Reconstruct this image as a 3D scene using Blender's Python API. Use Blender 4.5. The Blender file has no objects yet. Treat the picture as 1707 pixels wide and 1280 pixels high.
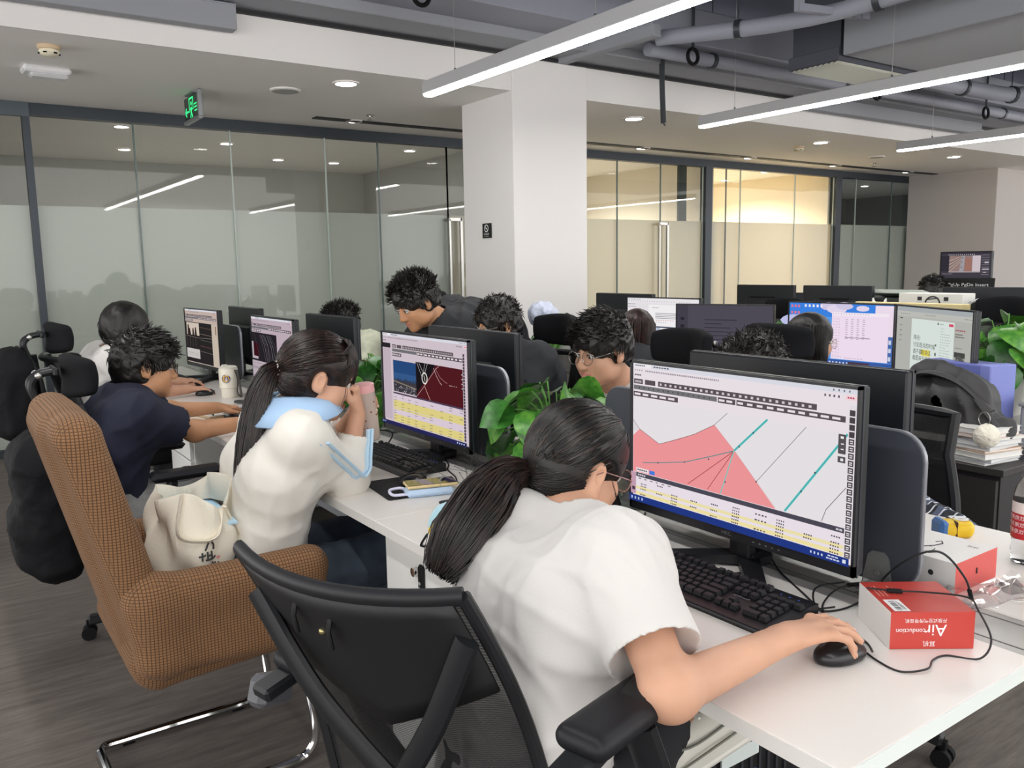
import bpy, math, random
import numpy as np
from math import sin, cos, pi, radians
from mathutils import Vector, Matrix

random.seed(7)
rng = np.random.default_rng(7)
scene = bpy.context.scene
COL = scene.collection

# ------------------------------------------------------------------ camera
CAM_H = 1.42
def _camera():
    yaw, pitch, roll = radians(34.92), radians(8.015), radians(-0.965)
    f = Vector((sin(yaw)*cos(pitch), cos(yaw)*cos(pitch), -sin(pitch)))
    r = f.cross(Vector((0, 0, 1))).normalized(); u = r.cross(f)
    r2 = cos(roll)*r + sin(roll)*u; u2 = -sin(roll)*r + cos(roll)*u
    cam = bpy.data.cameras.new('camera'); ob = bpy.data.objects.new('camera', cam)
    COL.objects.link(ob)
    cam.sensor_fit = 'HORIZONTAL'; cam.sensor_width = 36; cam.lens = 36*1398/1707
    cam.clip_start = .05; cam.clip_end = 100
    m = Matrix((( r2.x, u2.x, -f.x, 0), (r2.y, u2.y, -f.y, 0), (r2.z, u2.z, -f.z, CAM_H), (0, 0, 0, 1)))
    ob.matrix_world = m
    scene.camera = ob
_camera()

# ------------------------------------------------------------------ world, exposure
LED = 40.0            # radiance of the linear LED strips
w = bpy.data.worlds.new('world'); scene.world = w; w.use_nodes = True
bg = w.node_tree.nodes['Background']
bg.inputs[0].default_value = (1, .985, .965, 1); bg.inputs[1].default_value = 2.95
vs = scene.view_settings
vs.view_transform = 'Standard'; vs.look = 'None'; vs.exposure = 0.0; vs.gamma = 1.0; vs.use_curve_mapping = False
scene.cycles.use_denoising = True
scene.cycles.max_bounces = 10; scene.cycles.diffuse_bounces = 6; scene.cycles.transparent_max_bounces = 12
scene.cycles.caustics_reflective = False; scene.cycles.caustics_refractive = False
scene.cycles.sample_clamp_indirect = 6

# ------------------------------------------------------------------ materials
_M = {}
def srgb(c):
    if isinstance(c, str):
        c = c.lstrip('#'); c = [int(c[i:i+2], 16)/255 for i in (0, 2, 4)]
    return tuple((x/12.92 if x <= .04045 else ((x+.055)/1.055)**2.4) for x in c)
def mat(name, col, rough=.5, metal=0.0, spec=.5, bump=None, var=None, coat=0, sheen=0, sss=0):
    """col: srgb hex; bump: (scale, strength, stretch xyz); var: (scale, amount, stretch)"""
    if name in _M: return _M[name]
    m = bpy.data.materials.new(name); m.use_nodes = True; nt = m.node_tree; N = nt.nodes; L = nt.links
    b = N['Principled BSDF']; c = srgb(col)
    b.inputs['Base Color'].default_value = (*c, 1); b.inputs['Roughness'].default_value = rough
    b.inputs['Metallic'].default_value = metal; b.inputs['Specular IOR Level'].default_value = spec
    if coat: b.inputs['Coat Weight'].default_value = coat; b.inputs['Coat Roughness'].default_value = .08
    if sheen: b.inputs['Sheen Weight'].default_value = sheen; b.inputs['Sheen Roughness'].default_value = .5
    if sss:
        b.inputs['Subsurface Weight'].default_value = sss
        b.inputs['Subsurface Radius'].default_value = (.012, .005, .003); b.inputs['Subsurface Scale'].default_value = 1
    def noise(scale, st):
        tc = N.new('ShaderNodeTexCoord'); mp = N.new('ShaderNodeMapping'); n = N.new('ShaderNodeTexNoise')
        L.new(tc.outputs['Object'], mp.inputs[0]); mp.inputs['Scale'].default_value = st
        L.new(mp.outputs[0], n.inputs['Vector']); n.inputs['Scale'].default_value = scale; n.inputs['Detail'].default_value = 4
        return n
    if var:
        n = noise(var[0], var[2] if len(var) > 2 else (1, 1, 1)); r = N.new('ShaderNodeValToRGB')
        a = var[1]
        r.color_ramp.elements[0].color = (*[x*(1-a) for x in c], 1); r.color_ramp.elements[1].color = (*[min(1, x*(1+a)) for x in c], 1)
        r.color_ramp.elements[0].position = .3; r.color_ramp.elements[1].position = .7
        L.new(n.outputs['Fac'], r.inputs[0]); L.new(r.outputs[0], b.inputs['Base Color'])
    if bump:
        n = noise(bump[0], bump[2] if len(bump) > 2 else (1, 1, 1)); bp = N.new('ShaderNodeBump')
        bp.inputs['Strength'].default_value = bump[1]; bp.inputs['Distance'].default_value = .01
        L.new(n.outputs['Fac'], bp.inputs['Height']); L.new(bp.outputs[0], b.inputs['Normal'])
    _M[name] = m
    return m
def emit(name, col, s=1.0, lin=False):
    if name in _M: return _M[name]
    m = bpy.data.materials.new(name); m.use_nodes = True; nt = m.node_tree; N = nt.nodes
    N.remove(N['Principled BSDF']); e = N.new('ShaderNodeEmission')
    e.inputs[0].default_value = (*(col if lin else srgb(col)), 1); e.inputs[1].default_value = s
    nt.links.new(e.outputs[0], N['Material Output'].inputs[0]); _M[name] = m
    return m
def px(col, s=.92):
    return emit('screen_%s' % col.lstrip('#'), col, s)
def nodes(name):
    m = bpy.data.materials.new(name); m.use_nodes = True
    return m, m.node_tree.nodes, m.node_tree.links, m.node_tree.nodes['Principled BSDF']

# ------------------------------------------------------------------ mesh builder
def rot(rx=0, ry=0, rz=0):
    return (Matrix.Rotation(rz, 3, 'Z') @ Matrix.Rotation(ry, 3, 'Y') @ Matrix.Rotation(rx, 3, 'X'))
def frame_of(d, up=(0, 0, 1)):
    d = Vector(d).normalized(); u = Vector(up)
    if abs(d.dot(u.normalized())) > .97: u = Vector((1, 0, 0))
    a = u.cross(d).normalized(); b = d.cross(a)
    return a, b, d
class MB:
    def __init__(s): s.v = []; s.f = []; s.m = []
    def add(s, vs, fs, m=0):
        o = len(s.v); s.v += [tuple(x) for x in vs]; s.f += [tuple(i+o for i in q) for q in fs]
        s.m += [m]*len(fs) if isinstance(m, int) else list(m)
        return s
    def box(s, c, d, m=0, R=None, bev=0.0):
        c = Vector(c); hx, hy, hz = d[0]/2, d[1]/2, d[2]/2
        if bev <= 0:
            vs = [Vector((x, y, z)) for x in (-hx, hx) for y in (-hy, hy) for z in (-hz, hz)]
            fs = [(0, 1, 3, 2), (4, 6, 7, 5), (0, 4, 5, 1), (2, 3, 7, 6), (0, 2, 6, 4), (1, 5, 7, 3)]
        else:
            e = min(bev, hx*.98, hy*.98, hz*.98); vs = []; idx = {}
            for sx in (-1, 1):
                for sy in (-1, 1):
                    for sz in (-1, 1):
                        for a in range(3):
                            p = [sx*hx, sy*hy, sz*hz]
                            for k, sg in enumerate((sx, sy, sz)):
                                if k != a: p[k] -= sg*e
                            idx[(sx, sy, sz, a)] = len(vs); vs.append(Vector(p))
            fs = []
            for a in range(3):
                o1, o2 = [(1, 2), (2, 0), (0, 1)][a]
                for sg in (-1, 1):
                    q = []
                    for (u, v) in ((-1, -1), (1, -1), (1, 1), (-1, 1)):
                        k = [0, 0, 0]; k[a] = sg; k[o1] = u; k[o2] = v; q.append(idx[(*k, a)])
                    fs.append(tuple(q if sg > 0 else q[::-1]))
                for u in (-1, 1):
                    for v in (-1, 1):
                        k0 = [0, 0, 0]; k0[a] = -1; k0[o1] = u; k0[o2] = v
                        k1 = list(k0); k1[a] = 1
                        q = [idx[(*k0, o1)], idx[(*k1, o1)], idx[(*k1, o2)], idx[(*k0, o2)]]
                        fs.append(tuple(q if u*v < 0 else q[::-1]))
            for sx in (-1, 1):
                for sy in (-1, 1):
                    for sz in (-1, 1):
                        q = [idx[(sx, sy, sz, a)] for a in range(3)]
                        fs.append(tuple(q if sx*sy*sz > 0 else q[::-1]))
        if R is not None: vs = [R @ v for v in vs]
        return s.add([v+c for v in vs], fs, m)
    def bar(s, a, b, wd, hg, m=0, up=(0, 0, 1), bev=0.0):
        a = Vector(a); b = Vector(b); x, y, z = frame_of(b-a, up)
        R = Matrix((x, y, z)).transposed()
        return s.box((a+b)/2, (wd, hg, (b-a).length), m, R, bev)
    def tube(s, pts, r, n=8, m=0, cap=True, flat=1.0, up=(0, 0, 1)):
        pts = [Vector(p) for p in pts]; k = len(pts); rs = r if hasattr(r, '__len__') else [r]*k
        vs = []; pa = None
        for i, p in enumerate(pts):
            d = pts[min(i+1, k-1)]-pts[max(i-1, 0)]
            if d.length < 1e-9: d = Vector((0, 0, 1))
            d.normalize()
            if pa is None: a, b, _ = frame_of(d, up)
            else:
                a = pa-d*pa.dot(d)
                if a.length < 1e-6: a, b, _ = frame_of(d, up)
                a.normalize(); b = d.cross(a)
            pa = a
            for j in range(n):
                t = 2*pi*j/n; vs.append(p+(a*cos(t)+b*sin(t)*flat)*rs[i])
        fs = [(i*n+j, i*n+(j+1) % n, (i+1)*n+(j+1) % n, (i+1)*n+j) for i in range(k-1) for j in range(n)]
        if cap: fs += [tuple(range(n))[::-1], tuple(range((k-1)*n, k*n))]
        return s.add(vs, fs, m)
    def lathe(s, prof, n=20, m=0, c=(0, 0, 0), R=None, cap=True):
        vs = []
        for r, z in prof:
            for j in range(n):
                t = 2*pi*j/n; v = Vector((r*cos(t), r*sin(t), z)); vs.append((R @ v if R is not None else v)+Vector(c))
        k = len(prof)
        fs = [(i*n+j, i*n+(j+1) % n, (i+1)*n+(j+1) % n, (i+1)*n+j) for i in range(k-1) for j in range(n)]
        if cap: fs += [tuple(range(n))[::-1], tuple(range((k-1)*n, k*n))]
        return s.add(vs, fs, m)
    def prism(s, poly, t0, t1, fn, m=0):
        """poly 2-D outline; fn(u, v, t) -> point"""
        n = len(poly); vs = [fn(u, v, t0) for u, v in poly]+[fn(u, v, t1) for u, v in poly]
        fs = [tuple(range(n))[::-1], tuple(range(n, 2*n))]+[(i, (i+1) % n, n+(i+1) % n, n+i) for i in range(n)]
        return s.add(vs, fs, m)
    def quad(s, a, b, c, d, m=0): return s.add([a, b, c, d], [(0, 1, 2, 3)], m)
    def grid(s, P, m=0, closed_u=False):
        """P[i][j] points"""
        nu, nv = len(P), len(P[0]); vs = [p for row in P for p in row]
        fs = [((i % nu)*nv+j, ((i+1) % nu)*nv+j, ((i+1) % nu)*nv+j+1, (i % nu)*nv+j+1) for i in range(nu if closed_u else nu-1) for j in range(nv-1)]
        return s.add(vs, fs, m)
    def ell(s, c, r, n=12, k=8, m=0, R=None):
        c = Vector(c); vs = [Vector((0, 0, -r[2]))]
        for i in range(1, k):
            t = -pi/2+pi*i/k
            for j in range(n): vs.append(Vector((r[0]*cos(t)*cos(2*pi*j/n), r[1]*cos(t)*sin(2*pi*j/n), r[2]*sin(t))))
        vs.append(Vector((0, 0, r[2]))); fs = [(0, 1+(j+1) % n, 1+j) for j in range(n)]
        for i in range(k-2):
            for j in range(n): fs.append((1+i*n+j, 1+i*n+(j+1) % n, 1+(i+1)*n+(j+1) % n, 1+(i+1)*n+j))
        o = 1+(k-2)*n; fs += [(o+j, o+(j+1) % n, len(vs)-1) for j in range(n)]
        if R is not None: vs = [R @ v for v in vs]
        return s.add([v+c for v in vs], fs, m)
    def mesh(s, name, mats, ang=.6, smooth=True):
        me = bpy.data.meshes.new(name); me.from_pydata(s.v, [], s.f)
        for m in (mats if isinstance(mats, (list, tuple)) else [mats]): me.materials.append(m)
        if any(s.m): me.polygons.foreach_set('material_index', s.m)
        if smooth:
            me.polygons.foreach_set('use_smooth', [True]*len(s.f))
            if ang: me.set_sharp_from_angle(angle=ang)
        me.update()
        return me

def tag(o, label=None, cat=None, group=None, kind=None):
    for k, v in (('label', label), ('category', cat), ('group', group), ('kind', kind)):
        if v: o[k] = v
    return o
def link(name, data, parent=None, loc=(0, 0, 0), rz=0.0):
    o = bpy.data.objects.new(name, data); COL.objects.link(o); o.location = loc
    if rz: o.rotation_euler = (0, 0, rz)
    if parent is not None: o.parent = parent
    return o
def thing(name, label, cat, loc=(0, 0, 0), rz=0.0, group=None):
    return tag(link(name, None, None, loc, rz), label, cat, group)
def part(root, name, mb, mats, ang=.6, label=None, loc=(0, 0, 0), rz=0, kind=None, smooth=True):
    me = mb if isinstance(mb, bpy.types.Mesh) else mb.mesh(name, mats, ang, smooth)
    return tag(link(name, me, root, loc, rz), label, None, None, kind)
def solo(name, mb, mats, label, cat, group=None, loc=(0, 0, 0), rz=0, kind=None, ang=.6):
    return tag(link(name, mb.mesh(name, mats, ang), None, loc, rz), label, cat, group, kind)
def struct(name, mb, mats, ang=.6):
    return tag(link(name, mb.mesh(name, mats, ang)), kind='structure')
def kids(o): return [c for c in bpy.data.objects if c.parent == o]
def copy_tree(o, loc=None, rz=None, parent=None, label=None, group=None, tree=None):
    c = o.copy(); COL.objects.link(c)
    if parent is not None: c.parent = parent
    if loc is not None: c.location = loc
    if rz is not None: c.rotation_euler = (0, 0, rz)
    if label: c['label'] = label
    if group: c['group'] = group
    for ch in kids(o): copy_tree(ch, parent=c)
    return c
def text_mesh(body, size, sx=1.0, ax='CENTER'):
    cu = bpy.data.curves.new('text', 'FONT'); cu.body = body; cu.size = size; cu.align_x = ax; cu.align_y = 'CENTER'
    cu.resolution_u = 2
    ob = bpy.data.objects.new('text', cu); COL.objects.link(ob)
    dg = bpy.context.evaluated_depsgraph_get(); me = ob.evaluated_get(dg).to_mesh()
    v = [(p.co.x*sx, p.co.y) for p in me.vertices]; f = [tuple(p.vertices) for p in me.polygons]
    ob.evaluated_get(dg).to_mesh_clear(); bpy.data.objects.remove(ob); bpy.data.curves.remove(cu)
    return v, f
def put_text(mb, body, size, fn, m=0, sx=1.0, ax='CENTER'):
    v, f = text_mesh(body, size, sx, ax); mb.add([fn(x, y) for x, y in v], f, m)
def rrect(x0, y0, x1, y1, r, n=5):
    out = []
    for cx, cy, a in ((x1-r, y1-r, 0), (x0+r, y1-r, pi/2), (x0+r, y0+r, pi), (x1-r, y0+r, 3*pi/2)):
        for i in range(n+1): out.append((cx+r*cos(a+pi/2*i/n), cy+r*sin(a+pi/2*i/n)))
    return out
def bez(pts, n=8):
    """Catmull-Rom through points"""
    P = [Vector(p) for p in pts]; out = []
    for i in range(len(P)-1):
        p0, p1, p2, p3 = P[max(i-1, 0)], P[i], P[i+1], P[min(i+2, len(P)-1)]
        for k in range(n):
            t = k/n; out.append(.5*((2*p1)+(p2-p0)*t+(2*p0-5*p1+4*p2-p3)*t*t+(3*p1-p0-3*p2+p3)*t**3))
    return out+[P[-1]]
# ------------------------------------------------------------------ room shell
WY, CZ, BY, BZ, SLAB = 7.545, 2.71, 5.31, 2.955, 3.55      # glass wall, soffit, bulkhead face, bulkhead top, concrete slab
XL, XR = -4.5, 19.0
white = mat('white_paint', 'e6e3e1', .75, bump=(180, .04))
soffit = mat('soffit_paint', 'f3f0ed', .8)
plenum = mat('plenum_paint', '666977', .85, bump=(30, .1))
duct_m = mat('duct_paint', '93959b', .7)
pipe_m = mat('pipe_paint', '9496a2', .6)
black = mat('black_plastic', '111214', .45, spec=.3)
blackm = mat('black_matte', '0b0c0e', .7, spec=.2)
dgrey = mat('dark_grey_metal', '3a3f44', .45, .3)
steel = mat('brushed_steel', 'b9b8b4', .3, .9)
chrome = mat('chrome', 'd8d8d8', .07, 1)
alu = mat('satin_aluminium', 'c3c4c6', .45, .5)

# floor: grey wood-grain vinyl
m, N, L, b = nodes('vinyl_floor')
tc = N.new('ShaderNodeTexCoord'); mp = N.new('ShaderNodeMapping'); mp.inputs['Rotation'].default_value = (0, 0, radians(8))
mp.inputs['Scale'].default_value = (1.6, 13, 1); L.new(tc.outputs['Object'], mp.inputs[0])
n1 = N.new('ShaderNodeTexNoise'); n1.inputs['Scale'].default_value = 2.2; n1.inputs['Detail'].default_value = 9; n1.inputs['Roughness'].default_value = .72
n2 = N.new('ShaderNodeTexNoise'); n2.inputs['Scale'].default_value = 1.1; n2.inputs['Detail'].default_value = 3
L.new(mp.outputs[0], n1.inputs['Vector']); L.new(tc.outputs['Object'], n2.inputs['Vector'])
mx = N.new('ShaderNodeMath'); mx.operation = 'MULTIPLY_ADD'; mx.inputs[1].default_value = .3
L.new(n2.outputs['Fac'], mx.inputs[0]); L.new(n1.outputs['Fac'], mx.inputs[2])
r = N.new('ShaderNodeValToRGB'); e = r.color_ramp.elements
e[0].position = .42; e[0].color = (*srgb('57514c'), 1); e[1].position = .86; e[1].color = (*srgb('827b74'), 1)
k = r.color_ramp.elements.new(.62); k.color = (*srgb('6b645f'), 1)
L.new(mx.outputs[0], r.inputs[0]); L.new(r.outputs[0], b.inputs['Base Color'])
b.inputs['Roughness'].default_value = .6; b.inputs['Specular IOR Level'].default_value = .2
bp = N.new('ShaderNodeBump'); bp.inputs['Strength'].default_value = .15; bp.inputs['Distance'].default_value = .004
L.new(n1.outputs['Fac'], bp.inputs['Height']); L.new(bp.outputs[0], b.inputs['Normal'])
floor_m = m
struct('floor', MB().box(((XL+XR)/2, 2.5, -.05), (XR-XL, 17, .1)), floor_m)

# ceiling: open plenum with slab; lowered soffit beyond the bulkhead
struct('ceiling', MB().box(((XL+XR)/2, .4, SLAB+.1), (XR-XL, 9.9, .2)), plenum)
struct('ceiling_soffit', MB().box(((XL+XR)/2, (BY+11)/2, CZ+.0605), (XR-XL, 11-BY, .12)).box(((XL+XR)/2, BY+.09, (CZ+BZ)/2+.07), (XR-XL, .12, BZ-CZ-.14)), [soffit])
struct('wall_bulkhead', MB().box(((XL+XR)/2, BY-.006, (CZ+BZ)/2), (XR-XL, .014, BZ-CZ)), white)
struct('wall_plenum', MB().box(((XL+XR)/2, BY+.5, (BZ+SLAB)/2+.02), (XR-XL, .1, SLAB-BZ)), plenum)

# columns
def column(x0, x1, y0, y1):
    mb = MB().box(((x0+x1)/2, (y0+y1)/2, BZ/2), (x1-x0, y1-y0, BZ), 0, bev=.006)
    return mb
struct('wall_column', column(3.735, 4.455, BY-.03, 6.0), white)
struct('wall_column_right', column(12.95, 17.0, 6.15, 7.5), mat('greige_paint', 'c6bfbb', .8))
for nm, cx, cy, sx, sy in (('trim_1', 4.095, 5.64, .74, .75),):
    struct(nm, MB().box((cx, cy, .05), (sx, sy, .1), 0, bev=.004), mat('skirting', '9a9896', .5))

# ------------------------------------------------------------------ glass partitions
def glass_mat(name, tint, refl=.5):
    m = bpy.data.materials.new(name); m.use_nodes = True; nt = m.node_tree; N = nt.nodes; L = nt.links
    N.remove(N['Principled BSDF'])
    tr = N.new('ShaderNodeBsdfTransparent'); tr.inputs[0].default_value = (*srgb(tint), 1)
    gl = N.new('ShaderNodeBsdfGlossy'); gl.inputs['Roughness'].default_value = .02
    fr = N.new('ShaderNodeFresnel'); fr.inputs[0].default_value = 1.5
    mu = N.new('ShaderNodeMath'); mu.operation = 'MULTIPLY'; mu.inputs[1].default_value = refl; mu.use_clamp = True
    ge = N.new('ShaderNodeNewGeometry'); inv = N.new('ShaderNodeMath'); inv.operation = 'SUBTRACT'; inv.inputs[0].default_value = 1
    m2 = N.new('ShaderNodeMath'); m2.operation = 'MULTIPLY'; L.new(ge.outputs['Backfacing'], inv.inputs[1])
    mx = N.new('ShaderNodeMixShader'); L.new(fr.outputs[0], mu.inputs[0]); L.new(mu.outputs[0], m2.inputs[0]); L.new(inv.outputs[0], m2.inputs[1]); L.new(m2.outputs[0], mx.inputs[0])
    L.new(tr.outputs[0], mx.inputs[1]); L.new(gl.outputs[0], mx.inputs[2]); L.new(mx.outputs[0], N['Material Output'].inputs[0])
    return m
glass = glass_mat('partition_glass', 'f4f6f4', .95)
def frost_mat(name, col, t):
    m = bpy.data.materials.new(name); m.use_nodes = True; nt = m.node_tree; N = nt.nodes; L = nt.links
    N.remove(N['Principled BSDF'])
    d = N.new('ShaderNodeBsdfDiffuse'); d.inputs[0].default_value = (*srgb(col), 1)
    tl = N.new('ShaderNodeBsdfTranslucent'); tl.inputs[0].default_value = (*srgb(col), 1)
    g = N.new('ShaderNodeBsdfGlossy'); g.inputs['Roughness'].default_value = .35; g.inputs[0].default_value = (.8, .8, .8, 1)
    a = N.new('ShaderNodeMixShader'); a.inputs[0].default_value = t; c = N.new('ShaderNodeMixShader'); c.inputs[0].default_value = .08
    L.new(d.outputs[0], a.inputs[1]); L.new(tl.outputs[0], a.inputs[2]); L.new(a.outputs[0], c.inputs[1]); L.new(g.outputs[0], c.inputs[2])
    L.new(c.outputs[0], N['Material Output'].inputs[0]); return m
frost = frost_mat('frost_film', 'dadcd8', .28)
frost_w = frost_mat('frost_film_warm_lit', 'e8e0d0', .45)  # same film, tinted warm to carry the glow of the lit rooms
rail_m = mat('partition_rail', '3b4148', .4, .4)
joint_m = mat('glass_edge', '5f706d', .25)
joint_l = mat('glass_edge_light', 'b8c4be', .3)
GZ, FZ = 2.62, 1.945
def partition(name, xs, film, dark):
    """one run of frameless panes standing between floor and head rail, frosted up to FZ"""
    root = tag(link(name, None), kind='structure')
    for i in range(len(xs)-1):
        a, b = xs[i]+.004, xs[i+1]-.004
        p = part(root, 'pane', MB().box(((a+b)/2, WY, (GZ+.06)/2), (b-a, .012, GZ-.06)), glass)
        part(p, 'frost_film', MB().box(((a+b)/2, WY+.02, (FZ+.06)/2), (b-a+.006, .002, FZ-.06)), film)
    for i, x in enumerate(xs):
        part(root, 'joint', MB().box((x, WY-.002, GZ/2+.03), (.012, .016, GZ-.06)), joint_m if i in dark else joint_l)
    return root
partition('window_1', [.04, .78], frost, (0, 1))
partition('window_2', [.78, 1.54, 2.32, 3.19, 3.73, 4.5], frost, (1, 4))
partition('window_3', [4.5, 5.3, 6.82, 7.53, 8.28], frost_w, (2, 3))
partition('window_4', [8.42, 8.72, 9.0, 10.15, 11.05], frost_w, (1,))
partition('window_5', [11.2, 11.6, 12.55, 13.25, 14.1, 15.2], frost, (2, 3))
tracks = MB().box(((XL+XR)/2, WY, CZ-.045), (XR-XL, .09, .09)).box(((XL+XR)/2, WY, .03), (XR-XL, .07, .06))
struct('trim_2', tracks, rail_m)
struct('trim_3', MB().box((.4, WY-.03, CZ-.05), (.8, .05, .11)), mat('rail_cover', '525b62', .4, .3))
struct('wall_end_left', MB().box((-1.1, WY, 1.33), (2.2, .1, 2.66)), mat('dark_partition', '4a5257', .5))
for nm, x, w_ in (('trim_4', 8.35, .12), ('trim_5', 11.12, .13), ('trim_6', .775, .05)):
    struct(nm, MB().box((x, WY, 1.33), (w_, .1, 2.6)), rail_m)
# door handles: long steel bars standing off the panes
for x, nm in ((4.62, 'door_1'), (7.6, 'door_2'), (13.33, 'door_3')):
    r_ = tag(link(nm, None), kind='structure')
    h = MB()
    for dy in (-.06,):
        h.box((x, WY+dy, 1.18), (.03, .03, 1.48), 0, bev=.004)
    h.box((x, WY-.03, 1.9), (.03, .07, .03)).box((x, WY-.03, .48), (.03, .07, .03)).box((x-.07, WY-.06, 1.9), (.15, .03, .03)).box((x-.14, WY-.06, 1.18), (.02, .03, 1.44))
    part(r_, 'door_handle', h, steel)
# rooms behind the glass
room_c = mat('meeting_room_paint', 'bdbcb8', .85)
room_w = mat('warm_room_paint', 'e2d7c0', .85)
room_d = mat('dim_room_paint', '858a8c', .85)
fl2 = mat('room_carpet', '5c5f60', .9)
def room(name, x0, x1, y1, mt):
    y0 = WY+.06; t = .08
    mb = MB().box(((x0+x1)/2, y1+t/2, CZ/2), (x1-x0, t, CZ)).box((x0-t/2+.04, (y0+y1)/2, CZ/2), (t, y1-y0, CZ)).box((x1+t/2-.04, (y0+y1)/2, CZ/2), (t, y1-y0, CZ))
    struct(name, mb, mt)
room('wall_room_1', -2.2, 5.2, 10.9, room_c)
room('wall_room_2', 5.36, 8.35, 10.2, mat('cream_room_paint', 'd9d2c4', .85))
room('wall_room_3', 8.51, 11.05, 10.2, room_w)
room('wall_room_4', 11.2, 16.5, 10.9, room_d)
# plenum strip visible through the gap: blind behind the pane of the first middle room
struct('trim_7', MB().box((8.0, WY+.09, 2.3), (.14, .03, .74)), mat('dark_blind', '3c443f', .7))

# recessed black slots in the soffit with spot lamps
slot = mat('slot_gap_black', '14151a', .6)
lampm = emit('lamp_white', (1, .97, .92), 22, True)
struct('trim_8', MB().box(((2.9+4.45)/2, 7.05, CZ-.002), (1.55, .1, .012)), slot)
struct('trim_9', MB().box((10.2, 7.08, CZ-.002), (8.6, .1, .012)), slot)

def downlight(x, y, r=.05, lab='', grp=None, strength=lampm, z=CZ, watts=0):
    t = thing('downlight', lab, 'downlight', (x, y, z), 0, grp)
    part(t, 'trim_ring', MB().lathe([(r*1.25, -.001), (r*1.25, -.008), (r, -.010), (r, -.002)], 20, cap=False), white)
    part(t, 'lamp', MB().lathe([(r, -.005), (r*.6, -.007), (.001, -.008)], 20, cap=False), strength)
    return t
for x, y, l in ((2.58, 5.67, 'round white downlight in the soffit left of the column'), (5.37, 5.72, 'round white downlight in the soffit just right of the column'),
                (8.26, 5.82, 'round white downlight in the soffit beside the small smoke detector'), (10.98, 5.77, 'round white downlight in the soffit under the third hanging lamp')):
    downlight(x, y, .075, l)
downlight(3.27, 7.05, .06, 'spot lamp in the black ceiling slot left of the column')
for i, (x, y) in enumerate(((6.81, 7.1), (8.64, 7.1), (10.42, 7.1), (12.22, 7.1), (13.9, 7.1))):
    downlight(x, y, .07, '%s spot lamp from the column in the black ceiling slot right of it' % ('first', 'second', 'third', 'fourth', 'last')[i], 'spot lamps in the right ceiling slot')
for i, (x, y) in enumerate(((1.6, 8.3), (2.7, 8.9), (1.9, 9.8), (3.6, 9.9), (4.6, 8.5), (4.3, 9.9))):
    downlight(x, y, .06, ('%s meeting room downlight counted from the left glass end' % ('first', 'third', 'second', 'fourth', 'sixth, by the column,', 'fifth')[i]), 'meeting room downlights')
for i, (x, y) in enumerate(((6.3, 8.2), (7.3, 8.0), (7.2, 9.4))):
    downlight(x, y, .06, ('cream room downlight %s' % ('just right of the column', 'near the cream room door', 'deepest in the cream room')[i]), 'cream room downlights')
for i, (x, y) in enumerate(((9.2, 8.3), (10.2, 8.1), (10.6, 9.2))):
    downlight(x, y, .06, ('warm room downlight %s' % ('at its left side', 'close behind the glass in its middle', 'deepest at its right side')[i]), 'warm room downlights')
for i, (x, y) in enumerate(((12.6, 8.6), (13.8, 8.8), (13.1, 9.8))):
    downlight(x, y, .06, ('dim grey room downlight %s' % ('at its left', 'close to the right wall', 'deepest inside')[i]), 'dim room downlights')
def area(name, loc, size, power, col=(1, 1, 1)):
    l = bpy.data.lights.new(name, 'AREA'); l.energy = power; l.size = size; l.color = col; l.spread = radians(150)
    o = bpy.data.objects.new(name, l); COL.objects.link(o); o.location = loc; return o
area('room_fill', (2.5, 9.2, CZ-.06), 1.2, 95, (1, .98, .95))  # unseen area lights added to brighten the rooms beside their downlights
area('room_fill', (6.9, 9.0, CZ-.06), .8, 105, (1, .95, .86))
area('room_fill', (9.8, 8.9, CZ-.06), .8, 150, (1, .93, .82))
area('room_fill', (13.6, 9.2, CZ-.06), 1.0, 50, (.9, .95, 1))
# whiteboard like air conditioner in the cream room, picture in the warm room
t = thing('wall_air_conditioner', 'white wall air conditioner seen through the glass right of the column', 'air conditioner', (7.35, 10.15, 2.1))
part(t, 'body', MB().box((0, -.1, 0), (.95, .2, .27), 0, bev=.03), mat('appliance_white', 'eef0ee', .4))
part(t, 'vent', MB().box((0, -.205, -.1), (.85, .01, .03)), dgrey)

# ------------------------------------------------------------------ hanging linear lamps
led = emit('led_strip', (1, .985, .955), LED, True)
fix_m = mat('lamp_housing', 'b4b4b6', .5, .2)
def linear_lamp(x, y0, y1, lab, z=2.51):
    t = thing('linear_pendant_lamp', lab, 'hanging lamp', (x, (y0+y1)/2, z), 0, 'linear hanging lamps')
    hl = (y1-y0)/2
    part(t, 'housing', MB().box((0, 0, .045), (.075, 2*hl, .075), 0, bev=.003), fix_m)
    part(t, 'diffuser', MB().box((0, 0, .0), (.062, 2*hl-.008, .018), 0, bev=.006), led)
    for y in np.arange(hl-.35, -hl, -1.3):
        part(t, 'wire', MB().tube([(0, y, .08), (0, y, SLAB-z)], .0022, 5), steel)
        part(t, 'wire_clip', MB().lathe([(.008, .078), (.008, .1), (.003, .105)], 8, c=(0, y, 0)), chrome)
linear_lamp(2.78, -1.2, 4.88, 'first hanging linear lamp from the left, crossing in front of the column')
linear_lamp(5.32, -1.2, 4.88, 'second hanging linear lamp, crossing under the grey air duct')
linear_lamp(8.27, -1.2, 4.92, 'short looking third hanging linear lamp at the right edge')
linear_lamp(.24, -2.2, 4.88, 'hanging linear lamp over the aisle, out of the photograph')  # unseen lamp repeating the row, added to light the near side
linear_lamp(11.0, -1.2, 4.88, 'fourth hanging linear lamp, reflected in the far glass')

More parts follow.
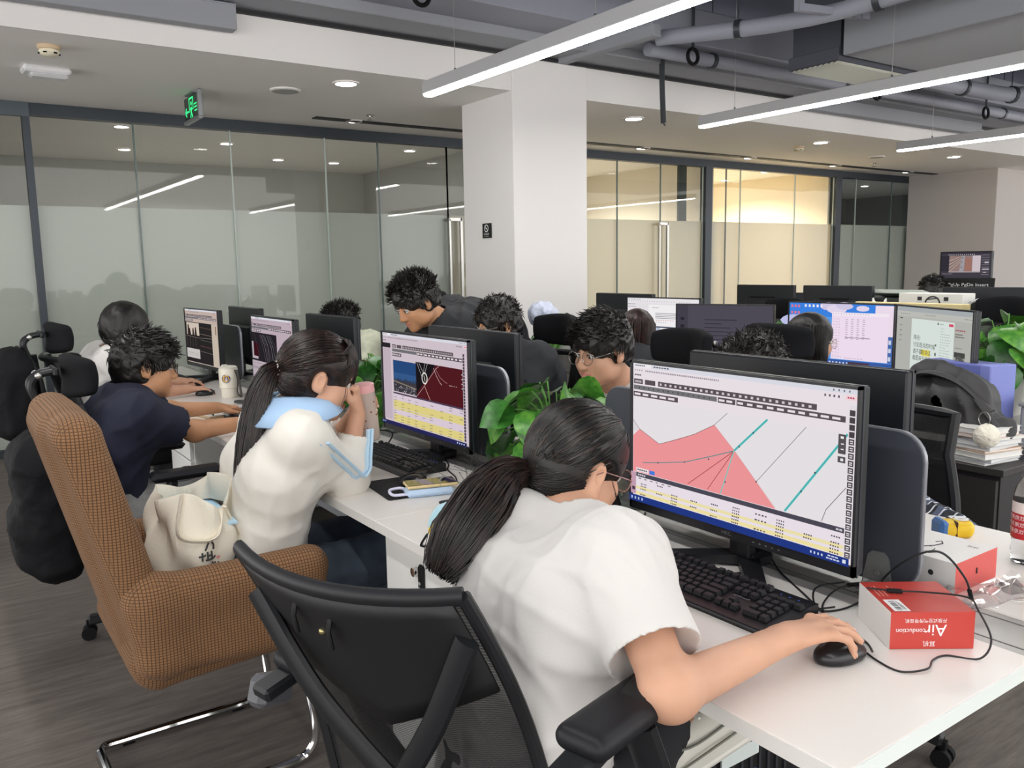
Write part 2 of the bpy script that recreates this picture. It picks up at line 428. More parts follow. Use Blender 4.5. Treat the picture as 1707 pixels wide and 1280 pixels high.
# ------------------------------------------------------------------ plenum: beams, ducts, pipes
def xbeam(nm, y0, y1, z0, z1, x0=XL, x1=XR, mt=plenum):
    return struct(nm, MB().box(((x0+x1)/2, (y0+y1)/2, (z0+z1)/2), (x1-x0, y1-y0, z1-z0), 0, bev=.008), mt)
struct('gap_shade_strip', MB().box(((XL+XR)/2, BY-.02, BZ+.012), (XR-XL, .05, .024)), slot)  # black strip stands in for the shaded gap above the bulkhead
xbeam('trim_beam_1', 4.98, BY+.02, BZ+.032, BZ+.16, mt=duct_m)
xbeam('trim_beam_2', 4.62, 5.0, BZ+.10, BZ+.36, mt=pipe_m)
xbeam('trim_beam_3', 3.2, 3.55, 3.2, SLAB, mt=plenum)
xbeam('trim_beam_4', 1.2, 1.5, 3.2, SLAB, mt=plenum)
# grey cable trunking on the bulkhead
def trunk(nm, lab, a, b, wd, hg, mt=duct_m):
    t = thing(nm, lab, 'cable trunking', (Vector(a)+Vector(b))/2)
    o = Vector(t.location)
    part(t, 'channel', MB().bar(Vector(a)-o, Vector(b)-o, wd, hg, 0, bev=.004), mt)
    part(t, 'cover_lip', MB().bar(Vector(a)-o+Vector((0, 0, hg/2)), Vector(b)-o+Vector((0, 0, hg/2)), wd+.012, .008), pipe_m)
    return t
trunk('cable_tray', 'grey steel cable tray fixed on the upper left bulkhead', (-3.5, BY-.08, 2.90), (1.68, BY-.08, 2.90), .09, .14)
trunk('cable_tray', 'short grey cable trunk poking out above the white column', (4.2, 5.3, 2.99), (4.35, 4.4, 3.02), .09, .08)
trunk('cable_tray', 'long grey cable trunk over the right bulkhead under the beams', (7.0, 5.2, 2.93), (10.4, 5.2, 2.93), .1, .14)
t = thing('hanging_strap', 'grey metal strip hanging from the beam over the right downlights', 'metal strip', (4.97, 4.97, 2.95))
part(t, 'strip', MB().tube(bez([(0, 0, .1), (.0, 0, -.1), (.02, 0, -.42)]), [.03]*17, 6, flat=.15), dgrey)
part(t, 'end_hook', MB().bar((.02, 0, -.42), (.03, -.01, -.44), .03, .012), dgrey)
# air duct with slatted diffuser
t = thing('air_duct', 'long grey air duct ending in a pale slatted diffuser', 'air duct', (6.0, 2.0, 2.85))
part(t, 'duct_body', MB().box((0, -.5, .2), (1.06, 4.4, .4), 0, bev=.006), duct_m)
part(t, 'diffuser_frame', MB().box((0, 1.94, .02), (1.08, .42, .09), 0, bev=.004).box((0, 1.94, .2), (1.0, .4, .3)), mat('duct_dark', '4b4d57', .8))
gm = mat('diffuser_metal', 'c9cabf', .5)
for i in range(9):
    part(t, 'slat', MB().bar((-.51, 1.76+i*.045, -.028), (.51, 1.76+i*.045, -.028), .028, .006, up=(0, .5, 1)), gm)
part(t, 'flange', MB().box((0, -.2, .2), (1.1, .03, .44)), pipe_m)
# pipes
def pipe(lab, pts, r, mt=pipe_m, n=12):
    t = thing('ceiling_pipe', lab, 'pipe', pts[0]); o = Vector(pts[0])
    P = bez([Vector(p)-o for p in pts], 5)
    part(t, 'tube', MB().tube(P, r, n), mt)
    for f in (.2, .5, .8):
        i = int(f*(len(P)-1)); d = (P[min(i+1, len(P)-1)]-P[max(i-1, 0)]).normalized()
        part(t, 'pipe_clamp', MB().tube([P[i]-d*.02, P[i]+d*.02], r*1.18, n), dgrey)
        part(t, 'hanger_rod', MB().tube([P[i], (P[i].x, P[i].y, max(SLAB-o.z, P[i].z+.05))], .005, 5), dgrey)
    return t
pipe('thick grey pipe slanting up beside the air duct', [(4.5, 4.55, 3.02), (4.95, 3.6, 3.0), (5.1, 2.4, 3.05), (5.1, .5, 3.1)], .055)
pipe('thin grey pipe running over the first hanging lamp', [(1.5, 4.3, 3.25), (3.4, 4.3, 3.22), (4.2, 4.1, 3.25), (4.3, 2.0, 3.3)], .035)
pipe('grey bent pipe at the upper right over the third lamp', [(7.2, 4.2, 3.0), (8.6, 4.15, 2.98), (9.0, 3.9, 3.0), (9.1, 2.5, 3.05)], .07)
pipe('long grey pipe along the beam above the right bulkhead', [(4.6, 4.75, 3.0), (7.0, 4.72, 2.99), (11.5, 4.7, 2.99)], .05)
pipe('second bent pipe stacked above the third lamp', [(8.0, 3.5, 3.15), (9.2, 3.45, 3.12), (9.8, 3.2, 3.12), (9.9, 1.5, 3.15)], .06)
wrap = mat('pipe_insulation_wrap', 'c9c9c9', .6, bump=(14, .8))
for i, (a, b_, r_) in enumerate((((4.75, 2.9, 3.33), (5.2, 2.8, 3.34), .07), ((5.5, 2.95, 3.33), (5.85, 2.8, 3.33), .07), ((4.86, 3.35, 3.13), (5.2, 3.25, 3.14), .05))):
    t = thing('insulated_pipe', ('white wrapped pipe piece highest beside the air duct', 'torn white wrapped pipe end nearest the duct side', 'small white wrapped pipe low beside the duct')[i], 'pipe', a)
    P = [Vector((0, 0, 0)).lerp(Vector(b_)-Vector(a), k/8) for k in range(9)]
    part(t, 'wrap', MB().tube(P, [r_*(1+.12*sin(k*2.1+i)) for k in range(9)], 12), wrap)
    part(t, 'pipe_core', MB().tube([P[0]-(P[8]-P[0])*.9, P[0]], r_*.8, 12), blackm)
# small round nozzles hanging on the beams
for i, (x, y, z) in enumerate(((2.6, 4.6, 3.02), (4.9, 4.58, 2.95), (7.35, 4.6, 2.93), (9.35, 4.6, 2.93))):
    t = thing('pipe_clamp_ring', ('dark round clamp under the beam above the left bulkhead', 'ring shaped pipe clamp left of the air duct', 'ring shaped clamp under the beam right of the duct', 'ring shaped clamp above the third lamp')[i], 'pipe clamp', (x, y, z))
    th = [2*pi*k/16 for k in range(17)]
    part(t, 'ring', MB().tube([(.055*cos(a), 0, .055*sin(a)) for a in th], .014, 8), blackm)
    part(t, 'hanger', MB().tube([(0, 0, .05), (0, 0, SLAB-z)], .012, 8), dgrey)
# square steel hanger frame
t = thing('pipe_hanger_frame', 'grey square steel hanger frame left of the air duct', 'hanger', (4.7, 3.5, 2.98))
part(t, 'post', MB().bar((0, 0, 0), (0, 0, .57), .045, .045), pipe_m); part(t, 'crossbar', MB().bar((-.02, 0, .02), (.55, -.12, .02), .045, .045), pipe_m)
part(t, 'post', MB().bar((.5, -.11, 0), (.5, -.11, .57), .045, .045), pipe_m)

# ------------------------------------------------------------------ small ceiling fittings
def smoke(x, y, lab, warm):
    t = thing('smoke_detector', lab, 'smoke detector', (x, y, CZ))
    part(t, 'base', MB().lathe([(.06, 0), (.06, -.02), (.052, -.024)], 20), mat('detector_base', 'cdb597' if warm else 'd8d5d0', .5))
    part(t, 'sensor', MB().lathe([(.05, -.022), (.055, -.04), (.045, -.052), (.02, -.06), (.001, -.061)], 20), mat('detector_head', 'e6dfc8' if warm else 'dedad2', .5))
    for k in range(6):
        a = k*pi/3; part(t, 'vent_slot', MB().box((.051*cos(a), .051*sin(a), -.044), (.012, .018, .007), 0, rot(0, 0, a)), blackm)
smoke(.73, 5.62, 'cream smoke detector with vents on the upper left soffit', True)
smoke(8.33, 6.15, 'small pale smoke detector beside a downlight right of the column', False)
t = thing('emergency_light', 'flat white emergency light under the cream smoke detector', 'emergency light', (.78, 6.22, CZ), .05)
part(t, 'housing', MB().box((0, 0, -.02), (.27, .15, .04), 0, bev=.012), mat('fitting_white', 'e4e4e6', .4)); part(t, 'lens', MB().box((.01, -.02, -.052), (.22, .1, .03), 0, bev=.014), mat('frosted_lens', 'd3d3d6', .25))
for x, y, l, r_ in ((2.3, 6.1, 'flat round white ceiling speaker right of the exit sign', .11), (10.05, 6.26, 'flat round ceiling speaker right of the column', .1)):
    t = thing('ceiling_speaker', l, 'speaker', (x, y, CZ))
    part(t, 'rim', MB().lathe([(r_, 0), (r_, -.008), (r_*.86, -.014)], 24, cap=False), soffit); part(t, 'grille', MB().lathe([(r_*.86, -.013), (.001, -.012)], 24, cap=False), mat('speaker_grille', 'a9a8a6', .6))
for x, y, l in ((3.27, 6.73, 'small chrome sprinkler head left of the column'), (10.7, 6.7, 'small chrome sprinkler head far right on the soffit')):
    t = thing('sprinkler', l, 'sprinkler', (x, y, CZ))
    part(t, 'escutcheon', MB().lathe([(.035, 0), (.03, -.01)], 14), chrome); part(t, 'deflector', MB().lathe([(.008, -.01), (.008, -.035), (.03, -.037), (.03, -.041)], 12), chrome)
# exit sign
t = thing('exit_sign', 'green lit exit sign with running figure hanging at the glass wall', 'exit sign', (1.76, 6.56, CZ))
part(t, 'frame', MB().box((0, -.195, -.095), (.03, .03, .19), 0, bev=.004).box((0, 0, -.19), (.03, .4, .022)).box((0, -.0, -.005), (.05, .2, .01)), mat('sign_frame', '8b8d90', .4, .5))
part(t, 'panel', MB().box((0, 0, -.1), (.016, .37, .165)), mat('sign_panel', '1d2a22', .3))
gmt = emit('sign_green', (.05, .95, .28), 1.3, True)
fn = lambda u, v, q: Vector((-.0085-q, -u, -.1+v))
sg = MB()
def sbar(a, b_, wd):
    a = Vector(a); b_ = Vector(b_); d = (b_-a).normalized(); n_ = Vector((-d.y, d.x))*wd/2
    sg.prism([tuple(a+n_), tuple(a-n_), tuple(b_-n_), tuple(b_+n_)], 0, .001, fn)
for a, b_, w_ in (((-.05, -.03), (-.05, .07), .012), ((-.056, .066), (.056, .066), .012), ((.05, .07), (.05, -.02), .012),
                  ((0, .0), (-.005, -.03), .026), ((-.005, -.03), (.025, -.07), .014), ((-.005, -.03), (-.03, -.07), .014), ((.0, .0), (.03, -.015), .01), ((0, 0), (-.028, -.012), .01),
                  ((-.16, -.02), (-.08, -.02), .014), ((-.16, -.02), (-.13, .01), .014), ((-.16, -.02), (-.13, -.05), .014), ((.08, -.01), (.15, -.01), .009), ((.08, .012), (.15, .012), .009), ((.085, -.035), (.15, -.035), .009)):
    sbar(a, b_, w_)
sg.prism([(.004+.015*cos(k*pi/6), .028+.015*sin(k*pi/6)) for k in range(12)], 0, .001, fn)
part(t, 'pictogram', sg, gmt, smooth=False)
# sign on the column
t = thing('door_plate', 'small black plate with white round symbol on the column', 'sign', (3.728, 5.65, 1.7))
part(t, 'plate', MB().box((0, 0, 0), (.012, .12, .115), 0, bev=.002), black)
lw = mat('print_white', 'e8e8e8', .6)
pm = MB()
f2 = lambda u, v, q=0: Vector((-.0068-q, -u, v))
for k in range(16):
    a, b_ = 2*pi*k/16, 2*pi*(k+1)/16
    pm.quad(f2(.03*cos(a), .018+.03*sin(a)), f2(.03*cos(b_), .018+.03*sin(b_)), f2(.023*cos(b_), .018+.023*sin(b_)), f2(.023*cos(a), .018+.023*sin(a)))
pm.quad(f2(-.02, .034), f2(-.016, .038), f2(.02, .002), f2(.016, -.002)); pm.quad(f2(-.012, .02), f2(.012, .02), f2(.012, .014), f2(-.012, .014))
put_text(pm, '禁止吸烟', .017, lambda x, y: f2(x, y-.028)); put_text(pm, 'NO SMOKING', .010, lambda x, y: f2(x, y-.044))
part(t, 'symbol', pm, lw, smooth=False)
# ------------------------------------------------------------------ desks
DZ = .75
desk_w = mat('desk_laminate', 'e9e4df', .28, bump=(220, .02))
edge_m = mat('desk_edge_band', 'dcdad6', .4)
edge_t = mat('desk_end_band', 'e9f0ec', .35)
gut_m = mat('cable_gutter_alu', 'b3b3b0', .35, .6)
leg_m = mat('desk_leg_white', 'd9d9d8', .4)
X0, X1, XC = .938, 2.135, 1.553
def desk_pair(y0, y1, lab, first=False):
    t = thing('double_desk', lab, 'desk', (XC, (y0+y1)/2, 0), 0, 'white double desks of the near row')
    h = (y1-y0)/2-.0008
    for sx, nm in ((-1, 'desktop'), (1, 'desktop')):
        a, b_ = (X0-XC, -.075) if sx < 0 else (.075, X1-XC)
        part(t, nm, MB().box(((a+b_)/2, 0, DZ-.0135), (b_-a, 2*h, .027), 0, bev=.002), desk_w)
        part(t, 'edge_band', MB().box((a-.0006 if sx < 0 else b_+.0006, 0, DZ-.0135), (.0015, 2*h, .025)), edge_m)
    if first:
        part(t, 'end_band', MB().box((0, -h-.001, DZ-.0135), (X1-X0, .002, .026)), edge_t)
    part(t, 'cable_gutter', MB().box((0, 0, DZ-.0145), (.15, 2*h, .025), 0, bev=.002), gut_m)
    for k in (-1, 1): part(t, 'gutter_groove', MB().box((k*.05, 0, DZ-.0018), (.004, 2*h, .001)), mat('groove_dark', '6d6d6b', .6))
    part(t, 'cable_tray', MB().box((0, .3 if first else 0, .63), (.2, 2*h-(.75 if first else .1), .11), 0), leg_m)
    for yy in (-h+(.80 if first else .12), h-.12):
        part(t, 'frame_leg', MB().box((-.42, yy, .36), (.05, .05, .72)).box((.42, yy, .36), (.05, .05, .72)).box((0, yy, .70), (.86, .05, .04)).box((0, yy, .03), (.86, .05, .04)), leg_m)
    part(t, 'modesty_panel', MB().box((-.0, .2 if first else 0, .42), (.018, 2*h-(.8 if first else .3), .36)), mat('grey_panel', '9a9da2', .5))
    return t
DY = [.592, 2.0, 3.41, 4.82, 6.23]
desk_pair(DY[0], DY[1], 'white double desk with the big pink map screen on it', True)
desk_pair(DY[1], DY[2], 'white double desk with the yellow table screen and phone on it')
desk_pair(DY[2], DY[3], 'white double desk under the two leaning young men\'s arms')
desk_pair(DY[3], DY[4], 'white double desk farthest down the near row')

# privacy screens clipped along the middle
scr_m = mat('privacy_screen', '3a3d46', .38)
rim_m = mat('screen_rim', '8e9096', .3, .4)
clear = bpy.data.materials.new('clear_acrylic'); clear.use_nodes = True
_b = clear.node_tree.nodes['Principled BSDF']; _b.inputs['Transmission Weight'].default_value = .85; _b.inputs['Roughness'].default_value = .15; _b.inputs['Base Color'].default_value = (.9, .92, .93, 1)
def privacy(y0, y1, lab):
    t = thing('privacy_screen', lab, 'desk divider', (XC, (y0+y1)/2, DZ), 0, 'desk dividers of the near row')
    h = (y1-y0)/2
    P = rrect(-h, .02, h, .335, .055, 6); fn = lambda u, v, q: Vector((q, u, v))
    part(t, 'panel', MB().prism(P, -.009, .009, fn), scr_m)
    mb = MB(); n = len(P); P2 = rrect(-h-.003, .017, h+.003, .338, .058, 6)
    mb.prism(P2, -.0045, .0045, fn); part(t, 'rim', mb, rim_m)
    for y in (-h+.08, h-.08):
        mb = MB().prism([(-.035, 0), (.035, 0), (.022, .075), (.012, .085), (-.012, .085), (-.022, .075)], -.016, -.011, lambda u, v, q: Vector((q, u+y, v)))
        mb.prism([(-.035, 0), (.035, 0), (.022, .075), (.012, .085), (-.012, .085), (-.022, .075)], .011, .016, lambda u, v, q: Vector((q, u+y, v)))
        mb.box((0, y, .003), (.06, .075, .006))
        c = part(t, 'clip', mb, clear)
        part(c, 'screw', MB().lathe([(.006, 0), (.006, .003)], 8, c=(-.016, y, .04), R=rot(0, -pi/2, 0)), steel)
    return t
privacy(.838, 1.756, 'dark grey desk divider behind the big pink map screen')
privacy(2.248, 3.166, 'dark grey desk divider behind the yellow table screen')
privacy(3.66, 4.575, 'dark grey desk divider hidden behind the ponytailed woman')
privacy(5.07, 5.985, 'dark grey desk divider beside the farthest screen of the near row')

# ------------------------------------------------------------------ screens' pictures: flat coloured panels
class UI:
    def __init__(s, w, h): s.w = w; s.h = h; s.mb = MB(); s.mats = []; s.lay = 0
    def mi(s, c, e=.92):
        m = px(c, e)
        if m not in s.mats: s.mats.append(m)
        return s.mats.index(m)
    def p(s, u, v):
        return Vector(((u-.5)*s.w, -s.lay*.00012, (.5-v)*s.h))
    def rect(s, u0, v0, u1, v1, c, e=.92):
        m = s.mi(c, e); s.lay += 1
        s.mb.quad(s.p(u0, v1), s.p(u1, v1), s.p(u1, v0), s.p(u0, v0), m); return s
    def poly(s, pts, c, e=.92):
        m = s.mi(c, e); s.lay += 1
        s.mb.add([s.p(*q) for q in pts], [tuple(range(len(pts)))], m)
    def many(s, rects, c, e=.92):
        m = s.mi(c, e); s.lay += 1
        for (u0, v0, u1, v1) in rects: s.mb.quad(s.p(u0, v1), s.p(u1, v1), s.p(u1, v0), s.p(u0, v0), m)
    def line(s, pts, c, wd=.003, e=.92):
        m = s.mi(c, e); s.lay += 1
        for (a, b_) in zip(pts[:-1], pts[1:]):
            ax, ay, bx, by = a[0]*s.w, a[1]*s.h, b_[0]*s.w, b_[1]*s.h
            L_ = math.hypot(bx-ax, by-ay) or 1; nx, ny = -(by-ay)/L_*wd*s.h/2, (bx-ax)/L_*wd*s.h/2
            q = [((ax+nx)/s.w, (ay+ny)/s.h), ((ax-nx)/s.w, (ay-ny)/s.h), ((bx-nx)/s.w, (by-ny)/s.h), ((bx+nx)/s.w, (by+ny)/s.h)]
            s.mb.add([s.p(*k) for k in q], [(0, 1, 2, 3)], m)
    def dots(s, u0, v0, u1, v1, n, fill, c, rnd=0, e=.92):
        """a row of n little word marks"""
        d = (u1-u0)/n
        s.many([(u0+i*d, v0, u0+i*d+d*fill*(1-rnd*random.random()), v1) for i in range(n)], c, e)
    def text(s, u, v, body, size, c, ax='LEFT', e=.92, sx=1):
        m = s.mi(c, e); s.lay += 1; o = s.p(u, v)
        put_text(s.mb, body, size*s.h, lambda x, y: o+Vector((x, 0, y)), m, sx, ax)
def chrome_ui(u, base='efe6ec', e=.92):
    u.rect(0, 0, 1, 1, base, e)
    u.rect(0, 0, 1, .03, 'dfe0ea', e); u.rect(.005, .004, .1, .03, 'f6f2f6', e)
    u.dots(.012, .012, .07, .02, 5, .7, '55555f'); u.dots(.115, .012, .2, .02, 6, .75, '55555f'); u.dots(.91, .01, .985, .022, 4, .25, '6a6a72')
    u.dots(.01, .045, .06, .055, 4, .35, '77777f'); u.dots(.07, .045, .45, .056, 40, .72, '9a929c', .3)
    u.rect(.955, .038, .995, .064, 'f7d9df'); u.dots(.962, .046, .988, .056, 3, .7, 'c2506a'); u.dots(.88, .044, .945, .058, 4, .4, '6e6570')
    u.dots(.01, .078, .05, .088, 3, .8, '6e6570')
def toolbars(u, x0, ya, x1=.855):
    dk = '5d5358'
    u.rect(x0, ya, x0+.05, ya+.035, dk); u.rect(x0+.062, ya, x0+.12, ya+.035, dk); u.rect(x0+.135, ya, x1, ya+.035, dk)
    u.dots(x0+.008, ya+.01, x0+.045, ya+.026, 4, .7, 'cfc6cc'); u.dots(x0+.145, ya+.011, x1-.005, ya+.026, 27, .45, 'd8d0d6', .2)
    u.rect(x0, ya+.045, .44, ya+.077, '77767a'); u.dots(x0+.03, ya+.055, .43, ya+.066, 15, .2, '3e3b40', .4)
    u.rect(.445, ya+.045, .525, ya+.08, dk); u.rect(.53, ya+.045, .96, ya+.08, dk)
    u.dots(.45, ya+.056, .52, ya+.07, 2, .75, 'ece4ea'); u.dots(.535, ya+.056, .955, ya+.07, 10, .72, 'ece4ea', .25)
    u.rect(x0, ya+.09, .25, ya+.125, dk); u.dots(x0+.006, ya+.1, .245, ya+.115, 5, .75, 'ece4ea', .3)
def ui_map(w, h):
    u = UI(w, h); chrome_ui(u); toolbars(u, .007, .112)
    u.rect(.005, .25, .972, .79, 'ece7ea')
    u.poly([(.005, .41), (.043, .471), (.005, .5)], 'e2dde1')
    pk = 'f49a9d'
    u.poly([(.006, .528), (.043, .471), (.154, .55), (.154, .79), (.006, .79)], pk)
    u.poly([(.154, .55), (.337, .429), (.433, .341), (.527, .482), (.708, .79), (.154, .79)], pk)
    u.line([(.005, .41), (.043, .471), (.154, .55), (.25, .49), (.337, .429), (.433, .341), (.492, .25)], '5a4a50', .003)
    u.line([(.063, .712), (.15, .685), (.29, .634), (.41, .56), (.527, .484)], '7d9296', .007)
    u.line([(.527, .484), (.307, .78)], '9c2630', .004); u.line([(.527, .484), (.405, .78)], '9c2630', .004)
    u.line([(.433, .341), (.527, .482), (.708, .782)], 'd79a9c', .002)
    for a, b_ in (((.667, .247), (.527, .482)), ((.971, .253), (.747, .785))):
        u.line([a, b_], '3fc9c6', .014); u.line([a, b_], '6fa3a5', .004)
    u.line([(.527, .482), (.468, .785)], '86c9c2', .008)
    u.line([(.821, .253), (.627, .648)], '8f878c', .004); u.line([(.973, .557), (.905, .71), (.89, .785)], '6f676c', .004)
    u.many([(x-.003, y-.005, x+.003, y+.005) for x, y in ((.15, .685), (.29, .634), (.41, .575), (.55, .45), (.61, .345), (.627, .648), (.86, .51), (.81, .64), (.49, .7))], '46525a')
    u.many([(.94, .258, .967, .37), (.94, .385, .967, .42)], '5a5558'); u.dots(.948, .27, .975, .283, 1, .4, 'f2f2f2'); u.dots(.95, .31, .975, .316, 1, .4, 'f2f2f2'); u.dots(.95, .34, .975, .346, 1, .4, 'f2f2f2'); u.dots(.95, .395, .975, .41, 1, .4, 'f2f2f2')
    u.rect(.974, .09, 1, .95, 'e9e2e8')
    u.many([(.977, .115+i*.0405, .996, .115+i*.0405+.033) for i in range(21)], '4c474b')
    u.many([(.981, .123+i*.0405, .992, .13+i*.0405) for i in range(4, 21)] + [(.981, .135+i*.0405, .992, .141+i*.0405) for i in range(4, 21)], 'e4dde2')
    u.rect(.03, .755, .1, .782, 'f4eef2'); u.rect(.105, .755, .135, .782, '4a7de0'); u.dots(.036, .763, .095, .774, 5, .75, '6a6268')
    u.rect(.03, .79, .974, .82, '4d4b57'); u.dots(.04, .799, .085, .811, 4, .8, 'cfc9d2'); u.dots(.945, .799, .97, .811, 2, .8, 'cfc9d2')
    u.rect(0, .79, .03, .952, 'c7a0b4'); u.rect(.008, .9, .024, .925, '4a3c48')
    u.rect(.03, .82, .974, .952, 'efe5ee'); u.rect(.03, .89, .974, .91, 'f2e6ae'); u.rect(.03, .928, .974, .952, 'f4e6a8')
    u.dots(.045, .826, .24, .834, 6, .5, '8f868e', .4)
    for v in (.845, .863, .880, .9, .918, .938):
        for i, x in enumerate((.06, .15, .23, .33, .43, .53, .63, .72, .83, .93)):
            if i in (5, 7) or random.random() < .62: u.dots(x, v, x+.035+.02*(i == 6), v+.009, 4, .7, '5b5159', .3)
    u.rect(0, .952, 1, 1, '243a86'); u.dots(.012, .966, .09, .985, 4, .4, 'b9c8ee'); u.dots(.86, .968, .915, .982, 4, .4, 'd5dcf2'); u.dots(.925, .962, .965, .97, 3, .8, 'd5dcf2'); u.dots(.92, .978, .97, .986, 4, .8, 'd5dcf2'); u.rect(.978, .964, .99, .985, 'e4e8f6')
    return u
def ui_red(w, h):
    u = UI(w, h); e = .85; chrome_ui(u, 'dccdd6', e); u.rect(0, .11, .105, .16, '2f2a2d', e); u.rect(0, .16, .105, .95, 'cdbcc8', e); toolbars(u, .13, .118, .85)
    u.rect(.14, .285, .43, .42, '2c5187', .8); u.rect(.14, .42, .43, .5, '3a6196', .8); u.rect(.14, .5, .43, .625, '4a4650', .7)
    u.many([(.145+.0135*i, .5-.03*random.random()-.005, .156+.0135*i, .505) for i in range(21)], '3b4558', .7)
    u.poly([(.14, .505), (.43, .55), (.43, .565), (.14, .52)], '8d8277', .8);
    u.many([(x, y, x+.008, y+.012) for x, y in [(.16+.25*random.random(), .545+.07*random.random()) for _ in range(34)]], 'b9b6b8', .8)
    u.many([(x, y, x+.01, y+.008) for x, y in [(.15+.27*random.random(), .53+.085*random.random()) for _ in range(30)]], '2a2830', .8)
    u.rect(.43, .265, .965, .64, '5b1f26', .75); u.poly([(.43, .265), (.66, .265), (.6, .38), (.5, .5), (.43, .6)], '1f1a1e', .8)
    for a, b_ in (((.445, .27), (.505, .42)), ((.47, .27), (.525, .38)), ((.54, .27), (.52, .37)), ((.57, .27), (.54, .36))): u.line([a, b_], 'e6e2e4', .004)
    u.line([(.44, .62), (.53, .5), (.66, .31), (.7, .27)], 'd9b9bc', .004); u.line([(.53, .5), (.6, .65)], 'dfae9a', .007)
    u.line([(.64, .3), (.67, .37), (.705, .43), (.73, .455)], 'e6c9cc', .005); u.line([(.66, .3), (.71, .38), (.77, .42), (.79, .425)], 'c98e95', .004)
    th = [2*pi*k/16 for k in range(17)]
    u.line([(.535+.03*cos(a), .42+.055*sin(a)) for a in th], 'e9e6dc', .016); u.line([(.53, .39), (.54, .45)], 'e9e6dc', .01)
    u.dots(.81, .44, .9, .446, 5, .7, 'd6b5b8', .4); u.many([(.94, .31+.045*i, .95, .318+.045*i) for i in range(4)], 'f0f0f0')
    u.rect(.14, .635, .965, .652, '54465c', e)
    u.rect(.14, .652, .975, .955, 'e6d6e3', e); u.many([(.14, .72, .975, .80), (.14, .805, .6, .822), (.14, .875, .975, .955)], 'ebdc8e', e)
    for v in (.66, .685, .715, .745, .775, .805, .83, .855, .885, .915, .94):
        for x in (.155, .25, .33, .42, .51, .6, .71, .81, .92):
            if random.random() < .6: u.dots(x, v, x+.035, v+.007, 3, .7, '584f58', .3)
    u.rect(.975, .1, 1, .955, 'd5c5d0', e); u.many([(.979, .11+i*.03, .996, .134+i*.03) for i in range(28)], '4c4248')
    u.rect(0, .957, 1, 1, '2c2d5e', .8); u.dots(.012, .97, .06, .985, 3, .4, 'b9c8ee'); u.dots(.9, .97, .99, .985, 4, .5, 'b9c8ee')
    return u
def ui_lines(w, h):
    u = UI(w, h); e = .72; chrome_ui(u, 'd8c4d0', e); toolbars(u, .01, .1, .743)
    u.rect(0, .235, .628, .67, '2b262c', .8); u.rect(.05, .4, .17, .6, '3c141b'); u.line([(.07, .25), (.19, .6)], '6d5a60', .005)
    for i in range(9):
        x = .2+.035*i+.02*random.random()
        u.line([(x, .26), (x+.07+.04*random.random(), .42), (x+.12+.05*random.random(), .66)], 'a9a6ac' if i % 2 else '76737a', .005)
    u.rect(.01, .38, .05, .6, 'cfc3cc', e); u.rect(.01, .6, .16, .64, 'cfc3cc', e)
    u.rect(0, .67, 1, .955, 'd2c3cd', e); u.rect(0, .75, 1, .8, 'c5b5bf', e); u.dots(.03, .7, .5, .71, 9, .4, '6d6168', .3); u.dots(.03, .77, .6, .78, 12, .4, '6d6168', .3); u.dots(.03, .9, .7, .925, 14, .5, 'b3a3ae', .3)
    u.rect(.97, .3, 1, .95, 'd0bfca', e); u.many([(.96, .36, .985, .39), (.86, .52, .88, .56)], '4c4248')
    u.rect(0, .957, 1, 1, '24243f', .7); return u
def ui_dark(w, h):
    u = UI(w, h); e = .72; chrome_ui(u, 'dcc8bd', e); toolbars(u, .01, .095, .84)
    u.rect(.01, .237, .825, .985, '2f2b2c', .8); u.rect(.045, .25, .44, .478, 'e2d3c4', .8)
    for x, y0 in ((.1, .3), (.14, .37), (.25, .36), (.33, .34)): u.poly([(x-.03, .478), (x-.02, y0), (x+.015, y0-.02), (x+.035, .478)], '3a2f2c', .8)
    for v, c in ((.32, '8a6a5a'), (.44, 'a08f86'), (.55, '6f7c78'), (.66, '85605a'), (.76, '8d857e')): u.line([(.46, v), (.82, v+.015)], c, .005)
    u.line([(.02, .5), (.4, .52), (.82, .5)], '9a8f88', .005); u.many([(.05+.09*i, .52, .055+.09*i, .7) for i in range(4)], '6a6460')
    u.rect(.02, .735, .43, .91, 'd9d5d2', .8); u.dots(.07, .81, .4, .825, 7, .5, '8b8580', .4); u.dots(.07, .85, .4, .86, 6, .5, '8b8580', .4)
    u.rect(.825, .237, .985, .985, 'e3d3c2', e); u.many([(.93, .27, .955, .42)], '7b5a44')
    return u
def ui_doc(w, h):
    u = UI(w, h); u.rect(0, 0, 1, 1, 'eae6ea'); u.rect(0, 0, 1, .09, 'f0ecef'); u.dots(.01, .02, .2, .032, 9, .5, '8d898f'); u.dots(.02, .055, .9, .067, 26, .35, 'a29ea4', .3)
    u.dots(.01, .11, .12, .125, 4, .7, '9a969c'); u.dots(.01, .16, .13, .172, 4, .7, '9a969c')
    u.rect(.31, .12, .83, .97, 'f8f5f7'); u.dots(.37, .17, .46, .18, 4, .7, '5f5b60'); u.many([(.41, .27+.03*i, .7+.03*(i % 2), .28+.03*i) for i in range(4)], '7f7a80'); u.dots(.42, .4, .68, .41, 8, .7, 'c98d93', .3); u.dots(.38, .44, .58, .45, 6, .7, 'b7b2b8', .3)
    u.rect(.38, .52, .74, .545, '4a5266'); u.rect(.38, .545, .48, .8, 'b9c2d6'); u.many([(.38, .58+.045*i, .74, .584+.045*i) for i in range(6)], 'c5ccd9'); u.many([(.40, .6+.06*i, .46, .61+.06*i) for i in range(4)], '6c7387'); u.dots(.5, .57, .72, .58, 6, .5, '9aa3ba', .3)
    return u
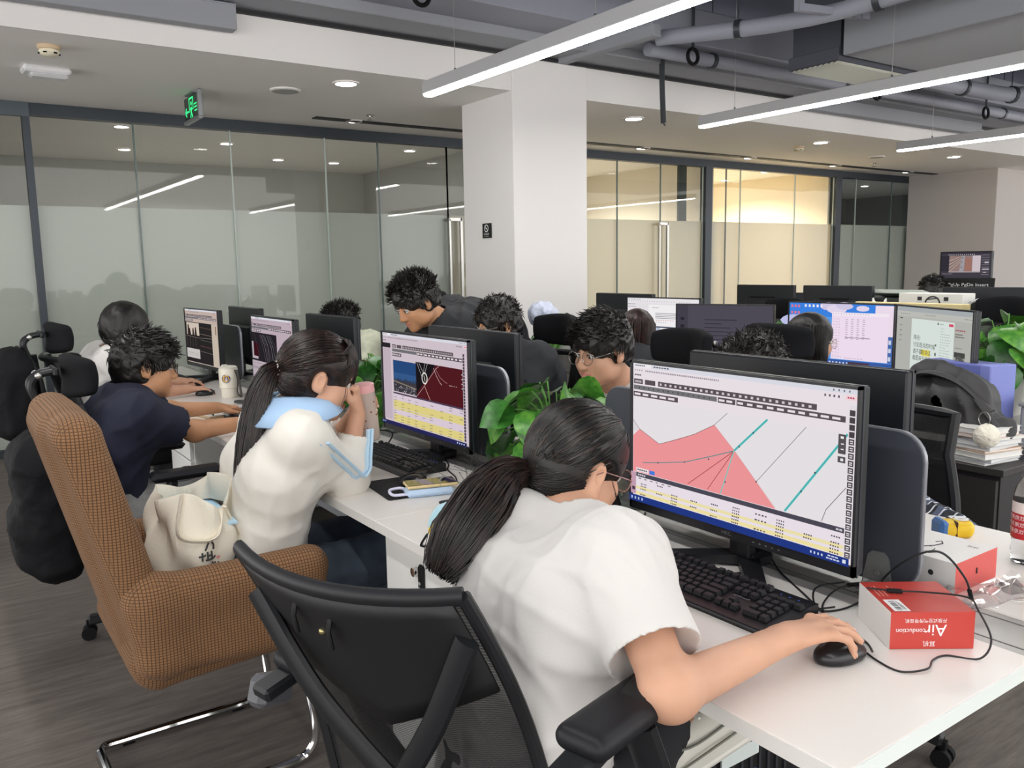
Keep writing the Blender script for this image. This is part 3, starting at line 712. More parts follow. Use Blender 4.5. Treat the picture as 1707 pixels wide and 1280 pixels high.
def ui_chat(w, h):
    u = UI(w, h); u.rect(0, 0, 1, 1, '56525f', .8); u.rect(0, 0, .12, 1, '4a4653', .8); u.many([(.3, .25+.07*i, .45+.3*random.random(), .265+.07*i) for i in range(9)], '3d3a45', .8)
    u.many([(.04, .22, .08, .27), (.04, .35, .08, .42), (.04, .55, .08, .6)], '2f2c36', .8); u.text(.1, .75, 'A', .09, '24222a'); u.rect(.25, .58, .3, .62, '2f2c36', .8); return u
def ui_desktop(w, h):
    u = UI(w, h); u.rect(0, 0, 1, 1, '5aa0ee'); u.rect(0, 0, 1, .2, '3f86e6')
    for (x, y, r_) in ((.05, .28, .14), (.14, .24, .1), (.2, .3, .12), (.4, .04, .09), (.48, .08, .1), (.55, .03, .08), (.3, .5, .13), (.1, .5, .16), (.42, .4, .08), (.72, .06, .06), (.36, .62, .1)):
        u.poly([(x+r_*cos(k*pi/6)*(.9+.2*random.random()), y+r_*.7*sin(k*pi/6)) for k in range(12)], ('e8dcf2', 'd6cdea', 'c3c6ee')[int(x*100) % 3])
    u.many([(.02+.035*i, .03+.1*j, .04+.035*i, .07+.1*j) for i in range(3) for j in range(2)], 'e37b8f'); u.many([(.16+.04*i, .02, .18+.04*i, .06) for i in range(5)], 'f3eef6')
    u.rect(.0, .84, 1, .95, '3c5fa8'); u.rect(.6, .86, .8, .95, '4c3a4e'); u.dots(.42, .87, .62, .93, 6, .5, 'd8dcf4', .3); u.rect(.0, .95, 1, 1, 'd9d2ee')
    u.rect(.837, .01, 1, .45, 'f3e2f2'); u.rect(.955, .45, 1, .83, '4d6fb0'); u.many([(.962, .5+.12*i, .985, .56+.12*i) for i in range(3)], 'cfd6ec')
    u.rect(.437, .124, .958, .83, 'f5e3f5'); u.rect(.437, .124, .958, .17, 'faf0fa'); u.dots(.445, .14, .8, .15, 14, .4, '9b8fa3', .3)
    for j in range(14): u.dots(.45, .22+.042*j, .53, .228+.042*j, 3, .6, 'cfa9c5', .4)
    for j in range(10): u.dots(.57, .22+.032*j, .78, .228+.032*j, 4, .5, 'a592b0', .3)
    u.rect(.57, .49, .8, .5, '8f7f98'); u.dots(.45, .79, .55, .797, 4, .7, 'b59fbb'); u.dots(.57, .8, .75, .807, 6, .7, 'b59fbb')
    return u
def ui_article(w, h):
    u = UI(w, h); e = .9; u.rect(0, 0, 1, 1, 'b9b9b3', e); u.rect(0, 0, 1, .06, 'adb2b4', e); u.rect(0, .06, 1, .13, 'c3c3bd', e); u.dots(.06, .09, .2, .1, 5, .4, '6e6e6a'); u.dots(.4, .085, .55, .095, 6, .5, '7e7e7a'); u.dots(.9, .09, .99, .1, 4, .4, '6e6e6a')
    u.dots(.05, .15, .09, .165, 1, .9, '4a4a48'); [u.dots(.05, .25+.07*i, .085, .262+.07*i, 2, .7, '6e6e6a') for i in range(4)]
    u.rect(.222, .149, .785, .91, 'dfe9e3', e)
    u.text(.257, .405, '拜托!', .075, '3a4040'); u.text(.257, .497, '讨论观点的时候', .075, '3a4040')
    u.rect(.372, .545, .492, .63, 'efe06a', e); u.text(.257, .588, '请不要', .075, '3a4040'); u.text(.374, .588, '瞎讲话', .075, '3a4040'); u.text(.257, .675, '截图来反驳我。', .075, '3a4040')
    u.rect(.72, .17, .775, .205, 'd9536b', e); u.rect(.575, .17, .59, .2, '55605c'); u.dots(.6, .18, .66, .19, 3, .7, '8c9692')
    for j in range(19): u.dots(.62, .24+.034*j, .66+.11*random.random(), .247+.034*j, 5, .7, '98a39e', .3)
    u.many([(.565, .45, .58, .475), (.56, .56, .58, .6)], '5c6763')
    u.dots(.81, .23, .93, .245, 5, .8, 'a8565e'); u.dots(.81, .28, .9, .295, 4, .8, '77726c'); u.dots(.81, .31, .92, .325, 5, .8, '77726c'); u.dots(.815, .45, .9, .46, 5, .7, '77726c')
    u.rect(.807, .505, .936, .785, 'a9a9a3', e); u.rect(.807, .505, .936, .57, '4a4a48', e)
    u.poly([(.83, .57), (.86, .54), (.9, .56), (.93, .6), (.935, .7), (.925, .785), (.905, .785), (.9, .71), (.88, .7), (.875, .785), (.852, .785), (.845, .68), (.825, .62)], '5d5d59', e)
    u.poly([(.84, .6), (.86, .585), (.87, .62), (.855, .655)], '8a8a84', e)
    u.rect(0, .93, 1, 1, 'cfd8dc', e); u.dots(.03, .95, .3, .97, 9, .4, '7e9a86'); u.rect(.33, .93, .45, .955, '39424a')
    return u
def ui_soft(w, h):
    u = UI(w, h); e = .75; u.rect(0, 0, 1, 1, '4b4650', e); u.rect(0, .0, 1, .06, '3c3842', e); u.dots(.15, .07, .7, .11, 14, .5, 'b7b0ba', .3); u.rect(.0, .12, .16, .72, '3a3640', e)
    u.rect(.17, .13, .64, .72, 'a38a86', e); u.rect(.64, .13, .8, .72, 'e2d4da', e)
    for i in range(7): u.poly([(.17, .3+.07*i), (.45, .13+.02*i), (.47, .13+.02*i), (.17, .34+.07*i)], ('c9b3a6', '8c7a7c')[i % 2], e)
    u.poly([(.38, .72), (.43, .13), (.49, .13), (.47, .72)], 'b3adb4', e); u.poly([(.5, .72), (.5, .2), (.62, .25), (.63, .72)], 'b07f72', e); u.many([(.41, .35, .44, .37), (.41, .55, .44, .57), (.43, .2, .46, .22)], '3a3640')
    u.rect(.17, .72, .8, .76, 'b9b0b8', e); u.dots(.03, .8, .26, .83, 9, .5, '9a949e'); u.many([(.82, .1+.09*i, .97, .13+.09*i) for i in range(9)], '7e7884', e); u.many([(.88, .36, .96, .42), (.84, .62, .97, .66), (.86, .74, .92, .77)], 'cfc7cf', e); return u

# ------------------------------------------------------------------ monitors
bez_m = mat('monitor_bezel', '191a1e', .4)
back_m = mat('monitor_back', '14171c', .42)
rimb_m = mat('monitor_rim', '3a3d43', .3, .3)
def monitor(name, lab, loc, rz, ui=None, w=.612, h=.365, z0=.075, chin=.022, group=None, mark=True, tilt=0.0, stand='v', off='14161a'):
    """loc: desk point under the panel; screen faces local -Y"""
    t = thing(name, lab, 'monitor', loc, rz, group)
    zc = z0+h/2; T = Matrix.Rotation(tilt, 4, 'X')
    def P(nm, mb, m, parent=t, **k):
        mb.v = [tuple(T @ (Vector(v)-Vector((0, 0, z0)))+Vector((0, 0, z0))) for v in mb.v]
        return part(parent, nm, mb, m, **k)
    sh = P('back_shell', MB().box((0, .017, zc), (w, .022, h), 0, bev=.004).box((0, .04, zc-.03), (w*.62, .03, h*.55), 0, bev=.012), back_m)
    b_ = .006
    fr = MB()
    fr.box((0, .0, z0+h-b_/2), (w, .012, b_)).box((0, 0, z0+chin/2), (w, .012, chin)).box((-w/2+b_/2, 0, zc), (b_, .012, h)).box((w/2-b_/2, 0, zc), (b_, .012, h))
    P('bezel', fr, bez_m)
    P('edge_rim', MB().box((0, .006, zc), (w+.003, .004, h+.003)), rimb_m)
    sw, shh = w-2*b_, h-b_-chin
    if ui is not None:
        u = ui(sw, shh); mb = u.mb; mb.v = [tuple(Vector(v)+Vector((0, -.0005, z0+chin+shh/2))) for v in mb.v]
        P('screen', mb, u.mats, smooth=False)
    else:
        P('screen', MB().box((0, 0, z0+chin+shh/2), (sw, .006, shh)), mat('screen_off', off, .2))
    if mark:
        mb = MB(); put_text(mb, 'HKC', .013, lambda x, y: Vector((x, -.0064, z0+chin/2+y)))
        P('maker_mark', mb, mat('mark_grey', '6d7076', .5), smooth=False)
        mb = MB(); put_text(mb, 'HKC', .036, lambda x, y: Vector((-x, .0286, z0+h*.72+y)))
        P('back_mark', mb, mat('mark_dark', '3b3f45', .5), smooth=False)
        btn = MB()
        for i in range(5): btn.box((w*.12+i*.016, -.0062, z0+chin*.42), (.004, .001, .002))
        P('buttons', btn, mat('mark_grey', '6d7076', .5), smooth=False)
    if stand == 'v':
        part(t, 'neck', MB().bar((0, .05, .0), (0, .045, zc-.02), .055, .028, 0, up=(0, 1, 0), bev=.004), bez_m)
        for s in (-1, 1):
            mb = MB(); mb.prism([(-.024, 0), (.024, 0), (.017, 1), (-.017, 1)], 0, 1, lambda u, v, q: Vector((0, .065, 0))+Vector((s*.205, -.2, 0))*v+Vector((.205*.7, .2*.7*s, 0)).normalized()*u*(1 if s > 0 else -1)*1.0+Vector((0, 0, .006+q*(.022-.012*v))))
            part(t, 'foot', mb, bez_m)
        part(t, 'foot_hub', MB().box((0, .075, .017), (.08, .075, .034), 0, bev=.01), bez_m)
    else:
        part(t, 'neck', MB().bar((0, .06, 0.01), (0, .045, zc), .06, .03, 0, up=(0, 1, 0)), bez_m)
        part(t, 'stand_base', MB().box((0, .05, .006), (.24, .18, .012), 0, bev=.004), bez_m)
    return t
RN = -pi/2      # faces -X, to the near side
RF = pi/2       # faces +X
NG, FG = 'lit screens of the near row', 'backs of the facing screens'
monitor('monitor', 'big monitor with a pink map and yellow table rows', (1.395, 1.183, DZ), RN, ui_map, z0=.075, group=NG)
monitor('monitor', 'monitor with a dark red map over yellow table rows', (1.395, 2.535, DZ), RN, ui_red, group=NG)
monitor('monitor', 'monitor with white lines on black, half hidden by the ponytail', (1.395, 4.06, DZ), RN, ui_lines, group=NG, mark=False)
monitor('monitor', 'farthest lit monitor of the near row with a dark chart and cream margin', (1.395, 5.33, DZ), RN+.06, ui_dark, group=NG, mark=False)
monitor('monitor', 'black monitor back over the dark divider beside the pink map screen', (1.70, 1.257, DZ), RF, None, group=FG, z0=.072)
monitor('monitor', 'black monitor back beside the yellow table screen', (1.70, 2.68, DZ), RF, None, group=FG, z0=.072)
monitor('monitor', 'black monitor back right of the ponytailed woman\'s head', (1.70, 4.01, DZ), RF, None, group=FG, z0=.072)
monitor('monitor', 'farthest black monitor back between two lit screens', (1.70, 5.39, DZ), RF, None, group=FG, z0=.072)
# ------------------------------------------------------------------ implicit bodies -> one continuous mesh
def V(*a): return np.array(a, float)
class Field:
    """list of blended solids; build() returns verts, faces"""
    def __init__(s): s.p = []
    def cone(s, a, b, ra, rb, k=.02, op=1, sq=None): s.p.append(('c', V(*a), V(*b), ra, rb, k, op, sq)); return s
    def ell(s, c, r, R=None, k=.02, op=1): s.p.append(('e', V(*c), V(*r), None if R is None else np.array(R, float), k, op)); return s
    def box(s, c, h, R=None, r=.01, k=.01, op=1): s.p.append(('b', V(*c), V(*h), None if R is None else np.array(R, float), r, k, op)); return s
    def copy(s): f = Field(); f.p = list(s.p); return f
    def dist(s, q, P):
        X, Y, Z = P
        if q[0] == 'c':
            _, a, b, ra, rb, k, op, sq = q; d = b-a; L2 = float(d@d) or 1e-9
            t = np.clip(((X-a[0])*d[0]+(Y-a[1])*d[1]+(Z-a[2])*d[2])/L2, 0, 1)
            dx, dy, dz = X-a[0]-t*d[0], Y-a[1]-t*d[1], Z-a[2]-t*d[2]
            if sq is not None:          # flattened along a direction: (unit vector, scale)
                n, f = sq; w = (dx*n[0]+dy*n[1]+dz*n[2])*(f-1); dx = dx+w*n[0]; dy = dy+w*n[1]; dz = dz+w*n[2]
            return np.sqrt(dx*dx+dy*dy+dz*dz)-(ra+(rb-ra)*t)
        c = q[1]; x, y, z = X-c[0], Y-c[1], Z-c[2]; R = q[3]
        if R is not None:               # columns of R are the local axes
            x, y, z = (x*R[0, 0]+y*R[1, 0]+z*R[2, 0], x*R[0, 1]+y*R[1, 1]+z*R[2, 1], x*R[0, 2]+y*R[1, 2]+z*R[2, 2])
        if q[0] == 'e':
            r = q[2]; k0 = np.sqrt((x/r[0])**2+(y/r[1])**2+(z/r[2])**2); k1 = np.sqrt((x/r[0]**2)**2+(y/r[1]**2)**2+(z/r[2]**2)**2)+1e-9
            return k0*(k0-1)/k1
        h = q[2]-q[4]; ax, ay, az = np.abs(x)-h[0], np.abs(y)-h[1], np.abs(z)-h[2]
        return np.sqrt(np.maximum(ax, 0)**2+np.maximum(ay, 0)**2+np.maximum(az, 0)**2)+np.minimum(np.maximum(ax, np.maximum(ay, az)), 0)-q[4]
    def bound(s, q):
        if q[0] == 'c':
            r = max(q[3], q[4])*(1/(q[7][1] if q[7] and q[7][1] < 1 else 1)); return np.minimum(q[1], q[2])-r, np.maximum(q[1], q[2])+r
        r = np.abs(q[3])@q[2] if q[3] is not None else q[2]
        return q[1]-r, q[1]+r
    def bounds(s, pad=.02):
        B = [s.bound(q) for q in s.p if q[-2 if q[0] == 'c' else -1] == 1]
        return np.min([b[0] for b in B], 0)-pad, np.max([b[1] for b in B], 0)+pad
    def eval(s, lo, hi, h):
        n = np.maximum(2, np.ceil((hi-lo)/h).astype(int)+1); ax = [lo[i]+np.arange(n[i])*h for i in range(3)]
        F = np.full(n, .5, np.float32)
        for q in s.p:
            k = q[5] if q[0] == 'c' else q[4] if q[0] == 'e' else q[5]; op = q[6] if q[0] == 'c' else q[5] if q[0] == 'e' else q[6]
            b0, b1 = s.bound(q); mg = k+2.5*h
            i0 = np.clip(np.floor((b0-mg-lo)/h).astype(int), 0, n); i1 = np.clip(np.ceil((b1+mg-lo)/h).astype(int)+1, 0, n)
            if np.any(i1-i0 <= 0): continue
            sl = tuple(slice(i0[j], i1[j]) for j in range(3))
            P = np.meshgrid(*[ax[j][sl[j]].astype(np.float32) for j in range(3)], indexing='ij', sparse=True)
            d = s.dist(q, P).astype(np.float32); G = F[sl]
            if op == 1:
                m = np.maximum(k-np.abs(G-d), 0)/max(k, 1e-6); F[sl] = np.minimum(G, d)-m*m*k*.25
            elif op == -1:
                m = np.maximum(k-np.abs(G+d), 0)/max(k, 1e-6); F[sl] = np.maximum(G, -d)+m*m*k*.25
        return F, ax
def surface_net(F, lo, h):
    n = np.array(F.shape); I = F < 0
    c = np.zeros(n-1, np.int8)
    for dx in (0, 1):
        for dy in (0, 1):
            for dz in (0, 1): c += I[dx:n[0]-1+dx, dy:n[1]-1+dy, dz:n[2]-1+dz]
    act = (c > 0) & (c < 8); idx = np.argwhere(act); N = len(idx)
    if N == 0: return np.zeros((0, 3)), np.zeros((0, 4), int)
    num = np.full(n-1, -1, np.int64); num[act] = np.arange(N)
    S = np.zeros((N, 3)); W = np.zeros(N); i, j, k = idx.T
    cor = [(a, b, d) for a in (0, 1) for b in (0, 1) for d in (0, 1)]
    val = {q: F[i+q[0], j+q[1], k+q[2]] for q in cor}
    for q in cor:
        for a in range(3):
            if q[a] == 0:
                e = list(q); e[a] = 1; v0, v1 = val[q], val[tuple(e)]; x = (v0 < 0) != (v1 < 0)
                t = np.where(x, v0/np.where(x, v0-v1, 1), 0)
                for b in range(3): S[:, b] += np.where(x, q[b]+(t if b == a else 0), 0)
                W += x
    P = lo+(idx+S/W[:, None])*h; faces = []
    for a in range(3):
        b, d = (a+1) % 3, (a+2) % 3
        s0 = [slice(None)]*3; s1 = [slice(None)]*3; s0[a] = slice(0, n[a]-1); s1[a] = slice(1, n[a])
        for q in (b, d): s0[q] = slice(1, n[q]-1); s1[q] = slice(1, n[q]-1)
        A, B = I[tuple(s0)], I[tuple(s1)]
        for flip in (False, True):
            e = np.argwhere(A & ~B if not flip else ~A & B)
            if len(e) == 0: continue
            o = e.copy(); o[:, b] += 1; o[:, d] += 1
            def cell(db, dd):
                r = o.copy(); r[:, b] -= db; r[:, d] -= dd; return num[tuple(r.T)]
            f = np.stack([cell(1, 1), cell(0, 1), cell(0, 0), cell(1, 0)], 1)
            faces.append(f[:, ::-1] if flip else f)
    f = np.concatenate(faces) if faces else np.zeros((0, 4), int)
    return P, f[(f >= 0).all(1)]
def relax(P, f, it=2, lam=.5):
    n = len(P)
    if n == 0: return P
    e = np.concatenate([f[:, [0, 1]], f[:, [1, 2]], f[:, [2, 3]], f[:, [3, 0]]])
    deg = np.bincount(e[:, 0], minlength=n)+np.bincount(e[:, 1], minlength=n)
    for _ in range(it):
        A = np.stack([np.bincount(e[:, 0], P[e[:, 1], k], n)+np.bincount(e[:, 1], P[e[:, 0], k], n) for k in range(3)], 1)/np.maximum(deg, 1)[:, None]
        P = P+lam*(A-P)
    return P
def iso(field, h, lo=None, hi=None, disp=None, it=2):
    l, u = field.bounds()
    if lo is not None: l = np.maximum(l, lo); u = np.minimum(u, hi)
    F, ax = field.eval(l, u, h)
    if disp is not None:
        X, Y, Z = np.meshgrid(*[a.astype(np.float32) for a in ax], indexing='ij', sparse=True)
        nb = np.abs(F) < .06; F = F+np.where(nb, disp(X, Y, Z), 0).astype(np.float32)
    P, f = surface_net(F, l, h)
    return relax(P, f, it), f
def folds(amp, seed=0, fx=1.0):
    """narrow ridges running roughly along one pull direction per patch"""
    r = np.random.default_rng(seed); T = []
    for pull in ((.35, .1, .93), (.5, .75, .45), (-.2, .8, .55)):
        p = V(*pull)+r.normal(size=3)*.12; p /= np.linalg.norm(p); q = np.cross(p, r.normal(size=3)); q /= np.linalg.norm(q); T.append((q+p*.10, np.cross(p, q)+p*.14))
    D = r.normal(size=(4, 3)); D /= np.linalg.norm(D, axis=1)[:, None]; ph = r.uniform(0, 6.28, 8)
    def fn(X, Y, Z):
        dt = lambda d: d[0]*X+d[1]*Y+d[2]*Z
        w = 1.8*np.sin(fx*12*dt(D[0])+ph[0])+1.3*np.sin(fx*19*dt(D[1])+ph[1])
        out = 0
        for i, (q, p) in enumerate(T):
            g = np.clip(.5+.9*np.sin(fx*6.5*dt(D[2])+ph[2]+2.1*i), 0, 1)
            for j, (d, k) in enumerate(((q, 62), (p, 74))):
                out = out+g*np.exp(-3.2*(1-np.sin(fx*k*dt(d)+w*(1 if j else -1)+ph[3+i])))*(1, .8)[j]
        return -1.5*amp*np.minimum(out, 1.3)
    return fn
def np_mesh(name, P, f, mats, mi=None):
    me = bpy.data.meshes.new(name); me.vertices.add(len(P)); me.vertices.foreach_set('co', np.asarray(P, np.float32).ravel())
    me.loops.add(f.size); me.loops.foreach_set('vertex_index', f.astype(np.int32).ravel())
    me.polygons.add(len(f)); me.polygons.foreach_set('loop_start', np.arange(0, f.size, 4, dtype=np.int32))
    for m in (mats if isinstance(mats, (list, tuple)) else [mats]): me.materials.append(m)
    if mi is not None: me.polygons.foreach_set('material_index', mi.astype(np.int32))
    me.polygons.foreach_set('use_smooth', np.ones(len(f), bool)); me.update(calc_edges=True); me.validate()
    return me

# ------------------------------------------------------------------ strands of hair as tapered tubes
def strands(paths, r0, r1=.25, n=4):
    """paths: list of point lists -> MB"""
    mb = MB()
    for i, p in enumerate(paths):
        k = len(p); rr = r0 if not hasattr(r0, '__len__') else r0[i]
        mb.tube(p, [rr*(1-(1-r1)*(t/(k-1))**2) for t in range(k)], n, cap=False)
    return mb
def hair_mat(name, a, b_):
    if name in _M: return _M[name]
    m, N, L, b = nodes(name); tc = N.new('ShaderNodeTexCoord'); n = N.new('ShaderNodeTexNoise'); n.inputs['Scale'].default_value = 45
    r = N.new('ShaderNodeValToRGB'); r.color_ramp.elements[0].color = (*srgb(a), 1); r.color_ramp.elements[1].color = (*srgb(b_), 1)
    r.color_ramp.elements[0].position = .4; r.color_ramp.elements[1].position = .65
    L.new(tc.outputs['Object'], n.inputs['Vector']); L.new(n.outputs['Fac'], r.inputs[0]); L.new(r.outputs[0], b.inputs['Base Color'])
    b.inputs['Roughness'].default_value = .42; b.inputs['Specular IOR Level'].default_value = .45; _M[name] = m; return m

# ------------------------------------------------------------------ people
skin_l = mat('skin_light', 'c99b81', .5, spec=.35, sss=.12, var=(14, .06))
skin_m = mat('skin_warm', 'bf8d69', .5, spec=.35, sss=.12, var=(14, .07))
lip_m = mat('lips', 'b9706a', .45)
eye_w = mat('eye_white', 'cfc6bd', .35); eye_d = mat('iris_dark', '1d1512', .15)
brow_m = mat('eyebrow', '2a211d', .7)
hair_k = hair_mat('hair_black', '0c0a0a', '1c1715'); hair_b = hair_mat('hair_dark_brown', '120c0a', '2b1d19')
wire_m = mat('glasses_wire', '8d8a86', .25, .8); lens_m = glass_mat('glasses_lens', 'f6f6f6', 1.5)
def head_rot(az, pitch=0, rollr=0):
    """axes: x right of the head, y forward, z up; az from +Y clockwise, pitch down positive (degrees)"""
    R = Matrix.Rotation(-radians(az), 3, 'Z') @ Matrix.Rotation(-radians(pitch), 3, 'X') @ Matrix.Rotation(radians(rollr), 3, 'Y')
    return np.array(R)
def head_field(F, c, R, s=1.0, neck=None, k=.018):
    g = lambda *p: c+s*(R @ V(*p)); e = lambda p, r, kk=k, RR=None, op=1: F.ell(g(*p), s*V(*r), R if RR is None else R @ RR, kk*s, op)
    e((0, -.014, .034), (.0745, .094, .084)); e((0, .026, -.028), (.060, .062, .082)); e((0, .043, -.072), (.046, .044, .040)); e((0, .070, -.098), (.020, .018, .016))
    for q in (-1, 1):
        e((q*.041, .050, -.034), (.027, .030, .030)); e((q*.05, .02, -.066), (.024, .04, .03))
    F.cone(g(-.036, .077, .020), g(.036, .077, .020), .011*s, .011*s, .016*s)
    for q in (-1, 1): e((q*.031, .093, .0), (.017, .014, .012), .012, None, -1)
    F.cone(g(0, .086, .004), g(0, .103, -.033), .0085*s, .0125*s, .012*s)
    for q in (-1, 1): e((q*.011, .096, -.038), (.0085, .010, .008), .008)
    lips = Field()
    for L_ in (F, lips):
        for q in (-1, 1):
            L_.cone(g(0, .0915, -.0625), g(q*.021, .081, -.065), .0052*s, .0032*s, .004*s)
            L_.cone(g(0, .0895, -.0725), g(q*.018, .080, -.069), .0062*s, .0035*s, .004*s)
    A = np.array(rot(0, radians(8), 0))
    for q in (-1, 1):
        e((q*.0765, -.012, -.008), (.011, .019, .031), .008, np.array(rot(radians(-12), 0, q*radians(-22))))
        e((q*.0765, -.004, -.030), (.008, .010, .012), .006)
        e((q*.0865, -.008, -.004), (.0065, .0105, .0175), .005, np.array(rot(radians(-12), 0, q*radians(-22))), -1)
    if neck is not None: F.cone(g(0, -.022, -.06), neck, .052*s, .056*s, .03)
    return lips
def hand_field(F, w, d, n, right=True, curl=(.35, .35, .4, .45), thumb=(.6, .7, .25), s=1.0, spread=.10):
    """w wrist point, d wrist->fingers, n palm normal (out of the palm)"""
    d = V(*d)/np.linalg.norm(d); n = V(*n)-d*(V(*n)@d); n /= np.linalg.norm(n); sd = np.cross(d, n)*(1 if right else -1)
    F.cone(w+d*.02*s+sd*.014*s, w+d*.078*s+sd*.021*s, .0155*s, .0125*s, .012, 1, (n, 1.25)); F.cone(w+d*.02*s-sd*.012*s, w+d*.075*s-sd*.024*s, .0155*s, .0115*s, .012, 1, (n, 1.25))
    F.cone(w+d*.02*s, w+d*.078*s, .017*s, .013*s, .012)
    F.cone(w-d*.01*s, w+d*.03*s, .024*s, .02*s, .014, 1, (n, 1.25))
    tips = []
    for i, (o, L) in enumerate(((.029, .078), (.0095, .086), (-.0105, .080), (-.029, .064))):
        b = w+d*(.082-.004*(i == 3)-.002*(i == 0))*s+sd*o*s; a = spread*(1.5-i); u = d*cos(a)+sd*sin(a); t = curl[i] if hasattr(curl, '__len__') else curl
        p = b; ang = 0; ra = (.0092, .0094, .009, .0079)[i]*s
        F.ell(p-n*.002, V(1, 1, 1)*ra*1.12, None, .008)
        for j, f in enumerate((.46, .30, .24)):
            ang += t*(.9, 1.15, .8)[j]; q = p+(u*cos(ang)+n*sin(ang))*L*f*s
            F.cone(p, q, ra*(1-.09*j), ra*(1-.09*(j+1)), .0045); p = q
        tips.append((p, u*cos(ang)+n*sin(ang), u*sin(ang)-n*cos(ang), ra*.75))
    b = w+d*.026*s+sd*.026*s+n*.004*s; u = d*thumb[0]+sd*thumb[1]+n*thumb[2]; u /= np.linalg.norm(u)
    F.cone(w+d*.018*s+sd*.012*s, b+u*.026*s, .016*s, .0125*s, .012); p = b+u*.026*s; u2 = u*.8+d*.45; u2 /= np.linalg.norm(u2)
    q = p+u2*.03*s; F.cone(p, q, .0112*s, .0102*s, .005); u3 = u2*.9+d*.3+n*.1; u3 /= np.linalg.norm(u3); F.cone(q, q+u3*.024*s, .0102*s, .008*s, .005)
    tips.append((q+u3*.024*s, u3, np.cross(u3, sd), .0075*s))
    return tips
class Person:
    """j: joints in world metres; builds body (one mesh) with clothing and hair as children"""
    def __init__(s, label, cat, j, az, pitch=0, roll=0, s_=1.0, skin=None, res=(.004, .0035, .014), group=None, hands=None, build=1.0, arms=('R', 'L')):
        s.j = {k: V(*v) for k, v in j.items()}; j = s.j; s.S = s_; s.R = head_rot(az, pitch, roll); s.c = j['head']; s.skin = skin or skin_l
        o = V(j['pelvis'][0], j['pelvis'][1], 0); s.o = o; s.b = build
        F = Field(); s.lips = head_field(F, s.c, s.R, s_, j['neck'])
        s.torso(F, 0, 1); B = build
        for q in ('R', 'L'):
            F.cone(j[q+'sh'], j[q+'el'], .047*B, .040*B, .03); F.cone(j[q+'el'], j[q+'wr'], .041*B, .026*B, .02); F.ell(j[q+'el'], V(1, 1, 1)*.04*B, None, .02)
        s.legs(F, 0)
        for q in ('R', 'L'):
            if q+'an' in j:
                a = j[q+'an']; fwd = V(*j.get('toe', (1, 0, 0))) if q == 'R' or 'toe' not in j or abs(j['toe'][2]) < .05 else V(1, 0, 0); F.cone(a+V(0, 0, -.03), a+fwd*.13+V(0, 0, -.055), .035, .025, .02)
        tips = []
        for q in ('R', 'L'):
            h = (hands or {}).get(q)
            if h: tips += hand_field(F, j[q+'wr'], h[0], h[1], q == 'R', *h[2:])
            else: F.ell(j[q+'wr']+(j[q+'wr']-j[q+'el'])/np.linalg.norm(j[q+'wr']-j[q+'el'])*.07, (.045, .045, .03), None, .03)
        s.F = F
        Ps, fs, mi = [], [], []; off = 0; boxes = []
        def addm(P, f, m):
            nonlocal off
            Ps.append(P); fs.append(f+off); mi.append(m); off += len(P)
        hb = (s.c+V(-.14, -.14, -.14)*s_, s.c+V(.14, .14, .15)*s_)
        hb = (np.minimum(hb[0], j['neck']-V(.03, .03, -.01)), hb[1]); boxes.append(hb)
        for q in arms:
            pts = np.array([j[q+'el'], j[q+'wr'], j[q+'wr']+(V(*hands[q][0])/np.linalg.norm(hands[q][0])*.2 if hands and hands.get(q) else 0), .55*j[q+'el']+.45*j[q+'sh']])
            boxes.append((pts.min(0)-.055, pts.max(0)+.055))
        for i, (l, u) in enumerate(boxes):
            P, f = iso(F, res[0] if i == 0 else res[1], l, u, None, 1)
            if i == 0 and len(f):
                cen = P[f].mean(1); m = np.zeros(len(f), int)
                near = np.min([s.lips.dist(q, cen.T) for q in s.lips.p], 0) < .0008; m[near] = 1
            else:
                cen = P[f].mean(1) if len(f) else np.zeros((0, 3)); kp = np.ones(len(f), bool)
                for l2, u2 in boxes[:i]: kp &= ~((cen > l2+.004) & (cen < u2-.004)).all(1)
                f = f[kp]; m = np.zeros(len(f), int)
            addm(P, f, m)
        P, f = iso(F, res[2], None, None, None, 2)
        if len(f):
            cen = P[f].mean(1); kp = np.ones(len(f), bool)
            for l, u in boxes: kp &= ~((cen > l+res[2]) & (cen < u-res[2])).all(1)
            f = f[kp]; addm(P, f, np.zeros(len(f), int))
        me = np_mesh('person', np.concatenate(Ps)-o, np.concatenate(fs), [s.skin, lip_m], np.concatenate(mi))
        s.root = tag(link('person', me, None, tuple(o)), label, cat, group)
        if tips and res[1] <= .0045:
            mb = MB()
            for p, u, nn, r in tips:
                x, y, z = frame_of(u, nn); mb.ell(Vector(p)+Vector(nn)*r*.75-Vector(u)*r*.2-Vector(o), (r*.8, r*.35, r*1.05), 8, 5, 0, Matrix((x, y, z)).transposed())
            part(s.root, 'fingernails', mb, mat('nail', 'e8c0ae', .25))
        s.face()
    def torso(s, F, e, body):
        """e extra thickness (cloth)"""
        j, B = s.j, s.b; sh = j['Lsh']-j['Rsh']; L = np.linalg.norm(sh); sd = sh/L
        ch, pv, nk = j['chest'], j['pelvis'], j['neck']; hw = L/2
        wa = j.get('waist', pv*.55+ch*.45)
        for q in (-1, 1):
            F.cone(pv+q*sd*.075*B, wa+q*sd*.058*B, .112*B+e, .098*B+e, .05); F.cone(wa+q*sd*.058*B, ch+q*sd*(hw*.48), .098*B+e, .108*B+e, .05)
            F.cone(ch+q*sd*hw*.48, nk-V(0, 0, .05)+q*sd*hw*.3, .104*B+e, .062*B+e, .05)
            F.cone(nk-V(0, 0, .015)+q*sd*.03, (j['Rsh'] if q < 0 else j['Lsh']), .045*B+e, .055*B+e, .045)
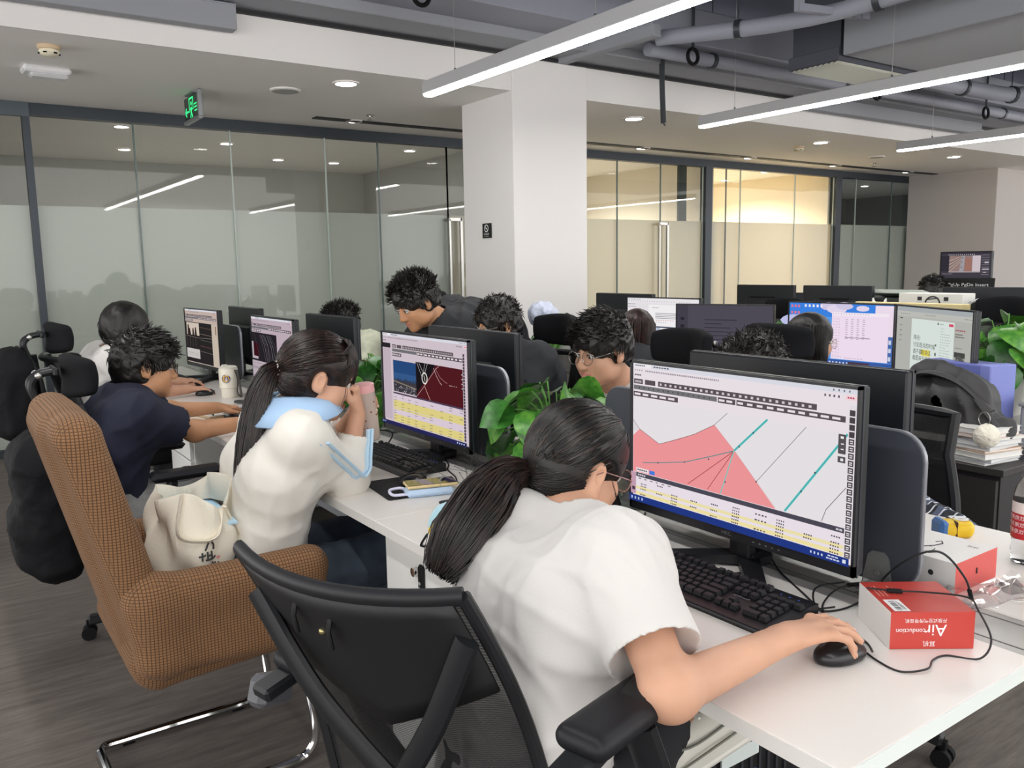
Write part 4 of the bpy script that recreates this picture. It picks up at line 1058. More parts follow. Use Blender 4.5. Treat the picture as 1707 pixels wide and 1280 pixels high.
    def legs(s, F, e):
        j, B = s.j, s.b
        for q in ('R', 'L'):
            if q+'kn' in j:
                hp = j['pelvis']+(j[q+'sh']-j['chest'])*V(1, 1, 0)*.5
                F.cone(hp, j[q+'kn'], .088*B+e, .062*B+e, .04)
                if q+'an' in j: F.cone(j[q+'kn'], j[q+'an'], .056*B+e, .038*B+e*1.6, .03)
    def face(s):
        g = lambda *p: Vector(s.c+s.S*(s.R @ V(*p))-s.o); R3 = Matrix(s.R.tolist()); k = s.S
        for q in (-1, 1):
            e = part(s.root, 'eye', MB().ell(g(q*.031, .0790, -.0010), (.0110*k,)*3, 14, 9, 0), eye_w)
            part(e, 'iris', MB().ell(g(q*.031, .0852, -.002), (.0064*k, .0056*k, .0064*k), 10, 6), eye_d)
            lid = MB(); lid.tube([g(q*(.031+.015*cos(a)), .0915-.006*abs(cos(a)), .0005+.0055*sin(a)) for a in np.linspace(0, pi, 7)], .0016*k, 5); part(s.root, 'eyelid', lid, brow_m)
            b = MB(); b.tube([g(q*x, y, z) for x, y, z in ((.014, .0915, .0185), (.03, .0895, .0235), (.046, .078, .019))], [.0026*k, .003*k, .001*k], 6, flat=.6); part(s.root, 'eyebrow', b, brow_m)
    def garment(s, name, m, e=.012, res=.009, sleeves=None, neck_r=.075, hem=None, amp=.004, seed=1, label=None, collar=.012, fx=1.0, extra=None, side='RL'):
        """sleeves: fraction of the arm covered (1 = elbow, 2 = wrist)"""
        j, B = s.j, s.b; F = Field(); s.torso(F, e, 0)
        for q in 'RL':
            t = sleeves
            if t:
                a, b, c = j[q+'sh'], j[q+'el'], j[q+'wr']
                end = a+(b-a)*min(t, 1); F.cone(a, end, .053*B+e, (.05+.012*(t < 1))*B+e, .06)
                if t > 1: F.ell(b, V(1, 1, 1)*(.046*B+e), None, .03); end2 = b+(c-b)*(t-1); F.cone(b, end2, .048*B+e, .034*B+e*.8, .02)
        if extra: extra(F)
        # neck opening, sleeve ends, hem
        up = (s.c-j['neck']); up = up/np.linalg.norm(up); nk = j['neck']
        F.cone(nk-up*.03, nk+up*.004, neck_r+.006+e*.3, neck_r+.004, .03)
        F.cone(nk-up*collar, nk+up*.2, neck_r, neck_r*1.25, .012, -1)
        for q in 'RL':
            if sleeves:
                a, b, c = j[q+'sh'], j[q+'el'], j[q+'wr']
                if sleeves <= 1: d = (b-a)/np.linalg.norm(b-a); end = a+(b-a)*sleeves; r = .05*B+e
                else: d = (c-b)/np.linalg.norm(c-b); end = b+(c-b)*(sleeves-1); r = .034*B+e*.6
                F.cone(end+d*.035, end+d*.16, .085, .085, .006, -1); F.cone(end-d*.012, end+d*.05, r-.010, r-.008, .004, -1)
        if hem is not None: F.box(V(j['pelvis'][0], j['pelvis'][1], hem-.5), (1, 1, .5), None, .001, .004, -1)
        l, u = F.bounds(.03)
        fd = folds(amp, seed, fx); ends = []
        for q in 'RL':
            if sleeves: ends.append(j[q+'sh']+(j[q+'el']-j[q+'sh'])*sleeves if sleeves <= 1 else j[q+'el']+(j[q+'wr']-j[q+'el'])*(sleeves-1))
        ends.append(nk+up*.02)
        def dsp(X, Y, Z):
            m = 1
            for c in ends: m = m*np.clip((np.sqrt((X-c[0])**2+(Y-c[1])**2+(Z-c[2])**2)-.085)/.07, 0, 1)
            return fd(X, Y, Z)*m
        P, f = iso(F, res, l, u, dsp if amp else None, 1)
        return part(s.root, name, np_mesh(name, P-s.o, f, m), None, label=label)
    def trousers(s, m, e=.012, res=.012, top=None, amp=.004, seed=3, label=None):
        j, B = s.j, s.b; F = Field(); sh = j['Lsh']-j['Rsh']; sd = sh/np.linalg.norm(sh)
        for q in (-1, 1): F.cone(j['pelvis']+q*sd*.075*B, j['pelvis']+q*sd*.07*B+V(0, 0, .08), .115*B+e, .105*B+e, .05)
        s.legs(F, e); l, u = F.bounds(.03)
        P, f = iso(F, res, l, u, folds(amp, seed), 1)
        return part(s.root, 'trousers', np_mesh('trousers', P-s.o, f, m), None, label=label)
    def shoes(s, m, sole):
        j = s.j; pipe_ = mat('shoe_piping', '77786f', .6)
        for q in 'RL':
            if q+'an' in j:
                fwd = V(*j.get('toe', (1, 0, 0))) if q == 'R' or abs(j.get('toe', V(1, 0, 0))[2]) < .05 else V(1, 0, 0)
                fwd = fwd/np.linalg.norm(fwd); dn = V(0, 0, -1)-fwd*float(V(0, 0, -1)@fwd); dn /= np.linalg.norm(dn); sd = np.cross(fwd, dn); a = j[q+'an']; F = Field()
                F.cone(a+dn*.03-fwd*.02, a-dn*.01-fwd*.01, .045, .043, .02); F.cone(a+dn*.05, a+fwd*.15+dn*.06, .042, .034, .03)
                P, f = iso(F, .006, None, None, None, 1); x = part(s.root, 'shoe', np_mesh('shoe', P-s.o, f, m), None); o = s.o
                part(x, 'sole', MB().bar(Vector(a-o-fwd*.058+dn*.09), Vector(a-o+fwd*.195+dn*.09), .088, .03, 0, up=tuple(-dn), bev=.012), sole)
                pp = MB()
                for g_ in (-1, 1):
                    pp.tube(bez([Vector(a-o-fwd*.05+dn*.07+sd*g_*.044), Vector(a-o+fwd*.05+dn*.066+sd*g_*.047), Vector(a-o+fwd*.16+dn*.07+sd*g_*.036)], 5), .0025, 5)
                    pp.tube(bez([Vector(a-o-fwd*.03+dn*.01+sd*g_*.043), Vector(a-o+fwd*.03+dn*.04+sd*g_*.046), Vector(a-o+fwd*.11+dn*.045+sd*g_*.038)], 5), .0025, 5)
                part(x, 'piping', pp, pipe_); lc = MB()
                for k in range(4): c = a-o+fwd*(.05+.022*k)+dn*(.012+.006*k); lc.tube([Vector(c-sd*.022), Vector(c-dn*.006), Vector(c+sd*.022)], .003, 5)
                part(x, 'laces', lc, sole)
    def hair_cap(s, m, e=.014, front=(.0, .10, -.062, .083, .088, .102), nape=-.06, res=.0055, vol=(1, 1, 1), ears=True, seed=5, amp=.003, name='hair', extra=None):
        g = lambda *p: s.c+s.S*(s.R @ V(*p)); F = Field(); S = s.S
        F.ell(g(0, -.014, .034), S*V((.0745+e)*vol[0], (.094+e)*vol[1], (.084+e)*vol[2]), s.R, .02); F.ell(g(0, -.035, -.02), S*V(.066+e*.8, .068+e, .078), s.R, .03)
        if extra: extra(F, g)
        F.ell(g(front[0], front[1], front[2]), S*V(*front[3:]), s.R, .012, -1); F.box(g(0, 0, nape-.2), V(.3, .3, .2)*S, s.R, .01, .02, -1)
        if ears:
            for q in (-1, 1):
                F.ell(g(q*.094, -.002, -.014), S*V(.033, .039, .043), s.R, .008, -1); F.ell(g(q*.085, .045, -.055), S*V(.040, .052, .055), s.R, .012, -1)
        P, f = iso(F, res*S, None, None, folds(amp, seed, 3) if amp else None, 1)
        s.hair = part(s.root, name, np_mesh(name, P-s.o, f, m), None); s.hm = m
        return s.hair
    def tufts(s, n=420, L=.045, r=.0035, rise=.55, sweep=(0, .6, .3), zmin=.02, yfront=.07, seed=2, e=.012, jit=.5, down=0.0):
        """short clumps of hair over the cap"""
        n = int(n*2.4); r *= .5; rise *= .6; R_ = np.random.default_rng(seed); paths = []
        while len(paths) < n:
            v = R_.normal(size=3); v /= np.linalg.norm(v); p = V(0, -.014, .034)+v*V(.0745+e, .094+e, .084+e)
            if p[2] < zmin+down*max(0, -p[1]) or p[1] > yfront or (p[2] < .03 and p[1] > .035): continue
            nrm = v/V(.0745, .094, .084); nrm /= np.linalg.norm(nrm)
            d = nrm*rise+V(*sweep)+R_.normal(size=3)*jit*.35; d /= np.linalg.norm(d); l = L*(.6+.6*R_.random())
            if p[2] < .04: d = d*.5+V(0, -.1, -.9); d /= np.linalg.norm(d); l *= .7
            q = [p-nrm*.006, p+d*l*.35, p+d*l*.7-nrm*l*.08+V(0, 0, -.03*l), p+d*l*.95-nrm*l*.22]
            paths.append([Vector(s.c+s.S*(s.R @ x)-s.o) for x in q])
        return tag(part(s.root, 'hair_tufts', strands(paths, r*s.S, .15, 4), s.hm), kind='stuff')
    def glasses(s, m=None, r=.024, round_=True):
        g = lambda *p: Vector(s.c+s.S*(s.R @ V(*p))-s.o); m = m or wire_m; fr = MB()
        ro = lambda a: (1, .92) if round_ else (1.12, .8)
        for q in (-1, 1):
            pts = [g(q*.033+r*ro(0)[0]*cos(a), .106-.006*abs(cos(a)), -.004+r*ro(0)[1]*sin(a)) for a in np.linspace(0, 2*pi, 21)]
            fr.tube(pts, .0013*s.S, 5); fr.tube([g(q*.058, .101, .0), g(q*.075, .075, .003), g(q*.083, .0, .006), g(q*.08, -.02, -.006)], .0013*s.S, 5)
        fr.tube([g(-.010, .108, .0), g(0, .112, .003), g(.010, .108, .0)], .0014*s.S, 5)
        o = part(s.root, 'glasses', fr, m)
        for q in (-1, 1):
            mb = MB(); mb.add([g(q*.033+r*ro(0)[0]*cos(a)*.97, .106-.006*abs(cos(a)), -.004+r*ro(0)[1]*sin(a)*.97) for a in np.linspace(0, 2*pi, 20)[:-1]], [tuple(range(19))]); part(o, 'lens', mb, lens_m)
        return o
# ------------------------------------------------------------------ clothing materials
tee_w = mat('white_cotton', 'cdcac7', .85, bump=(260, .05), sheen=.1)
jkt_w = mat('white_jacket_cloth', 'e6e2da', .75, bump=(200, .05))
collar_b = mat('light_blue_collar', 'a9c8ea', .8, bump=(220, .06))
navy = mat('navy_cotton', '14182e', .85, bump=(220, .06))
blackc = mat('black_shirt', '24262a', .8, bump=(220, .06))
denim = mat('dark_denim', '3b4654', .85, bump=(300, .1), var=(20, .18))
greyc = mat('grey_trousers', '8b8b8b', .9, bump=(260, .1), var=(25, .12))
blackt = mat('black_trousers', '1c1d22', .85, bump=(220, .06))
palec = mat('pale_green_print_cloth', 'd9dcc4', .85, bump=(60, .1), var=(24, .14))
sole_w = mat('shoe_sole', 'e4e2da', .6); shoe_w = mat('shoe_cream', 'd7d5cb', .6, bump=(80, .1))

# ---- woman in the white T-shirt, hand on the mouse
A = Person('woman in white T-shirt with low ponytail, right hand on the mouse', 'person', dict(
    pelvis=(.79, 1.12, .50), waist=(.80, 1.12, .68), chest=(.855, 1.125, .83), neck=(.975, 1.19, .932), head=(1.05, 1.275, 1.02),
    Rsh=(.885, .975, .945), Rel=(.825, .80, .812), Rwr=(1.108, .818, .806), Lsh=(.90, 1.295, .915), Lel=(1.0, 1.46, .81), Lwr=(1.16, 1.36, .785),
    Rkn=(.93, 1.04, .47), Lkn=(1.0, 1.22, .52), Ran=(1.045, 1.04, .57), Lan=(.98, 1.25, .10), toe=(.62, -.40, .50)), 92, 20, 2, .97, skin_l, (.0035, .003, .012),
    build=.93, hands=dict(R=((.97, -.22, .06), (.05, .06, -1), (.26, .25, .30, .50), (.75, .5, .35), 1.0, .10), L=((.9, -.3, 0), (0, 0, -1), .4)), arms=('R',))
A.garment('t_shirt', tee_w, .017, .0047, .80, .060, .52, .0030, 4, None, .0, 1.2)
A.trousers(blackt)
A.shoes(shoe_w, sole_w)
def _(F, g): F.ell(g(0, .035, .075), V(.062, .055, .055), A.R, .03)
A.hair_cap(hair_k, .017, (.0, .118, -.068, .084, .075, .105), -.108, .0045, (1, 1.03, 1.02), True, 5, 0)
def on_skull(P, v, e, off=0):
    g = lambda p: Vector(P.c+P.S*(P.R @ V(*p))-P.o)
    v = v/np.linalg.norm(v); return V(0, -.014, .034)+v*V(.0745+e, .096+e, .085+e)
def combed(P, tie, n, e=.017, seed=1, r=.0022, front=.5, low=-.55, kink=.012):
    """strands from the hairline over the skull to the tie point (head space)"""
    R_ = np.random.default_rng(seed); out = []; c0 = V(0, -.014, .034); T = (V(*tie)-c0)/V(.0745+e, .096+e, .085+e); T /= np.linalg.norm(T)
    while len(out) < n:
        v = R_.normal(size=3)
        if R_.random() < .3: v = V((1 if R_.random() < .5 else -1)*R_.uniform(.3, 1), -R_.uniform(.1, 1), -R_.uniform(.1, .8))
        v /= np.linalg.norm(v)
        if v[1] > .78 and v[2] < front: continue
        if v[2] < low: continue
        if v[1] > .05 and v[2] < .30-.35*v[1]*0: continue
        pts = []; m = 10; ear_hit = False
        for i in range(m):
            t = i/(m-1); u = v*(1-t)+T*t; u /= np.linalg.norm(u)
            p = c0+u*V(.0745+e, .096+e, .085+e)*(1.004+.022*R_.random()+.085*np.clip(.2-u[2], 0, .5)*(u[1] < .3)); p = p*(1-t**6)+V(*tie)*t**6
            qq = (p-V(0, -.035, -.02))/V(.083, .088, .081); lq = np.linalg.norm(qq)
            if lq < 1: p = V(0, -.035, -.02)+(p-V(0, -.035, -.02))/lq*(1.0+.015*R_.random())
            if abs(p[0]) > .05 and -.036 < p[1] and p[2] < .026: ear_hit = True
            pts.append(Vector(P.c+P.S*(P.R @ p)-P.o))
        if ear_hit: continue
        out.append(pts)
    return strands(out, r, .7, 4)
tieA = (-.012, -.118, -.055)
part(A.root, 'combed_hair', combed(A, tieA, 900, .0165, 3, .0017, low=-.8), hair_k, kind='stuff')
hair_s = hair_mat('hair_streak', '241c18', '40332c')  # lighter strand colour paints soft highlights into the dark hair
part(A.root, 'hair_highlights', combed(A, tieA, 170, .0172, 33, .0013, low=-.8), hair_s, kind='stuff')
gA = lambda *p: Vector(A.c+A.S*(A.R @ V(*p))-A.o)
def ponytail(P, guide, rad, n, seed, r, m, lenj=.2, nm='ponytail', wob=.006, label=None):
    R_ = np.random.default_rng(seed); G = bez([Vector(p) for p in guide], 6); K = len(G); paths = []
    for i in range(n):
        a = R_.uniform(0, 2*pi); q = math.sqrt(R_.random()); end = 1-lenj*R_.random()**2; pts = []; ph = R_.uniform(0, 6.28)
        for k in range(15):
            t = k/14*end; x = t*(K-1); i0 = min(int(x), K-2); c = G[i0].lerp(G[i0+1], x-i0); d = (G[i0+1]-G[i0]).normalized()
            u, v, _d = frame_of(d, (0, 1, .2)); rr = np.interp(t, np.linspace(0, 1, len(rad)), rad)*q
            aa = a+.5*sin(t*4+ph)*.5
            pts.append(c+u*(cos(aa)*rr+wob*sin(t*9+ph)*q)+v*(sin(aa)*rr*.8))
        paths.append(pts)
    ob = part(P.root, nm, strands(paths, r, .35, 4), m, kind='stuff', label=label)
    core = MB().tube(G[:int(K*.93)], [np.interp(i/(K-1), np.linspace(0, 1, len(rad)), rad)*.72 for i in range(int(K*.93))], 12, flat=.8); part(P.root, 'ponytail_core', core, m)
    return ob
t0 = gA(*tieA)
ponytail(A, [t0+Vector((.012, .0, .006)), t0+Vector((-.04, .0, .005)), t0+Vector((-.10, -.015, -.035)), t0+Vector((-.165, -.03, -.085)), t0+Vector((-.215, -.04, -.135))], [.017, .045, .070, .066, .034], 640, 8, .0023, hair_b)
part(A.root, 'hair_tie', MB().tube([t0+Vector((-.004, .006, .0))+Vector((.019*cos(a)*.5, .019*cos(a)*.8, .019*sin(a))) for a in np.linspace(0, 2*pi, 17)], .006, 8), blackm)
fly = []
R_ = np.random.default_rng(12)
for i in range(26):
    a = gA(.05+.02*R_.random(), .01-.07*R_.random(), -.06-.03*R_.random()); fly.append([a, a+Vector((.01*R_.normal(), -.012, -.05)), a+Vector((.02*R_.normal()-.01, -.015, -.11-.05*R_.random()))])
for i in range(5):
    a = gA(.072, .04-.02*R_.random(), -.0-.02*R_.random()); fly.append([a, a+Vector((.004, -.008, -.03)), a+Vector((.012*R_.normal(), -.006, -.07-.03*R_.random()))])
for i in range(40):
    a = t0+Vector((-.05+.03*R_.normal(), .02+.02*R_.normal(), .0)); fly.append([a, a+Vector((-.02+.02*R_.normal(), .01, .03)), a+Vector((-.03+.03*R_.normal(), .03*R_.normal(), .05+.02*R_.normal()))])
part(A.root, 'stray_hairs', strands(fly, .0006, .3, 3), hair_k, kind='stuff')
A.glasses(mat('pink_gold_wire', 'e0b5ae', .2, .7), .025)

# ---- woman in the white jacket with a blue collar, elbow on the desk
B = Person('woman in white jacket with light blue collar and long ponytail, hands at her mouth', 'person', dict(
    pelvis=(.74, 2.42, .50), waist=(.765, 2.415, .66), chest=(.80, 2.40, .83), neck=(.875, 2.375, 1.005), head=(.945, 2.355, 1.102),
    Rsh=(.835, 2.235, .945), Rel=(1.0, 2.315, .80), Rwr=(1.05, 2.325, .985), Lsh=(.85, 2.565, .945), Lel=(1.06, 2.60, .81), Lwr=(1.095, 2.46, .955),
    Rkn=(1.17, 2.30, .53), Lkn=(1.17, 2.54, .53), Ran=(1.15, 2.30, .09), Lan=(1.15, 2.54, .09)), 102, 18, 0, 1.02, skin_l, (.0045, .0038, .014),
    build=.9, hands=dict(R=((-.02, .05, 1), (-.85, .4, .1), (1.2, 1.25, 1.3, 1.3), (.8, .3, .5), .95, .05), L=((.0, -.55, .6), (.2, -.3, 0), (.9, .9, .9, .9), (.4, .6, .6), .95)))
B.garment('jacket', jkt_w, .018, .0075, 1.86, .064, .54, .0027, 9, None, .0, 1.1)
B.trousers(denim, .016, .011, None, .005)
B.shoes(shoe_w, sole_w)
# collar laid over the shoulders
nk = B.j['neck']; P_ = []
for i in range(15):
    a = radians(-150+300*i/14)+pi; row = []
    for k, (r_, dz) in enumerate(((.060, .050), (.080, .048), (.118, .024), (.150, -.010))):
        w_ = 1.15 if k > 1 else 1
        row.append(Vector((r_*cos(a)*.95-.012, r_*sin(a)*w_+.0, dz+.012*cos(a)*(k > 1)))+Vector(nk-B.o))
    P_.append(row)
mb = MB().grid(P_); co = part(B.root, 'jacket_collar', mb, collar_b)
md = co.modifiers.new('thick', 'SOLIDIFY'); md.thickness = .008; md.offset = 0
st_m = mat('sleeve_stripe', 'b9d6ea', .8)
# sleeve stripes
for off in (-.014, .014):
    S_ = []
    a, b_, c = B.j['Rsh'], B.j['Rel'], B.j['Rwr']
    for k in range(9):
        t = k/8; p = a+(b_-a)*(.15+.85*t) if t < .99 else b_
        S_.append(Vector(p-B.o)+Vector((.01+off, -.085+.008*t, .02-.01*t)))
    for k in range(5):
        p = b_+(c-b_)*(.15+.6*k/4); S_.append(Vector(p-B.o)+Vector((.035+off*.4, -.064+.008*k, 0)))
    part(B.root, 'sleeve_stripe', MB().tube(bez(S_, 2), .008, 6, flat=.5), st_m)
B.hair_cap(hair_b, .016, (.0, .130, -.066, .084, .075, .085), -.085, .005, (1, 1.02, 1.02), True, 5, 0)
tieB = (.005, -.122, -.012)
part(B.root, 'combed_hair', combed(B, tieB, 700, .016, 13, .0018, low=-.8), hair_b, kind='stuff')
part(B.root, 'hair_highlights', combed(B, tieB, 130, .0165, 43, .0013, low=-.8), hair_s, kind='stuff')
gB = lambda *p: Vector(B.c+B.S*(B.R @ V(*p))-B.o)
fr = []
R_ = np.random.default_rng(4)
for i in range(240):       # fringe
    x = R_.uniform(-.068, .068); y0 = .03+.02*R_.random(); q = 3.2*x*x; z1 = R_.uniform(.0, .022)
    fr.append([gB(x*.75, y0, .125+.004*R_.random()), gB(x*.95, .075-q*2, .112), gB(x*1.02, .100-q*5, .075), gB(x*1.05, .106-q*6.5, .035), gB(x*1.07+.004*R_.normal(), .104-q*7, z1)])
for i in range(60):        # hair swept over the temple
    fr.append([gB(.04+.02*R_.random(), .05, .105), gB(.068, .058+.01*R_.random(), .06), gB(.081, .045-.01*R_.random(), .03), gB(.086, .01, .032+.012*R_.random())])
for i in range(3): fr.append([gB(.072, .062, .03), gB(.078, .068+.008*R_.random(), -.02), gB(.073, .064+.010*R_.random(), -.07), gB(.062, .066+.012*R_.random(), -.10-.02*R_.random())])
part(B.root, 'fringe', strands(fr, [.0018]*300+[.0006]*3, .35, 4), hair_b, kind='stuff')
tb = gB(*tieB)
ponytail(B, [tb+Vector((.01, 0, .0)), tb+Vector((-.03, -.015, -.01)), tb+Vector((-.075, -.035, -.09)), tb+Vector((-.105, -.045, -.2)), tb+Vector((-.12, -.045, -.31)), tb+Vector((-.118, -.04, -.38))], [.02, .03, .036, .036, .03, .018], 330, 18, .0024, hair_b, .12)
scr = MB(); R_ = np.random.default_rng(3)
part(B.root, 'hair_clip', MB().ell(tb, (.026, .026, .03), 12, 8), blackm)
for i in range(26):
    a, b_ = R_.uniform(0, 6.28), R_.uniform(-1, 1); c = tb+Vector((.026*cos(a)*cos(b_), .026*sin(a)*cos(b_), .03*sin(b_))); u, v, d = frame_of((cos(a), sin(a), b_))
    scr.tube([c+u*.008*cos(t)+v*.008*sin(t) for t in np.linspace(0, 2*pi, 9)], .0022, 5)
part(B.root, 'pearl_loops', scr, mat('pearl_metal', 'e6dfd6', .25, .4))

# ---- young man in navy T-shirt with glasses
C_ = Person('young man in navy T-shirt and glasses typing at the desk', 'person', dict(
    pelvis=(.50, 3.45, .50), waist=(.515, 3.45, .66), chest=(.56, 3.45, .82), neck=(.62, 3.45, .97), head=(.685, 3.45, 1.06),
    Rsh=(.60, 3.27, .90), Rel=(.83, 3.37, .80), Rwr=(1.08, 3.47, .79), Lsh=(.60, 3.63, .90), Lel=(.84, 3.80, .82), Lwr=(1.06, 3.88, .80),
    Rkn=(.94, 3.34, .53), Lkn=(.94, 3.58, .53), Ran=(.95, 3.34, .09), Lan=(.95, 3.58, .09)), 92, 6, 0, 1.04, skin_m, (.006, .005, .016),
    hands=dict(R=((1, .1, -.1), (0, 0, -1), .4), L=((1, .15, -.12), (0, 0, -1), (.5, .5, .5, .5))))
C_.garment('t_shirt', navy, .016, .009, .72, .072, .50, .005, 21)
C_.trousers(greyc, .018, .013, None, .006, 31); C_.shoes(shoe_w, sole_w)
C_.hair_cap(hair_k, .016, (.0, .125, -.066, .088, .075, .10), -.095, .007, (1, 1, 1), True, 5, .003)
C_.tufts(480, .055, .0042, .35, (0, .35, .0), .005, .09, 2, .014); C_.glasses(black, .023, False)
# ---- person in the white T-shirt beyond him
D_ = Person('person in white T-shirt with thick black hair beyond the navy shirted man', 'person', dict(
    pelvis=(.66, 4.82, .50), waist=(.67, 4.82, .68), chest=(.72, 4.80, .87), neck=(.80, 4.78, 1.01), head=(.865, 4.77, 1.12),
    Rsh=(.76, 4.60, .97), Rel=(.90, 4.60, .80), Rwr=(1.13, 4.68, .79), Lsh=(.76, 4.98, .97), Lel=(.95, 5.1, .81), Lwr=(1.17, 5.05, .79),
    Rkn=(1.05, 4.7, .53), Lkn=(1.05, 4.94, .53), Ran=(1.05, 4.7, .09), Lan=(1.05, 4.94, .09)), 62, 10, 0, 1.06, skin_l, (.007, .006, .018),
    hands=dict(R=((1, .0, -.05), (0, 0, -1), .35), L=((1, 0, 0), (0, 0, -1), .4)))
D_.garment('t_shirt', tee_w, .018, .011, .8, .074, .48, .005, 27); D_.trousers(blackt, .014, .016)
D_.hair_cap(hair_k, .024, (.0, .125, -.062, .09, .07, .10), -.115, .008, (1.02, 1, 1), False, 5, .002)
D_.tufts(260, .06, .005, .1, (0, .1, -.8), -.02, .09, 8, .02)
# ---- man in black shirt leaning over the desk
E_ = Person('man in black shirt standing bent over the desk, looking at a screen', 'person', dict(
    pelvis=(2.80, 4.12, .95), waist=(2.68, 4.07, 1.03), chest=(2.42, 3.93, 1.12), neck=(2.15, 3.76, 1.165), head=(2.015, 3.71, 1.245),
    Rsh=(2.26, 4.03, 1.12), Rel=(2.14, 4.10, .93), Rwr=(1.98, 3.98, .80), Lsh=(2.27, 3.64, 1.095), Lel=(2.08, 3.60, .94), Lwr=(1.98, 3.70, .80),
    Rkn=(2.74, 4.22, .50), Lkn=(2.78, 3.98, .50), Ran=(2.90, 4.24, .09), Lan=(2.92, 3.98, .09), toe=(-1, 0, 0)), -95, 26, 4, 1.08, skin_m, (.006, .007, .018),
    hands=dict(R=((-1, -.2, -.1), (0, 0, -1), .3), L=((-1, .2, -.1), (0, 0, -1), .3)))
E_.garment('shirt', blackc, .018, .011, 1.1, .07, .90, .007, 33); E_.trousers(blackt, .014, .016); E_.shoes(black, sole_w)
E_.hair_cap(hair_k, .016, (.0, .115, -.074, .085, .08, .10), -.05, .007, (1, 1, 1.06), True, 5, .004)
E_.tufts(520, .05, .0045, .9, (0, .15, .25), .005, .078, 4, .016)
# ---- seated man with glasses behind the monitor back
F_ = Person('man with glasses and curly black hair, face half hidden by a monitor back', 'person', dict(
    pelvis=(2.46, 3.30, .50), waist=(2.44, 3.30, .68), chest=(2.40, 3.30, .87), neck=(2.30, 3.30, 1.03), head=(2.235, 3.315, 1.14),
    Rsh=(2.34, 3.48, .98), Rel=(2.2, 3.55, .82), Rwr=(1.98, 3.45, .79), Lsh=(2.34, 3.12, .98), Lel=(2.2, 3.05, .82), Lwr=(1.98, 3.15, .79),
    Rkn=(2.02, 3.40, .53), Lkn=(2.02, 3.2, .53)), -88, 8, 0, .98, skin_m, (.006, .01, .018))
F_.garment('shirt', blackc, .018, .014, .9, .07, .48, .005, 35); F_.trousers(blackt, .014, .018)
F_.hair_cap(hair_k, .02, (.0, .115, -.066, .088, .07, .10), -.06, .007, (1, 1, 1.03), True, 5, .004); F_.tufts(420, .04, .005, .8, (0, .1, .1), -.03, .09, 9, .018, 1.6)
F_.glasses(wire_m, .022)
# ---- person hidden behind the farther monitor back
G_ = Person('person in pale green print shirt with spiky hair behind a monitor back', 'person', dict(
    pelvis=(2.36, 5.02, .50), waist=(2.35, 5.02, .68), chest=(2.31, 5.02, .86), neck=(2.24, 5.02, .97), head=(2.18, 5.03, 1.06),
    Rsh=(2.28, 5.20, .95), Rel=(2.2, 5.30, .80), Rwr=(2.0, 5.2, .79), Lsh=(2.28, 4.83, .95), Lel=(2.2, 4.75, .80), Lwr=(1.98, 4.85, .79),
    Rkn=(2.0, 5.12, .53), Lkn=(2.0, 4.92, .53)), -92, 14, 0, 1.04, skin_m, (.007, .011, .02))
G_.garment('shirt', palec, .022, .014, .9, .07, .48, .005, 36); G_.trousers(blackt, .014, .02)
G_.hair_cap(hair_k, .018, (.0, .115, -.066, .088, .07, .10), -.06, .008, (1, 1, 1.02), True, 5, .003); G_.tufts(330, .055, .005, 1.3, (0, 0, .2), .02, .09, 11, .016, 1.2)
# ---- man in white shirt with round glasses
H_ = Person('man in white shirt with round glasses and short black hair facing left', 'person', dict(
    pelvis=(2.46, 2.46, .50), waist=(2.44, 2.45, .66), chest=(2.36, 2.43, .82), neck=(2.175, 2.385, .97), head=(2.035, 2.335, 1.105),
    Rsh=(2.27, 2.60, .90), Rel=(2.16, 2.70, .78), Rwr=(1.95, 2.55, .785), Lsh=(2.25, 2.22, .895), Lel=(2.16, 2.14, .78), Lwr=(1.95, 2.25, .785),
    Rkn=(2.05, 2.56, .53), Lkn=(2.05, 2.34, .53)), -94, 8, 0, 1.08, skin_l, (.005, .009, .016))
H_.garment('shirt', tee_w, .018, .011, .9, .074, .50, .004, 38); H_.trousers(blackt, .014, .018)
H_.hair_cap(hair_k, .017, (.0, .118, -.072, .087, .078, .102), -.04, .006, (1, 1, 1.03), True, 5, .003); H_.tufts(560, .045, .0035, .75, (0, .75, .15), .012, .09, 14, .015)
H_.glasses(wire_m, .024)
# ---- curly head behind the nearest facing monitor
J_ = Person('person with curly black hair just showing over the near monitor back', 'person', dict(
    pelvis=(2.50, 1.70, .50), waist=(2.47, 1.70, .68), chest=(2.38, 1.70, .85), neck=(2.24, 1.69, .96), head=(2.10, 1.70, 1.05),
    Rsh=(2.30, 1.88, .92), Rel=(2.2, 1.98, .79), Rwr=(1.98, 1.85, .785), Lsh=(2.30, 1.51, .92), Lel=(2.2, 1.42, .79), Lwr=(1.98, 1.52, .785),
    Rkn=(2.06, 1.80, .53), Lkn=(2.06, 1.60, .53)), -90, 25, 0, 1.05, skin_m, (.007, .01, .018))
J_.garment('shirt', blackc, .018, .014, .9, .07, .48, .005, 40); J_.trousers(blackt, .014, .02)
J_.hair_cap(hair_k, .022, (.0, .115, -.066, .088, .07, .10), -.06, .008, (1, 1, 1), True, 5, .004); J_.tufts(560, .04, .0045, .7, (0, .0, .1), .0, .09, 16, .02, 1.8)
